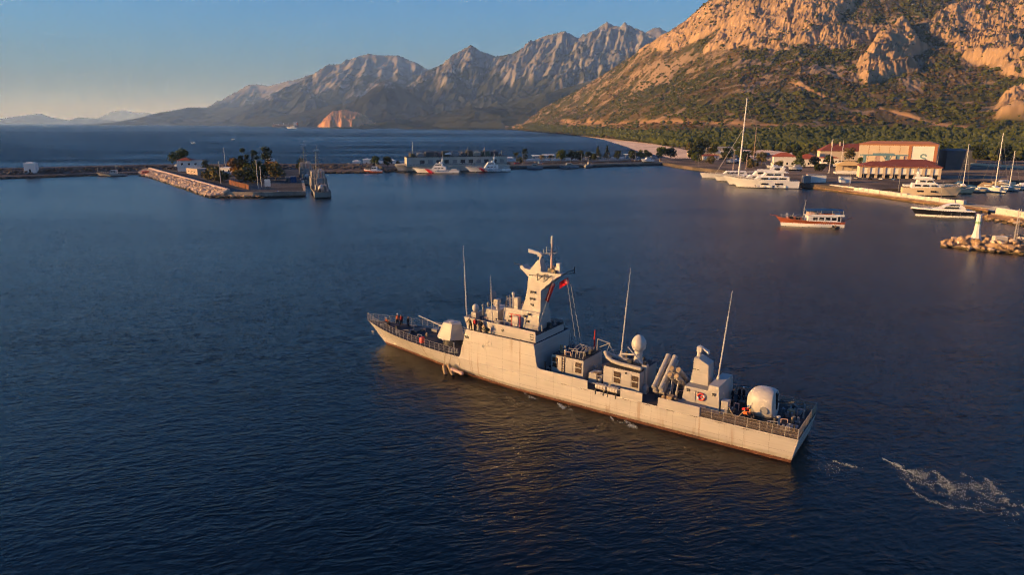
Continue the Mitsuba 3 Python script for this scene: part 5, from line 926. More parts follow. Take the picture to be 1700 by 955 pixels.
# ------------------------------------------------------------------ wash and wake
mat('foam', worn((0.27, 0.31, 0.36), .3, .4), .9, .1, two=True)
def foam(name, label, strokes, seed):
    """many small ragged patches of froth lying a hair above the water; strokes: (points, width, patches, size)"""
    r = np.random.default_rng(seed); vs, fs, c = [], [], 0
    for pts, wd, n, size in strokes:
        P_ = dense(np.array(pts, float), .3)
        nzv = meshkit.fbm(np.c_[np.linspace(0, n / 14, n), np.zeros(n), np.full(n, seed)], 2, 5)
        for _ in range(n):
            f = _ / n; i = min(int(f * len(P_)), len(P_) - 2); d = P_[min(i + 3, len(P_) - 1)] - P_[max(i - 3, 0)]; d = d / (np.linalg.norm(d) + 1e-9); nrm = np.array([-d[1], d[0]])
            o = P_[i] + nrm * r.normal() * wd * (.4 + .8 * f) + d * r.normal() * .2
            if nzv[_] < .36 or meshkit.noise(np.array([[o[0] * 2.2, o[1] * 2.2, 3.0]]), 5)[0] < .35: continue
            m_ = r.integers(5, 8); a = np.sort(r.random(m_)) * 2 * np.pi; L = size * .62 * r.uniform(.4, 1.6); B = L * r.uniform(.12, .45); rot = math.atan2(d[1], d[0]) + r.normal() * .55
            xy = np.c_[L * np.cos(a), B * np.sin(a)] @ np.array([[math.cos(rot), math.sin(rot)], [-math.sin(rot), math.cos(rot)]]) + o
            vs.append(np.c_[np.vstack([xy, xy.mean(0)]), np.r_[np.full(m_, .006), .03 + .03 * r.random()]]); fs += [[c + q, c + (q + 1) % m_, c + m_] for q in range(m_)]; c += m_ + 1
    solo(name, trimesh.Trimesh(np.vstack(vs), fs, process=False), 'foam', label, 'foam', kind='stuff')
g_ = lambda *p: [G(x, y) for x, y in p]
foam('wake_foam', 'broken white foam trailing in the wake astern of the warship', [
    (g_((1362, 759), (1390, 768), (1430, 780)), .16, 288, .07), (g_((1340, 758), (1365, 772), (1400, 785)), .7, 180, .05),
    (g_((1470, 764), (1492, 774), (1516, 788)), .17, 540, .08), (g_((1490, 774), (1515, 786), (1543, 792)), .5, 540, .06), (g_((1500, 780), (1525, 793), (1540, 794)), .14, 180, .07),
    (g_((1552, 784), (1568, 797), (1580, 812), (1588, 820)), .30, 432, .075), (g_((1560, 806), (1578, 818), (1595, 821)), .4, 216, .06), (g_((1600, 788), (1615, 800), (1626, 812)), .4, 216, .06), (g_((1608, 808), (1628, 806), (1645, 798)), .35, 252, .06), (g_((1638, 797), (1655, 820), (1672, 832), (1700, 850)), .32, 432, .07),
    (g_((1508, 806), (1525, 822), (1545, 833), (1570, 840), (1588, 846)), .17, 288, .06), (g_((1500, 790), (1590, 822), (1640, 832), (1700, 850)), 1.1, 936, .05), (g_((1590, 842), (1615, 846), (1636, 849)), .16, 126, .06), (g_((1672, 849), (1694, 856)), .14, 79, .06), (g_((1560, 800), (1620, 815), (1680, 835)), .9, 432, .05)], 3)
for i, (px, py, w_, lb) in enumerate(((932, 675, .2, 'splash of outlet water beside the hull amidships, the larger forward one'), (1043, 704, .2, 'splash of outlet water beside the hull below the missile canisters'), (874, 656, .1, 'small splash at the hull below the bridge'), (1018, 697, .1, 'thin splash beside the hull just forward of the canisters'))):
    foam('splash', lb, [(g_((px - 3, py - 3), (px + 5, py + 5)), w_, int(1800 * w_), .09), (g_((px, py), (px + 16, py + 7)), w_, int(1200 * w_), .07)], 20 + i)

# ------------------------------------------------------------------ other vessels: x forward from the stern, y to port
_bt5 = np.linspace(0, 1, 26)
def boat(name, label, c, O, L, B, zs, zb, m, group=None, deckm='rib_grey', boot=None, full=.62, rake=.10, tr=.0, sheer=2.2, rail=None, chine=.35, boot_h=.35):
    """a hull with a raked stem, a deck and a boot stripe; gives the key and the pieces' adder"""
    k = thing(name, label, c, group); t = _bt5
    sh = np.where(t < full, 1, np.maximum(np.cos((np.clip(t - full, 0, 1) / (1 - full)) * np.pi / 2), 0) ** .75)
    bd = B / 2 * (.9 + .1 * np.sin(np.pi * np.clip(t / full, 0, 1) * .5)) * sh + .02
    bw = B / 2 * .88 * np.where(t < full - .15, 1, np.maximum(np.cos((np.clip(t - full + .15, 0, 1) / (1.15 - full)) * np.pi / 2), 0) ** 1.1) + .015
    zd = zs + (zb - zs) * t ** sheer
    lv = lambda b, s0, s1, z: np.c_[s0 + t * (s1 - s0), b, z + 0 * t]
    Lk, Lw, Lb = lv(bw * .8, .3, L * (1 - rake * 1.25), -.7), lv(bw, .15 + tr, L * (1 - rake), 0), lv(bw * 1.01 + .02, .12 + tr, L * (1 - rake * .92), boot_h)
    Lm = lv((bw * (1 - chine) + bd * chine) * 1.02, .05 + tr * .5, L * (1 - rake * .55), boot_h + (zd - boot_h) * .45); Ld_ = lv(bd, 0, L, zd)
    def strips(levels):
        ms = [loft(np.array([l * [1, s_, 1] for l in levels]), close=False) for s_ in (1, -1)]
        q = np.vstack([[l[0] for l in levels], [l[0] * [1, -1, 1] for l in levels[::-1]]]); n = len(q)
        return cat(ms + [trimesh.Trimesh(np.vstack([q, q.mean(0)]), [[i, (i + 1) % n, n] for i in range(n)], process=False)])
    P_ = lambda nm, mesh, mt, smooth=False, under=None, **kw: part(under or k, nm, mesh, mt, smooth, to_world=at(O[0], O[1], O[2]), **kw)
    P_('hull', strips([Lb, Lm, Ld_]), m, 30); P_('boot_stripe', strips([Lk, Lw, Lb - [0, .004, 0]]), boot or 'black_paint', 30)
    dk = Ld_ - [0, .02, .05]; n = len(dk); P_('deck', trimesh.Trimesh(np.vstack([dk, dk * [1, -1, 1]]), sum([[[i, i + 1, n + i + 1], [i, n + i + 1, n + i]] for i in range(n - 1)], []), process=False), deckm)
    if rail:
        for s_ in (1, -1):
            q = (Ld_ * [1, s_, 1] - [0, .1 * s_, 0])[int(26 * rail[0]):int(26 * rail[1])]
            P_('rail', cat([pipe(q + [0, 0, .9], .03, 4)] + [tube(c_, c_ + [0, 0, .9], .025, n=4) for c_ in q[::2]]), 'radome')
    return k, P_, (lambda x: np.interp(x / L, t, bd)), (lambda x: np.interp(x / L, t, zd))
def blk(x0, x1, hw, z0, z1, ff=.0, fa=.0, side=.05, nose=1.0):
    h2 = hw - side; return hull([[x0, -hw, z0], [x0, hw, z0], [x1, -hw * nose, z0], [x1, hw * nose, z0], [x0 + fa, -h2, z1], [x0 + fa, h2, z1], [x1 - ff, -h2 * nose, z1], [x1 - ff, h2 * nose, z1]])
def panes(P_, x0, x1, hw, z0, z1, n=1, m='dark_glass', gap=.15, side=None, slope=0):
    for s_ in ((1, -1) if side is None else (side,)):
        w = (x1 - x0 - gap * (n - 1)) / n
        for i in range(n):
            a = x0 + i * (w + gap); P_('window', hull([[a + slope * .5, s_ * (hw - .1), z0], [a + w, s_ * (hw - .1), z0], [a + slope, s_ * (hw - .14), z1], [a + w - slope, s_ * (hw - .14), z1], [a + slope * .5, s_ * (hw + .02), z0], [a + w, s_ * (hw + .02), z0], [a + slope, s_ * (hw - .02), z1], [a + w - slope, s_ * (hw - .02), z1]]), m)

# tour boat under way
k, P_, hb, zd = boat('tour_boat', 'wooden tour boat with blue awning, white below and brown red above', 'boat', (104.6, 214.6, 171.5), 20.5, 5.4, 1.75, 3.0, 'tour_red', boot='white_paint', deckm='fender_tan', full=.5, rake=.09, sheer=2.6, rail=(.3, .95), boot_h=1.05)
mat('tour_red', worn((0.34, 0.085, 0.035), .2, .8), .5, .4)
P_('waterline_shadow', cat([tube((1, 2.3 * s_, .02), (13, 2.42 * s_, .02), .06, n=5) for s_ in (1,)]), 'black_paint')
P_('cabin', blk(1.2, 11.2, 2.1, 1.7, 3.45, .3, .1), 'white_paint'); panes(P_, 2.6, 9.6, 2.11, 2.2, 3.1, 4, gap=.5); panes(P_, 1.5, 2.2, 2.11, 1.9, 3.4, 1)
P_('upper_deck', blk(.4, 11.6, 2.35, 3.46, 3.62), 'white_paint'); P_('bulwark', cat([box((.4, s_ * 2.3 - .05, 3.62), (10.2, s_ * 2.3 + .05, 4.05)) for s_ in (1, -1)]), 'white_paint')
P_('wheelhouse', blk(9.0, 11.0, 1.4, 3.62, 4.5, .3), 'pink_mast'); P_('bench', box((3, -1.6, 3.63), (7.5, 1.6, 4.1)), 'tour_red')
aw = []
for x_, z_ in ((.6, 5.3), (2, 5.5), (6, 5.55), (9.5, 5.45), (11.6, 5.3)): aw.append([(x_, y_, z_ - .06 * y_ * y_ + q) for q, ys in ((0, (-2.3, -1.2, 0, 1.2, 2.3)), (.12, (2.3, 1.2, 0, -1.2, -2.3))) for y_ in ys])
P_('awning', loft(aw), 'canvas_blue')
for x_ in (.8, 4, 7.4, 10.6):
    for s_ in (1, -1): P_('awning_post', tube((x_, s_ * 2.15, 3.62), (x_, s_ * 2.15, 5.25), .05), 'white_paint')
P_('foremast', cat([tube((12.2, 0, 2.2), (11.7, 0, 8.3), .11, .06), tube((12.0, -1.2, 5.2), (12.0, 1.2, 5.2), .05)]), 'radome'); P_('bowsprit', tube((19.8, 0, 3.1), (22.4, 0, 3.5), .12, .08), 'tour_red')
P_('anchor_frame', cat([pipe([(17, 1, 2.5), (17, 1, 3.9), (17, -1, 3.9), (17, -1, 2.5)], .05), tube((15.3, -1.2, 2.2), (15.3, 1.2, 4.3), .06)]), 'white_paint')
for i in range(7): P_('deck_seat', box((12.8 + .62 * i, -1.4 + .1 * (i % 3), 2.0), (13.2 + .62 * i, 1.3, 2.85 + .15 * (i % 2))), 'navy_cloth' if i % 3 else 'tour_red')
P_('stern_pole', tube((.1, 0, 1.9), (-2.6, .4, 3.1), .06), 'tour_red')
k = thing('dinghy', 'small dark dinghy tied at the stern of the tour boat', 'dinghy'); dx, dy = 100.6, 210.6
part(k, 'tube', place(cat([pipe([(-1.3, .6, .3), (.8, .65, .35), (1.5, 0, .5), (.8, -.65, .35), (-1.3, -.6, .3)], .24, 8)]), dx, dy, 30), 'rubber', 50); part(k, 'floor', place(box((-1.2, -.5, .1), (1, .5, .25)), dx, dy, 30), 'radome'); part(k, 'motor', place(box((-1.6, -.18, .2), (-1.25, .18, 1.1)), dx, dy, 30), 'black_paint')
person('person in pale clothes sitting in the dinghy behind the tour boat', (100.8, 210.6, .1), 160, 'crouch', 'fender_tan')
# moored white yachts, bows towards the open harbour
def yacht(label, O, L, B, zs, zb, hullm, top, group=None, glassy=.0):
    k, P_, hb, zd = boat('motor_yacht', label, 'yacht', O, L, B, zs, zb, hullm, group, deckm='fender_tan', rake=.12, full=.5, sheer=1.6, rail=(.55, .96))
    P_('main_cabin', blk(L * .14, L * .66, B * .40, zs - .2, zs + 2.1, 2.6, .3, .12, .8), top); P_('upper_cabin', blk(L * .22, L * .54, B * .33, zs + 2.1, zs + 4.0, 1.9, .4, .15, .85), top)
    P_('flybridge', cat([blk(L * .16, L * .50, B * .36, zs + 4.0, zs + 4.2), box((L * .20, -B * .3, zs + 4.2), (L * .46, -B * .28, zs + 4.9)), box((L * .20, B * .28, zs + 4.2), (L * .46, B * .3, zs + 4.9))]), top)
    P_('radar_arch', cat([hull([[L * .24, s_ * B * .3, zs + 4.1], [L * .28, s_ * B * .3, zs + 4.1], [L * .21, s_ * B * .26, zs + 6.4], [L * .25, s_ * B * .26, zs + 6.4], [L * .24, s_ * B * .27, zs + 4.1], [L * .28, s_ * B * .27, zs + 4.1], [L * .21, s_ * B * .23, zs + 6.4], [L * .25, s_ * B * .23, zs + 6.4]]) for s_ in (1, -1)] + [box((L * .20, -B * .26, zs + 6.2), (L * .27, B * .26, zs + 6.5))]), top)
    P_('radar_dome', ellipsoid((L * .235, B * .1, zs + 6.9), (.55, .55, .5), 2), 'white_paint', True); P_('radar_dome', ellipsoid((L * .235, -B * .12, zs + 6.8), (.4, .4, .4), 2), 'white_paint', True); P_('mast', tube((L * .23, 0, zs + 6.4), (L * .22, 0, zs + 9.4), .07, .03), 'white_paint')
    panes(P_, L * .18, L * .56, B * .395, zs + .75, zs + 1.55, 3, gap=.5, slope=.35); panes(P_, L * .26, L * .48, B * .325, zs + 2.7, zs + 3.5, 2, gap=.3, slope=.35)
    for s_ in (1, -1):
        for a, b in ((.22, .36), (.44, .56)): P_('hull_window', hull([[L * a, s_ * (hb(L * a) - .3), zs * .62], [L * b, s_ * (hb(L * b) - .3), zs * .62], [L * a + .6, s_ * (hb(L * a) + .02), zs * .72], [L * b - .6, s_ * (hb(L * b) + .02), zs * .72], [L * a + .6, s_ * (hb(L * a) + .02), zs * .5], [L * b - .6, s_ * (hb(L * b) + .02), zs * .5]]), 'dark_glass')
    for q in (.3, .36, .62): P_('porthole', box((L * q, hb(L * q) - .5, .95), (L * q + .7, hb(L * q) - .02, 1.45)), 'dark_glass')
    P_('swim_step', box((-1.4, -B * .4, .25), (.2, B * .4, .5)), 'fender_tan')
    for q in (.2, .42, .55): P_('fender', tube((L * q, hb(L * q) + .18, .5), (L * q, hb(L * q) + .18, 1.5), .2), 'white_paint')
    return k
yacht('largest white motor yacht, nearest the camera in the moored row', (143.6, 345.5, 169.5), 33, 7.6, 3.7, 5.2, 'white_paint', 'white_paint')
yacht('white motor yacht moored just behind the nearest one', (144.5, 361.5, 172), 33, 7.2, 3.3, 4.8, 'white_paint', 'white_paint')
k, P_, hb, zd = boat('sailing_yacht', 'long sailing yacht with the tallest mast in the moored row', 'sailing yacht', (144.5, 385, 175), 31.5, 7.0, 2.3, 3.0, 'white_paint', deckm='fender_tan', rake=.08, full=.45, sheer=1.4, rail=(.05, .95))
P_('coachroof', blk(6, 17.5, 2.3, 2.3, 3.7, 2.6, .6, .3, .6), 'white_paint'); panes(P_, 8, 15, 2.2, 2.8, 3.4, 3, slope=.3); P_('mast', tube((17.6, 0, 2.6), (16.2, 0, 45.2), .42, .24, 10), 'mast_white'); P_('boom', tube((17.4, 0, 5.2), (7.5, 0, 5.6), .3, .22, 8), 'mast_white')
mat('mast_white', worn((0.70, 0.66, 0.60), .05, 3.0), .4, .5)
for a, b in (((30.8, 0, 3.2), (16.8, 0, 29)), ((.6, 0, 2.6), (16.3, 0, 43)), ((17.4, 3.0, 2.6), (17.0, 0, 30)), ((17.4, -3.0, 2.6), (17.0, 0, 30))): P_('stay', tube(a, b, .075 if a[0] > 30 else .045, n=5), 'mast_white' if a[0] > 30 else 'wire')
for z_ in (13, 22, 31): P_('spreader', tube((17.6 - z_ * .033, -1.9, z_), (17.6 - z_ * .033, 1.9, z_), .07), 'mast_white')
P_('bow_rail', pipe([(29.8, .8, 3.0), (30.6, .5, 4.2), (31.4, 0, 4.4), (30.6, -.5, 4.2), (29.8, -.8, 3.0)], .05), 'radome')
k, P_, hb, zd = boat('sailing_yacht', 'white yacht hull furthest along the moored row', 'sailing yacht', (146, 406, 176), 35, 7.2, 2.5, 3.4, 'white_paint', deckm='fender_tan', rake=.05, full=.45, sheer=1.3, rail=(.05, .95)); P_('deckhouse', blk(8, 22, 2.4, 2.5, 4.6, 2.5, .8, .3, .6), 'white_paint'); panes(P_, 10, 20, 2.25, 3.2, 4.0, 4, slope=.3); P_('mast', tube((16, 0, 4.6), (15.8, 0, 17), .14, .08), 'pink_mast')
for i, (px, top, Y_, lb) in enumerate(((1256, 210, 470, 'reddish pole like mast standing on the quay behind the yachts'), (1241, 255, 455, 'short thin mast beside the reddish one behind the yachts'), (1383, 231, 418, 'bare mast just left of the yellow pavilion'), (1401, 233, 430, 'bare mast rising right behind the pavilion canopy'))):
    q = W(px, top, Y_); k = thing('flag_pole', lb, 'pole'); part(k, 'pole', tube((q[0] - .3, q[1], 2.2), q, .22, .12, 8), 'pink_mast' if i < 2 else 'mast_white'); part(k, 'foot', box((q[0] - .8, q[1] - .5, 2.2), (q[0] + .2, q[1] + .5, 2.6)), 'concrete_grey')
# right hand basin
yacht('golden lit motor yacht with flared bow pointing right', (178.5, 314.5, -22), 24.5, 6.4, 3.4, 4.6, 'cream_paint', 'white_paint')
mat('cream_paint', worn((0.62, 0.50, 0.33), .06, 1.5), .35, .5)
k, P_, hb, zd = boat('motor_yacht', 'black hulled motor yacht with white cabin lying off the jetty', 'yacht', (160.3, 236.9, 165.5), 19.8, 5.3, 2.35, 3.0, 'black_paint', deckm='radome', boot='white_paint', boot_h=.62, full=.45, rake=.1, sheer=1.5, rail=(.5, .97))
P_('sheer_stripe', cat([loft(np.array([[(x_, s_ * (hb(x_) + .03), zd(x_) + q) for x_ in np.linspace(.1, 19.6, 24)] for q in (-.35, .12)]), close=False) for s_ in (1, -1)]), 'white_twosided')
P_('cabin', blk(2.6, 13.8, 2.05, 2.3, 3.8, 5.0, .8, .3, .6), 'white_paint'); P_('hard_top', blk(3.6, 9.6, 1.75, 3.8, 4.65, 2.6, 1.2, .35, .85), 'white_paint'); panes(P_, 4.6, 9.8, 1.96, 3.0, 3.6, 1, slope=.7); panes(P_, 4.6, 8.2, 1.70, 3.95, 4.4, 1, slope=.5)
for x_ in (4.5, 7.4, 10.3): P_('hull_pane_bar', box((x_, hb(x_) + .0, .9), (x_ + .14, hb(x_) + .05, 1.65)), 'rib_grey')
P_('bathing_step', box((-1.6, -2.0, .3), (.2, 2.0, .55)), 'fender_tan')
k = thing('tarp_pile', 'blue grey tarpaulin heap at the end of the jetty', 'tarpaulin'); part(k, 'cover', hull([[174, 246.5, 1.0], [180, 244.5, 1.0], [181, 249, 1.0], [175, 251, 1.0], [176, 247, 2.6], [178.5, 246.3, 3.0], [179, 248, 2.2], [176.5, 249.4, 2.4]]), 'shade_grey'); part(k, 'edge', hull([[173.6, 246, .9], [180.4, 244, .9], [181.3, 249.3, .9], [174.6, 251.3, .9], [174, 246.5, 1.1], [180, 244.5, 1.1], [181, 249, 1.1], [175, 251, 1.1]]), 'canvas_blue')
def small_boat(name, label, O, L, B, zs, zb, hm_, cover, mast=None, group=None):
    k, P_, hb, zd = boat(name, label, 'sailing boat' if mast else 'motor boat', O, L, B, zs, zb, hm_, group, full=.5, rake=.09, sheer=1.6)
    P_('cabin', blk(L * .25, L * .68, B * .32, zs - .1, zs + .9, L * .14, .3, .2, .7), 'white_paint'); panes(P_, L * .32, L * .55, B * .31, zs + .3, zs + .65, 2, slope=.15)
    if cover: P_('cover', hull([[L * .05, B * .4, zs], [L * .05, -B * .4, zs], [L * .5, B * .38, zs + .2], [L * .5, -B * .38, zs + .2], [L * .1, 0, zs + 1.9], [L * .48, 0, zs + 1.7]]), cover)
    if mast:
        P_('mast', tube((L * .55, 0, zs + .5), (L * .53, 0, mast), .2, .12, 8), 'mast_white'); P_('boom', tube((L * .54, 0, zs + 1.8), (L * .12, 0, zs + 1.9), .16, .12), cover or 'mast_white')
        for a in ((L * .98, 0, zb), (L * .02, 0, zs), (L * .5, B * .45, zs), (L * .5, -B * .45, zs)): P_('stay', tube(a, (L * .53, 0, mast * .97), .03, n=4), 'wire')
        P_('spreader', tube((L * .545, -1, mast * .55), (L * .545, 1, mast * .55), .05), 'mast_white')
    return k
small_boat('motor_boat', 'white cruiser with radar gear just behind the golden yacht', (190, 334, -22), 21, 5.4, 3.0, 3.8, 'white_paint', None); small_boat('motor_boat', 'boat under dark blue cover moored behind the golden yacht', (197, 334, -24), 17, 4.8, 2.4, 3.0, 'blue_paint', 'canvas_blue'); small_boat('motor_boat', 'cream bowed boat with blue cover right of the golden yacht', (202, 323, -24), 13.5, 4.2, 1.8, 2.6, 'cream_paint', 'canvas_blue')
small_boat('sailing_boat', 'sailing boat in shade with the shorter mast in the right basin', (226, 350, -100), 14, 4.2, 1.6, 2.0, 'rib_grey', 'canvas_blue', 22.0); small_boat('sailing_boat', 'catamaran like white sailing boat with the tall mast in the right basin', (227, 334, -78), 16, 5.6, 2.2, 2.6, 'white_paint', 'fender_tan', 27.5); small_boat('sailing_boat', 'small pale sailing boat right of the white one with the tall mast', (238, 338, -70), 12, 3.8, 1.5, 1.9, 'radome', None, 19.0)
small_boat('motor_boat', 'dark boat in the shade between the cream bow and the sailing boats', (212, 338, -60), 13, 4.0, 1.6, 2.2, 'shade_grey', 'shed_dark'); small_boat('motor_boat', 'low blue grey boat right of the dark one in the basin', (218, 330, -70), 11, 3.6, 1.4, 1.9, 'rib_grey', 'canvas_blue'); small_boat('motor_boat', 'orange tan lit boat at the right edge of the picture', (262, 360, 190), 13, 4.4, 2.0, 2.6, 'cream_paint', None); small_boat('motor_boat', 'blue and white boat just below the orange tan one at the right edge', (256, 338, 170), 12, 4.0, 1.7, 2.2, 'blue_paint', 'white_paint')
# boats laid up ashore
for i, (px, py, Y_, yaw, L_, lb, cv) in enumerate(((1190, 256, 668, 190, 12, 'white boat laid up ashore, leftmost of the row', 'white_paint'), (1205, 255, 676, 190, 11, 'white boat laid up ashore, second from the left', None), (1220, 255, 684, 190, 11, 'white boat laid up ashore, third from the left', 'white_paint'), (1236, 255, 672, 185, 10, 'white boat laid up ashore at the right end of the row', None), (1272, 262, 600, 180, 14, 'blue hulled boat propped up ashore left of the red roofed house', 'canvas_blue'), (1218, 262, 610, 200, 9, 'low white boat ashore in front of the row', None), (1182, 264, 590, 190, 9, 'cream boat ashore beside the big pine', None))):
    x_ = (px - 850) / 1133 * Y_; k = small_boat('laid_up_boat', lb, (x_, Y_, yaw), L_, 3.8, 1.9, 2.6, 'white_paint' if i != 4 else 'blue_paint', cv)
    for e in [e for e in scene if e.startswith(k + '__')]: scene[e]['to_world'] = at(x_, Y_, yaw, 3.2)
    for a in (.25, .65):
        part(k, 'prop', cat([tube((L_ * a, s_ * 1.7, -1.0), (L_ * a, s_ * 1.2, .8), .12) for s_ in (1, -1)] + [box((L_ * a - .2, -1.7, -1.1), (L_ * a + .2, 1.7, -.9))]), 'wire', to_world=at(x_, Y_, yaw, 3.2))
for i, (x_, y_, yaw, L_, cv, wh) in enumerate(((168, 520, 185, 8, None, 'low white boat on a trailer right of the pine cluster'), (176, 532, 200, 9, 'canvas_blue', 'blue covered boat ashore behind the olive tree'), (160, 548, 170, 8, 'shed_dark', 'dark covered boat ashore by the tall pine'), (190, 540, 190, 10, None, 'white boat ashore directly behind the red roofed house'), (226, 470, 195, 10, 'white_paint', 'white covered boat ashore left of the hall corner'), (184, 440, 188, 9, 'rib_grey', 'grey covered boat ashore behind the yellow pavilion hedge'), (176, 452, 182, 10, None, 'white boat ashore between the yachts and the red roofed house'))):
    k = small_boat('laid_up_boat', wh, (x_, y_, yaw), L_, 3.2, 1.6, 2.2, 'white_paint' if i != 2 else 'blue_paint', cv)
    for e in [e for e in scene if e.startswith(k + '__')]: scene[e]['to_world'] = at(x_, y_, yaw, 3.0)
    part(k, 'trailer', cat([box((L_ * .15, -1.2, -.8), (L_ * .8, 1.2, -.55)), tube((L_ * .4, -1.3, -.5), (L_ * .4, 1.3, -.5), .32)]), 'wire', to_world=at(x_, y_, yaw, 3.0))
# coast guard boats
def patrol(label, O):
    k, P_, hb, zd = boat('patrol_boat', label, 'patrol boat', O, 31, 6.2, 2.0, 3.6, 'white_paint', 'white patrol boats with a red slanting stripe', deckm='rib_grey', full=.5, rake=.12, sheer=1.8, rail=(.55, .97))
    for s_ in (1, -1):
        xs = np.linspace(0, 1, 6); st = []
        for z_, a, b in ((.36, 17.2, 19.4), (1.4, 18.4, 20.6), (2.75, 20.0, 22.2)):
            st.append([(a + (b - a) * q, s_ * (np.interp(z_, [0.3, 2.7], [hb(a + (b - a) * q) * .80, hb(a + (b - a) * q)]) + .10), z_) for q in xs])
        P_('red_stripe', loft(st, close=False), 'flag_red')
        P_('thin_stripe', loft([[(x_ - 1.0, y_ + .005 * s_, z_), (x_ - .5, y_ + .005 * s_, z_)] for (x_, y_, z_) in (r_[0] for r_ in st)], close=False), 'flag_red')
        tm = meshkit.text_mesh('SAHİL GÜVENLİK', .8, .05, bold=True); v_ = tm.vertices; w_ = v_[:, 0].max(); 
        xx = (15.6 - v_[:, 0] * 9.4 / w_) if s_ > 0 else (6.2 + v_[:, 0] * 9.4 / w_)
        tm.vertices = np.c_[xx, s_ * (np.array([hb(q) for q in xx]) * .955 + .07 + v_[:, 2]), 1.2 + v_[:, 1]]; tm.fix_normals(); P_('lettering', tm, 'blue_paint')
    P_('deckhouse', blk(8.5, 18.2, 2.3, 2.2, 4.4, 1.6, .2, .15, .9), 'white_paint'); P_('bridge', blk(10.6, 16.6, 2.0, 4.4, 6.3, 1.3, .3, .2, .9), 'white_paint'); panes(P_, 11.6, 15.6, 1.92, 5.1, 5.8, 4); panes(P_, 10, 16, 2.24, 3.0, 3.6, 3, gap=.8)
    P_('mast', cat([hull([[11.0, -.3, 6.3], [12.4, -.3, 6.3], [11.0, .3, 6.3], [12.4, .3, 6.3], [10.6, -.15, 9.6], [11.1, -.15, 9.6], [10.6, .15, 9.6], [11.1, .15, 9.6]]), tube((10.9, 0, 9.5), (10.8, 0, 12.2), .08, .04), box((10.3, -1.4, 8.7), (11.3, 1.4, 8.9))]), 'white_paint'); P_('radar', box((11.2, -1.0, 9.7), (11.5, 1.0, 9.9)), 'radome'); P_('radome', ellipsoid((12.6, .8, 6.9), (.5, .5, .55), 2), 'white_paint', True)
    P_('gun', cat([tube((22.6, 0, 2.6), (22.6, 0, 3.5), .4, .3), tube((22.6, 0, 3.6), (24.6, 0, 3.8), .06)]), 'shade_grey'); P_('stern_gear', cat([box((1.5, -1.6, 1.95), (5.0, 1.6, 3.0)), tube((6.5, 1.2, 2.0), (6.5, 1.2, 4.6), .12), tube((6.5, 1.2, 4.6), (3.8, 1.2, 4.4), .1)]), 'radome')
    return k
patrol('white patrol boat with red stripe, the left one of the two', (-34.5, 451.5, 178)); patrol('white patrol boat with red stripe, the right one of the two', (-1.2, 468.5, 191))
# long grey auxiliary behind them
k, P_, hb, zd = boat('landing_ship', 'long grey ship crowded with gear behind the patrol boats', 'ship', (-3, 489.5, 197), 80, 10.5, 3.6, 4.6, 'ship_tan', deckm='deck_paint', full=.72, rake=.04, sheer=4)
mat('ship_tan', worn((0.44, 0.40, 0.335), .15, 3.0, streak=.35, dirt=(.16, .10, .07)), .65, .3)
P_('long_house', box((2, -4.9, 3.5), (72, 4.9, 9.6)), 'ship_tan'); P_('roof_deck', box((1.6, -5.2, 9.6), (72.4, 5.2, 9.9)), 'deck_paint')
for i in range(11): P_('recess', box((4 + i * 5.6, 4.86, 5.2), (7.2 + i * 5.6, 4.96, 7.6)), 'dark_metal' if i % 3 else 'shade_grey')
P_('rubbing_strake', box((2, 4.9, 4.5), (72, 5.15, 4.9)), 'shade_grey')
for i in range(24): P_('awning_post', tube((3 + i * 2.95, 4.6 * (1 if i % 2 else -1), 9.9), (3 + i * 2.95, 4.6 * (1 if i % 2 else -1), 13.2), .09), 'shade_grey')
P_('awning_rail', cat([tube((3, s_ * 4.6, 13.2), (71, s_ * 4.6, 13.2), .1) for s_ in (1,)]), 'shade_grey'); P_('awning_rail', tube((3, -4.6, 13.2), (71, -4.6, 13.2), .1), 'shade_grey')
for i, (x_, l_, h_, m_) in enumerate(((50, 9, 2.4, 'shed_dark'), (42.5, 4.5, 3.0, 'olive_cloth'), (36, 4, 1.6, 'shade_grey'), (26, 4, 3.2, 'olive_cloth'), (21, 5.5, 2.8, 'rib_grey'), (14, 5, 2.6, 'green_dark'), (8, 4, 2.2, 'shed_dark'), (60, 4, 1.8, 'shade_grey'), (66, 3, 1.4, 'olive_cloth'), (31, 2.5, 1.8, 'shed_dark'))): P_('deck_load', taper_box((x_, -2.6), (x_ + l_, 3.2), 9.9, 9.9 + h_ + .5, .15), m_)
mat('green_dark', worn((0.05, 0.085, 0.06), .2, 1.0), .7, .2)
P_('white_boat_cover', hull([[41, 2.2, 11.2], [46, 2.2, 11], [41, 3.8, 11.2], [46, 3.8, 11], [42, 3, 12.8], [45, 3, 12.2]]), 'white_paint'); P_('white_boat_cover', hull([[21, 2.2, 12.0], [26, 2.2, 11.8], [21, 3.8, 12], [26, 3.8, 11.8], [22, 3, 13.6], [25, 3, 13.0]]), 'cream_paint')
P_('foremast', cat([tube((67, 0, 9.2), (67, 0, 19.8), .28, .16, 8), box((66.9, -1.3, 16.2), (67.1, 1.3, 16.4)), box((66.9, -.7, 18.2), (67.1, .7, 18.35))]), 'radome'); P_('bow_bulwark', blk(72.5, 79, 3.6, 4.3, 5.2, .2, .1, .02, .4), 'ship_tan')
for i in range(30): P_('roof_mast', tube((3.5 + i * 2.27, -3.5 + (i * 31 % 8), 9.9), (3.5 + i * 2.27, -3.5 + (i * 31 % 8), 12.0 + (i * 13 % 5) * .5), .12), 'shade_grey' if i % 3 else 'rib_grey')
for i in range(22): P_('deck_box', taper_box((4 + i * 3.05, -4.2 + (i * 29 % 7)), (4 + i * 3.05 + 1.2 + (i % 3) * .5, -3.2 + (i * 29 % 7)), 9.9, 10.9 + (i * 17 % 5) * .45, .1), ('shed_dark', 'olive_cloth', 'shade_grey', 'rib_grey', 'pink_mast')[i % 5])
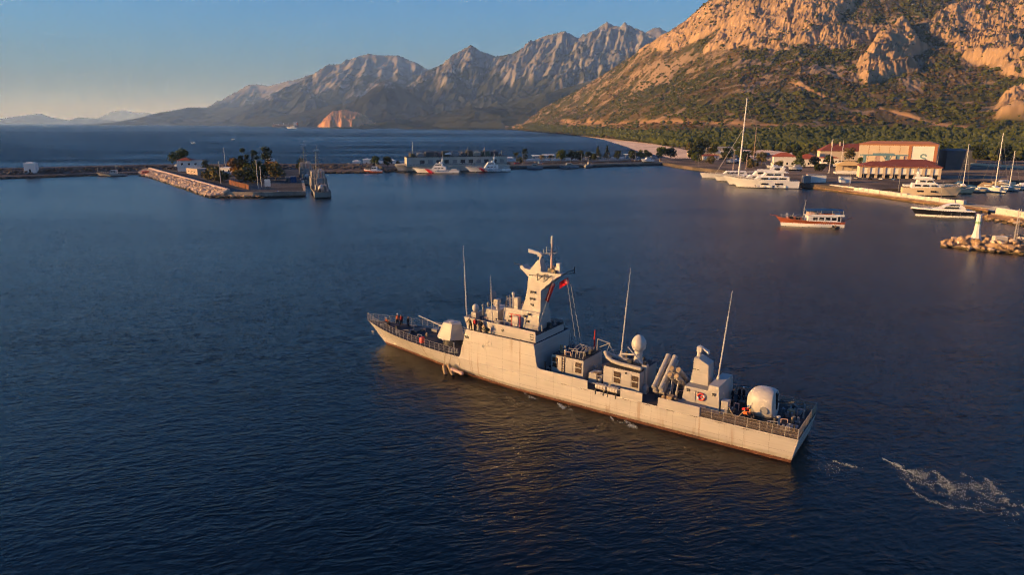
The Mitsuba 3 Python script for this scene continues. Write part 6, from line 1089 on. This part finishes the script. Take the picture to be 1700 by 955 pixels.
for x_ in (18, 30): P_('king_post', cat([tube((x_, 3.5, 9.2), (x_, 3.5, 15.8), .25, .15), tube((x_, 3.5, 14), (x_ + 3, 3.5, 10), .1)]), 'pink_mast' if x_ == 18 else 'shade_grey')
# orange pilot boat and the little craft by the mole
k, P_, hb, zd = boat('pilot_boat', 'orange hulled pilot boat with white wheelhouse left of the grey ship', 'boat', (-85.5, 456.5, 184), 12.5, 4, 1.6, 2.4, 'orange_paint', deckm='rib_grey', rail=(.4, .97)); P_('wheelhouse', blk(3.4, 7.6, 1.4, 1.6, 4.0, .8, .1, .1), 'white_paint'); panes(P_, 4, 7, 1.4, 2.8, 3.5, 2); P_('white_band', cat([loft([[(x_, s_ * (hb(x_) + .04), zd(x_) + q) for x_ in np.linspace(.1, 12, 14)] for q in (-.5, .02)], close=False) for s_ in (1, -1)]), 'white_twosided'); P_('mast', tube((4.4, 0, 4), (4.2, 0, 6.6), .07), 'radome')
k, P_, hb, zd = boat('work_boat', 'grey work boat moored under the breakwater left of the mole', 'boat', (-239.5, 428.5, 190), 17, 4.6, 1.4, 2.2, 'rib_grey', deckm='deck_paint', rail=(.1, .95)); P_('wheelhouse', blk(5, 9, 1.5, 1.4, 3.8, .7, .2, .1), 'radome'); panes(P_, 5.6, 8.4, 1.5, 2.6, 3.3, 2); P_('mast', tube((5.5, 0, 3.8), (5.4, 0, 7), .08), 'radome'); P_('bow_post', tube((16, 0, 2), (16, 0, 5.5), .09), 'radome')
k, P_, hb, zd = boat('work_boat', 'small orange boat moored between the work boat and the mole', 'boat', (-224.5, 430, 185), 8.5, 3.2, 1.1, 1.6, 'shade_grey', deckm='orange_paint'); P_('cabin', blk(2, 5.6, 1.2, 1.1, 2.8, .4, .2, .1), 'orange_paint'); panes(P_, 2.5, 5, 1.2, 1.8, 2.4, 2); P_('awning', box((1.8, -1.4, 2.85), (6, 1.4, 3.0)), 'orange_paint')
# tugs along the pier
def tug(label, O, L, m):
    k, P_, hb, zd = boat('harbour_craft', label, 'boat', O, L, 3.8, 1.6, 2.4, m, 'blue grey craft along the pier', deckm='deck_paint', rail=(.1, .95)); P_('wheelhouse', blk(L * .35, L * .65, 1.3, 1.6, 3.9, .7, .1, .1), 'rib_grey'); panes(P_, L * .4, L * .6, 1.3, 2.7, 3.4, 2); P_('mast', tube((L * .42, 0, 3.9), (L * .41, 0, 8), .09, .05), 'radome'); P_('deck_load', box((L * .08, -1, 1.6), (L * .28, 1, 2.5)), 'shade_grey'); P_('tyre', cat([tube((L * q, hb(L * q) + .02, 1.0), (L * q, hb(L * q) + .2, 1.0), .35) for q in (.5,)]), 'rubber')
tug('blue grey boat at the pier, left of the other two', (21.5, 491.5, 196), 12, 'harbour_blue'); tug('blue grey boat at the pier below the round trees', (48, 501, 196), 15, 'harbour_blue'); tug('dark boat with red stern at the pier, third from the left', (53.5, 508.5, 20), 7, 'shade_grey')
mat('harbour_blue', worn((0.16, 0.20, 0.25), .15, 1.5), .55, .3)
k, P_, hb, zd = boat('motor_boat', 'white cabin boat laid up at the shore end of the pier', 'motor boat', (111, 541, 200), 11, 3.6, 1.8, 2.4, 'white_paint'); P_('cabin', blk(3, 7.5, 1.3, 1.8, 3.4, 1.4, .3, .2), 'white_paint'); panes(P_, 3.8, 6.2, 1.3, 2.4, 3.0, 2, slope=.2); P_('arch', pipe([(2.4, 1.4, 1.8), (2.0, 1.3, 4.2), (2.0, -1.3, 4.2), (2.4, -1.4, 1.8)], .08), 'white_paint')
for e in [e for e in scene if e.startswith(k + '__')]: scene[e]['to_world'] = at(111, 545, 200, 2.3)
# grey warships stern on at the mole
mat('old_grey', worn((0.20, 0.185, 0.165), .15, 2.0, streak=.3, dirt=(.12, .07, .05)), .6, .3)
def gunboat(label, O, gun):
    k, P_, hb, zd = boat('naval_ship', label, 'naval ship', O, 57, 7.8, 2.6, 3.6, 'old_grey', 'grey naval ships moored at the mole', deckm='deck_paint', full=.55, rake=.09, sheer=2.2)
    P_('deckhouse', blk(8, 15, 2.4, 2.6, 4.8, .1, .1), 'old_grey'); P_('dome', ellipsoid((4.5, .4, 3.9), (1.2, 1.2, 1.5), 2), 'radome', True); P_('superstructure', blk(20, 38, 3.6, 2.6, 7.2, 1.2, .2), 'old_grey'); P_('bridge', blk(24, 37, 3.0, 7.2, 9.8, 1.0, .3), 'old_grey'); panes(P_, 29, 36, 2.96, 8.3, 9.1, 5)
    for z_ in range(5): P_('mast_bay', cat([tube((27 + a, b, 8.6 + z_ * 2.1), (27.1 + a * .92, b * .92, 10.7 + z_ * 2.1), .14 - .015 * z_) for a, b in ((-1.0 + .15 * z_, -.8 + .12 * z_), (-1.0 + .15 * z_, .8 - .12 * z_), (1.0 - .15 * z_, -.8 + .12 * z_), (1.0 - .15 * z_, .8 - .12 * z_))] + [box((25.9 + .15 * z_, -.9 + .12 * z_, 10.6 + z_ * 2.1), (28.1 - .15 * z_, .9 - .12 * z_, 10.75 + z_ * 2.1))]), 'old_grey')
    P_('yard', cat([box((26.9, -2.8, 14.8), (27.1, 2.8, 15.0)), box((26.9, -1.8, 17.0), (27.1, 1.8, 17.15)), tube((27, 0, 19), (27, 0, 22.5), .1, .05)]), 'shade_grey'); P_('radar', hull([[26.6, -1.3, 19.2], [27.4, -1.3, 19.2], [26.6, 1.3, 19.2], [27.4, 1.3, 19.2], [26.6, -1.2, 20], [26.8, 1.2, 20]]), 'radome'); P_('radome', ellipsoid((31.5, -1.2, 9.8), (.9, .9, 1.1), 2), 'radome', True)
    P_('funnel', blk(18.5, 21.5, 1.4, 2.6, 7.2, .3, .3), 'shade_grey')
    for x_, y_, z_ in ((10, 1.8, 12.5), (13, -1.8, 12), (20, 2.2, 13.5), (36, 2.4, 14.0), (2.5, -2.6, 7.5), (6.5, 2.9, 7.0)): P_('whip_aerial', tube((x_, y_, 2.7), (x_ - .2, y_, z_), .09, .03), 'radome')
    for i in range(14): P_('upper_gear', cat([taper_box((20.5 + i * .9, -2.6 + (i * 41 % 11) * .46, 0)[:2], (21.3 + i * .9, -1.9 + (i * 41 % 11) * .46, 0)[:2], 7.2, 8.6 + (i * 29 % 6) * .5, .1)]), ('shade_grey', 'old_grey', 'radome', 'pink_mast')[i % 4])
    for i in range(18): P_('deck_gear', taper_box((1.2 + i * 1.05, -2.8 + (i * 37 % 11) * .42), (2.1 + i * 1.05, -2.0 + (i * 37 % 11) * .42), 2.6, 3.6 + (i * 53 % 7) * .34, .08), ('shade_grey', 'old_grey', 'dark_metal', 'pink_mast')[i % 4])
    P_('gun', cat([tube((46, 0, 3.0), (46, 0, 3.8), 1.2, 1.1, 14), blk(44.8, 47.4, 1.1, 3.8, 5.4, .6, .4, .3), tube((47, 0, 4.7), (50, 0, 5.2), .1)]), 'old_grey')
    for s_ in (1, -1): P_('side_bulwark', hull([[19, s_ * 3.88, 2.6], [40, s_ * 3.6, 2.9], [19.6, s_ * 3.86, 3.9], [39.4, s_ * 3.6, 4.4], [19, s_ * 3.8, 2.6], [40, s_ * 3.5, 2.9], [19.6, s_ * 3.78, 3.9], [39.4, s_ * 3.5, 4.4]]), 'old_grey')
gunboat('grey naval ship moored stern on at the mole, the nearer one', (-82.6, 299.5, 109), 1); gunboat('grey naval ship with taller looking mast moored beyond the nearer one', (-108.5, 366, 108), 1)
# distant ships
k, P_, hb, zd = boat('cargo_ship', 'distant dark cargo ship on the open sea before the far cliffs', 'ship', (-1660, 5450, 182), 205, 30, 14, 17, 'cargo_dark', boot='boot_paint', deckm='fender_tan', rake=.03, full=.8)
mat('cargo_dark', worn((0.05, 0.045, 0.05), .2, 8), .6, .3)
P_('bridge_house', box((12, -13, 14), (34, 13, 38)), 'radome'); P_('funnel', box((4, -4, 14), (11, 4, 34)), 'orange_paint')
for i in range(4): P_('hatch', box((46 + i * 36, -11, 14), (74 + i * 36, 11, 20)), 'fender_tan'); P_('deck_crane', tube((78 + i * 36, 0, 14), (78 + i * 36, 0, 32), 1.4), 'radome')
for i, (px, py, L_, lb) in enumerate(((387, 232, 8, 'tiny white boat on the open sea, the right one of two'), (321, 238, 8, 'tiny white boat on the open sea, the left one of two'), (484, 213.5, 60, 'white motor vessel passing in front of the distant cargo ship'))):
    x_, y_ = G(px, py); k, P_, hb, zd = boat('distant_boat', lb, 'boat', (x_ + L_ / 2, y_, 178), L_, L_ * .28, L_ * .12, L_ * .17, 'white_paint'); P_('cabin', blk(L_ * .2, L_ * .6, L_ * .1, L_ * .12, L_ * .25, L_ * .08, .1), 'white_paint')

# ------------------------------------------------------------------ vegetation
def leafy(c0, c1, s):
    def fn(p, n, uv): return mikit.mix(c0, c1, .5 * cell_rand(p.x / s, p.y / s, p.z / s) + .5 * tn(p.x / (s * 4), p.y / (s * 4), p.z / (s * 4)))
    return proc(fn)
def leafmat(name, c0, c1, s): scene[name] = {'type': 'twosided', 'bsdf': {'type': 'diffuse', 'reflectance': leafy(c0, c1, s)}}
leafmat('scrub_leaf', (0.034, 0.042, 0.012), (0.088, 0.088, 0.026), 3.0)
leafmat('dry_leaf', (0.070, 0.048, 0.024), (0.13, 0.085, 0.045), 3.0)
leafmat('pine_leaf', (0.032, 0.042, 0.012), (0.092, 0.098, 0.030), 4.0)
leafmat('leaf_dark', (0.020, 0.028, 0.011), (0.060, 0.066, 0.025), .6)
leafmat('leaf_green', (0.045, 0.060, 0.014), (0.11, 0.13, 0.035), .6)
leafmat('leaf_olive', (0.075, 0.065, 0.024), (0.15, 0.12, 0.045), .6)
leafmat('leaf_rust', (0.15, 0.075, 0.02), (0.24, 0.13, 0.04), .6)
_ico = trimesh.creation.icosphere(subdivisions=1)
def bush_proto(rng, lobes, flat=.75):
    ms = []
    for i in range(lobes):
        b = trimesh.creation.icosahedron() if lobes > 1 else _ico.copy(); v_ = np.array(b.vertices); v_ *= rng.uniform(.62, 1.25, (len(v_), 1)); r = rng.uniform(.45, .8) if lobes > 1 else .9
        ms.append((v_ * r * [1, 1, flat] + [rng.normal() * .38, rng.normal() * .38, .45 + rng.uniform(-.1, .45)] * np.array([1, 1, 1.0 if lobes > 1 else .9]), np.array(b.faces)))
    f, c, V = [], 0, []
    for v_, ff in ms: V.append(v_); f.append(ff + c); c += len(v_)
    return np.vstack(V), np.vstack(f)
def scatter(pts, sizes, protos, rng, hz=1.0):
    vs, fs, c = [], [], 0
    for p, s_ in zip(pts, sizes):
        v_, f = protos[rng.integers(len(protos))]; a = rng.uniform(0, 6.28); ca, sa = math.cos(a), math.sin(a)
        w = np.c_[ca * v_[:, 0] - sa * v_[:, 1], sa * v_[:, 0] + ca * v_[:, 1], v_[:, 2] * hz] * s_ + p
        vs.append(w); fs.append(f + c); c += len(w)
    return trimesh.Trimesh(np.vstack(vs), np.vstack(fs), process=False)
RV = np.random.default_rng(23)
P1 = [bush_proto(RV, 1) for _ in range(14)]; P3 = [bush_proto(RV, 4, .85) for _ in range(14)]
# scrub over the near hill: thick on the lower slopes, single bushes on the rock
from scipy.interpolate import RegularGridInterpolator as RGI
_rows = np.arange(len(_dd)); _hz = RGI((_dd, _aa), HZ_); _hr = RGI((_dd, _aa), _rk); _hs = RGI((_dd, _aa), np.clip(np.maximum(np.maximum(_sc, _so * 1.3), _bare * .9), 0, 1)); _hnz = RGI((_dd, _aa), hn[..., 2])
def hill_pts(n, lo, hi):
    a = RV.uniform(-.005, .80, n); Dv = np.interp(a, _aa, _D); Rv = np.interp(a, _aa, _R)
    u_ = RV.random(n); Y = np.sqrt((Dv + (Rv - Dv) * lo) ** 2 + u_ * ((Dv + (Rv - Dv) * hi) ** 2 - (Dv + (Rv - Dv) * lo) ** 2)); d = (Y - Dv) / (Rv - Dv); q = np.c_[d, a]
    return np.c_[a * Y, Y, _hz(q)], _hr(q), _hs(q), d
p, r_, s_, d_ = hill_pts(60000, .01, 1.0)
clump = nz(p[:, 0], p[:, 1], 70, 3, 71)
prob = np.where(r_ > .5, .16 + .40 * (clump > .56), .95 * sstep(.30, .55, clump) + .12) * (1 - .85 * s_)
keep = RV.random(len(p)) < prob * .62; p, r_, d_ = p[keep], r_[keep], d_[keep]
dry = (nz(p[:, 0], p[:, 1], 130, 4, 75) > .53) & (r_ < .5) & (RV.random(len(p)) < .8); size = RV.lognormal(.72, .42, len(p)).clip(.8, 5.0) * (1 + .25 * (r_ < .5))
solo('scrub', scatter((p - [0, 0, .4])[~dry], size[~dry], P1, RV, .85), 'scrub_leaf', 'olive green scrub and small trees scattered over the near hill', 'scrub', kind='stuff')
solo('dry_scrub', scatter((p - [0, 0, .3])[dry], size[dry] * .8, P1, RV, .7), 'dry_leaf', 'brown dry scrub in patches on the near hill', 'scrub', kind='stuff')
# pine belt at the foot of the hill
n = 26000; px_ = RV.uniform(880, 1860, n); a = (px_ - CX) / FOC; Y0 = np.interp(px_, [880, 940, 1000, 1060, 1110, 1180, 1300, 1420, 1560, 1640, 1860], [2700, 1950, 1480, 1120, 900, 800, 740, 690, 600, 560, 560]); Y1 = np.interp(a, _bt, _b[:, 1]) * 1.06
Y = np.sqrt(Y0 ** 2 + RV.random(n) * (np.maximum(Y1, Y0 + 30) ** 2 - Y0 ** 2)); X = a * Y
dd = (Y - np.interp(a, _aa, _D)) / (np.interp(a, _aa, _R) - np.interp(a, _aa, _D)); zz = np.where(dd > 0, _hz(np.c_[np.clip(dd, 0, 1.4), np.clip(a, -.01, 1.1)]), 2.2)
cl = nz(X, Y, 45, 3, 73); keep = RV.random(n) < np.clip(sstep(.20, .45, cl), .15, 1) * .42
X, Y, zz = X[keep], Y[keep], zz[keep]
solo('pine_wood', scatter(np.c_[X, Y, zz + .5], RV.uniform(3.0, 6.2, len(X)), P3, RV, 1.25), 'pine_leaf', 'dense dark pine wood along the foot of the hill', 'wood', kind='stuff')

def tree(name, label, x, y, h, w, kind='round', m='leaf_dark', z=2.1, seed=0, c='tree', group=None, dens=1.0):
    """tapered trunk with limbs; the crown is many small leaf tufts gathered in clumps through its volume"""
    r = np.random.default_rng(seed + 1000); k = thing(name, label, c, group)
    tops = []
    th = h * (.30 if kind == 'round' else .12 if kind in ('bush',) else .15)
    if kind == 'palm':
        pts = [np.array([x + .25 * math.sin(i * .5), y, z + h * .8 * i / 6]) for i in range(7)]; part(k, 'trunk', cat([tube(a, b, .26 - .012 * i, .25 - .012 * i, 7) for i, (a, b) in enumerate(zip(pts[:-1], pts[1:]))]), 'bark'); o = pts[-1]; vs, fs, c_ = [], [], 0
        for i in range(34):
            az = i * 2.4 + r.normal() * .2; el = r.uniform(-.5, 1.1); L_ = w * .62 * r.uniform(.8, 1.1); d = np.array([math.cos(az), math.sin(az), 0]); sd = np.array([-d[1], d[0], 0]); pr_ = None
            for j in range(6):
                t = j / 5; q = o + d * L_ * t * math.cos(el * (1 - .4 * t)) + np.array([0, 0, L_ * (math.sin(el) * t - .75 * t * t)]); wd = .32 * (1 - t) ** .5 + .05
                cur = [q - sd * wd - [0, 0, .18], q, q + sd * wd - [0, 0, .18]]
                if pr_ is not None: vs += pr_ + cur; fs += [[c_, c_ + 1, c_ + 4], [c_, c_ + 4, c_ + 3], [c_ + 1, c_ + 2, c_ + 5], [c_ + 1, c_ + 5, c_ + 4]]; c_ += 6
                pr_ = cur
        part(k, 'fronds', trimesh.Trimesh(np.array(vs), fs, process=False), m); return k
    part(k, 'trunk', tube((x, y, z - .2), (x + r.normal() * .15, y, z + th * 1.4), .022 * h + .1, .015 * h + .06, 8), 'bark')
    nc = {'round': 15, 'bush': 11, 'cone': 16, 'tall': 14}[kind]; cc = []
    for i in range(nc):
        az, rr = i * 2.399 + r.normal() * .4, math.sqrt((i + .5) / nc)
        if kind == 'cone': f = (i + .5) / nc; zz_ = z + h * (.12 + .84 * f); rad = w / 2 * (1 - f) * .62; q = np.array([x + rad * math.cos(az), y + rad * math.sin(az), zz_]); s_ = w * .26 * (1.08 - f)
        else: zz_ = z + th + (h - th) * np.clip(r.beta(1.6, 1.5) , .08, .9); e = math.sqrt(max(0.08, 1 - ((zz_ - z - th) / (h - th) * 2 - .9) ** 2)); q = np.array([x + w * .34 * rr * e * math.cos(az), y + w * .34 * rr * e * math.sin(az), zz_]); s_ = w * r.uniform(.15, .24)
        cc.append((q, s_))
    part(k, 'limb', cat([tube((x, y, z + th * .9), q * .85 + np.array([x, y, z + th]) * .15, .008 * h + .03, .02, 5) for q, _ in cc[::2]]), 'bark')
    vs, fs, c_ = [], [], 0; ls = max(.28, w * .055)
    for q, s_ in cc:
        for _ in range(int(60 * dens)):
            d = r.normal(size=3); d /= np.linalg.norm(d); o = q + d * s_ * r.uniform(.55, 1.12) * [1, 1, .8]; n_ = d + r.normal(size=3) * .6; n_ /= np.linalg.norm(n_); a = np.cross(n_, [0, 0, 1.0]) ; a /= np.linalg.norm(a) + 1e-9; b = np.cross(n_, a); sc = ls * r.uniform(.6, 1.4)
            vs += [o + a * sc, o + b * sc * .8 - a * .3 * sc, o - a * sc * .9, o - b * sc * .8 + n_ * .3 * sc]; fs += [[c_, c_ + 1, c_ + 2], [c_, c_ + 2, c_ + 3]]; c_ += 4
    part(k, 'crown', trimesh.Trimesh(np.array(vs), fs, process=False), m); return k
sd = 0
for a in (
    # the mole
    ('broad_tree', 'broad dark tree behind the white mole house', -214, 446, 13.5, 13.5, 'round', 'leaf_green', 2.4),
    ('tall_tree', 'tall tree with loose top on the mole, leftmost of the three', -163, 420, 11.5, 6, 'tall', 'leaf_dark', 2.4), ('tall_tree', 'tall tree on the mole, middle of the three', -156, 420, 11, 5, 'tall', 'leaf_dark', 2.4), ('tall_tree', 'dark palm like tree on the mole, right of the three', -146, 412, 12.5, 6.5, 'tall', 'leaf_dark', 2.4),
    ('rust_bush', 'rust coloured leafy tree in the mole garden', -152, 380, 8.0, 8.5, 'round', 'leaf_rust', 2.2), ('bush', 'yellow green bush before the white roofed hut on the mole', -152, 358, 5.0, 9, 'bush', 'leaf_olive', 2.2), ('bush', 'dark green bush behind the brown fence, right part', -130, 352, 6.5, 10, 'bush', 'leaf_dark', 2.2), ('bush', 'olive bush behind the brown fence, left part', -139, 356, 6.0, 9, 'bush', 'leaf_olive', 2.2), ('bush', 'large shaded bush in the middle of the mole garden', -141, 378, 8, 11, 'bush', 'leaf_dark', 2.2), ('bush', 'low dry bush at the right end of the mole garden', -126, 368, 6.5, 9, 'bush', 'leaf_olive', 2.2), ('bush', 'low green bush left of the garden by the outbuilding', -163, 372, 3.6, 8, 'bush', 'leaf_olive', 2.2), ('bush', 'small dark bush by the right side of the mole house', -193, 436, 5, 5, 'bush', 'leaf_dark', 2.2), ('bush', 'bush beside the grey naval ships at the far end of the mole quay', -128, 424, 5.5, 9, 'bush', 'leaf_dark', 2.2),
    ('bush', 'dry brown bush in front of the tall mole trees', -133, 384, 7, 9, 'bush', 'leaf_rust', 2.2), ('bush', 'dark low bush along the mole road near the outbuilding', -171, 396, 4, 7, 'bush', 'leaf_dark', 2.2), ('bush', 'green bush at the foot of the tall mole trees', -155, 402, 6, 9, 'bush', 'leaf_dark', 2.2),
    # the breakwater and pier
    ('round_tree', 'round green tree on the breakwater between the huts', -94, 476, 7.5, 7, 'round', 'leaf_green', 2.0), ('round_tree', 'round dark tree left of the long grey ship', -86, 478, 7.0, 7.5, 'round', 'leaf_dark', 2.0),
    ('bush', 'yellowish bush beside the bow of the long grey ship', -79, 480, 4.5, 5, 'bush', 'leaf_olive', 2.0),
    ('palm', 'slim palm at the left end of the pier', 3.4, 545, 8.5, 4.5, 'palm', 'leaf_dark', 2.1), ('tall_tree', 'tall dark palm like tree near the left end of the pier', 10, 535, 11, 5.5, 'tall', 'leaf_dark', 2.1), ('bush', 'dark shrub at the foot of the tall pier tree', 6, 530, 4, 7, 'bush', 'leaf_dark', 2.1), ('palm', 'short palm between the pier canopies', 23, 535, 6.5, 5, 'palm', 'leaf_olive', 2.1), ('palm', 'second short palm right of the first between the canopies', 30, 540, 6.5, 4.5, 'palm', 'leaf_olive', 2.1),
    ('round_tree', 'round tree on the pier, left of the dark group', 38, 535, 9.5, 9.5, 'round', 'leaf_green', 2.1), ('round_tree', 'dark round tree in the middle of the pier group', 46, 538, 8.8, 9, 'round', 'leaf_dark', 2.1), ('round_tree', 'dark round tree right of the middle of the pier group', 53, 541, 8.8, 9, 'round', 'leaf_dark', 2.1), ('round_tree', 'smaller round tree at the right of the pier group', 60, 546, 7.5, 7.5, 'round', 'leaf_dark', 2.1),
    ('conifer', 'pointed conifer on the pier, the left one of two', 71, 575, 12.5, 6.5, 'cone', 'leaf_dark', 2.1), ('conifer', 'pointed conifer on the pier, the right one of two', 79, 578, 12.5, 6.5, 'cone', 'leaf_dark', 2.1), ('bush', 'dark bush below the left conifer', 67, 568, 5, 8, 'bush', 'leaf_dark', 2.1), ('round_tree', 'low round tree right of the conifers on the pier', 87, 572, 7, 7.5, 'round', 'leaf_dark', 2.1), ('round_tree', 'wide dark tree on the pier beside the brown terraces', 98, 566, 7.5, 9, 'round', 'leaf_dark', 2.1), ('round_tree', 'rounded tree right of the wide dark one on the pier', 105, 568, 8, 8, 'round', 'leaf_green', 2.1),
    ('round_tree', 'tree at the shore end of the pier above the white cabin boat', 112, 575, 8, 9, 'round', 'leaf_dark', 2.2), ('round_tree', 'tall leafy tree at the pier root, left of the blue sign post', 124, 578, 10, 10, 'round', 'leaf_green', 2.2), ('round_tree', 'dark spreading tree at the pier root', 133, 582, 9, 11, 'round', 'leaf_dark', 2.2),
    # the marina shore
    ('big_pine', 'big dark pine cluster on the shore left of the laid up boats', 143, 540, 15, 14, 'round', 'leaf_dark', 2.2), ('big_pine', 'tall pine beside the big pine cluster on the shore', 152, 556, 17.5, 13, 'round', 'leaf_dark', 2.2), ('round_tree', 'low green tree at the water side of the pine cluster', 139, 524, 7.5, 8, 'round', 'leaf_green', 2.2), ('bush', 'bush row tree right of the pine cluster', 149, 520, 5, 8, 'bush', 'leaf_olive', 2.2),
    ('round_tree', 'olive tree behind the tall mast of the sailing yacht', 180, 500, 9, 9, 'round', 'leaf_olive', 2.2), ('round_tree', 'dark tree right of the tall mast on the shore', 172, 512, 8, 8, 'round', 'leaf_dark', 2.2), ('bush', 'yellow green bush behind the moored yachts', 163, 470, 5.5, 9, 'bush', 'leaf_olive', 2.2), ('bush', 'olive bush in front of the white red roofed house', 181, 470, 5, 8, 'bush', 'leaf_olive', 2.2), ('conical_tree', 'bright green pointed tree before the red roofed house', 196, 473, 11.5, 9.5, 'cone', 'leaf_green', 2.2), ('round_tree', 'dark tree between the red roofed house and the gabled house', 208, 476, 7, 8, 'round', 'leaf_dark', 2.2), ('round_tree', 'dark tree right of the gabled white house', 217, 474, 8, 8, 'round', 'leaf_dark', 2.2), ('bush', 'green hedge bush left of the yellow pavilion', 196, 440, 4, 9, 'bush', 'leaf_dark', 2.2), ('round_tree', 'tree seen under the beam of the blue boat hoist', 214, 425, 9, 6, 'round', 'leaf_green', 2.2),
    ('big_pine', 'large dark pine right behind the hall', 322, 520, 15, 15, 'round', 'leaf_green', 2.2), ('big_pine', 'dark pine above the shaded boat yard', 345, 515, 13, 14, 'round', 'leaf_dark', 2.2), ('big_pine', 'dark pine above the pale wall on the right', 368, 520, 13, 15, 'round', 'leaf_dark', 2.2), ('big_pine', 'pine at the right edge of the picture', 392, 526, 13, 15, 'round', 'leaf_green', 2.2)):
    sd += 1; nm, lb, x_, y_, h_, w_, kd, m_, z_ = a; q_ = 1.3 if x_ < -120 and nm != 'broad_tree' else 1.0; h_, w_ = h_ * q_, w_ * q_; tree(nm, lb, x_, y_, h_, w_, kd, m_, z_, sd)

ORD = ['first', 'second', 'third', 'fourth', 'fifth', 'sixth', 'seventh', 'eighth', 'ninth', 'tenth', 'eleventh', 'twelfth', 'thirteenth', 'fourteenth', 'fifteenth', 'sixteenth', 'seventeenth', 'eighteenth', 'nineteenth', 'twentieth']
yp = []
for i in range(20):
    r_ = np.random.default_rng(400 + i); x_, y_ = r_.uniform(150, 275), r_.uniform(505, 660)
    if (x_ - 190) ** 2 + (y_ - 498) ** 2 < 300 or (250 < x_ and y_ > 560): y_ += 45
    yp.append((x_ / y_, x_, y_, r_.uniform(7, 12), r_.uniform(7, 11), ('leaf_dark', 'leaf_green', 'leaf_olive')[i % 3], i))
for j, (_, x_, y_, h_, w_, m_, i) in enumerate(sorted(yp)):
    tree('yard_pine', '%s tree in the boat yard behind the marina, %s from the left' % ({'leaf_dark': 'dark', 'leaf_green': 'green', 'leaf_olive': 'olive'}[m_], ORD[j]), x_, y_, h_, w_, 'round', m_, 2.2, 500 + i, group='trees scattered in the boat yard', dens=.7)
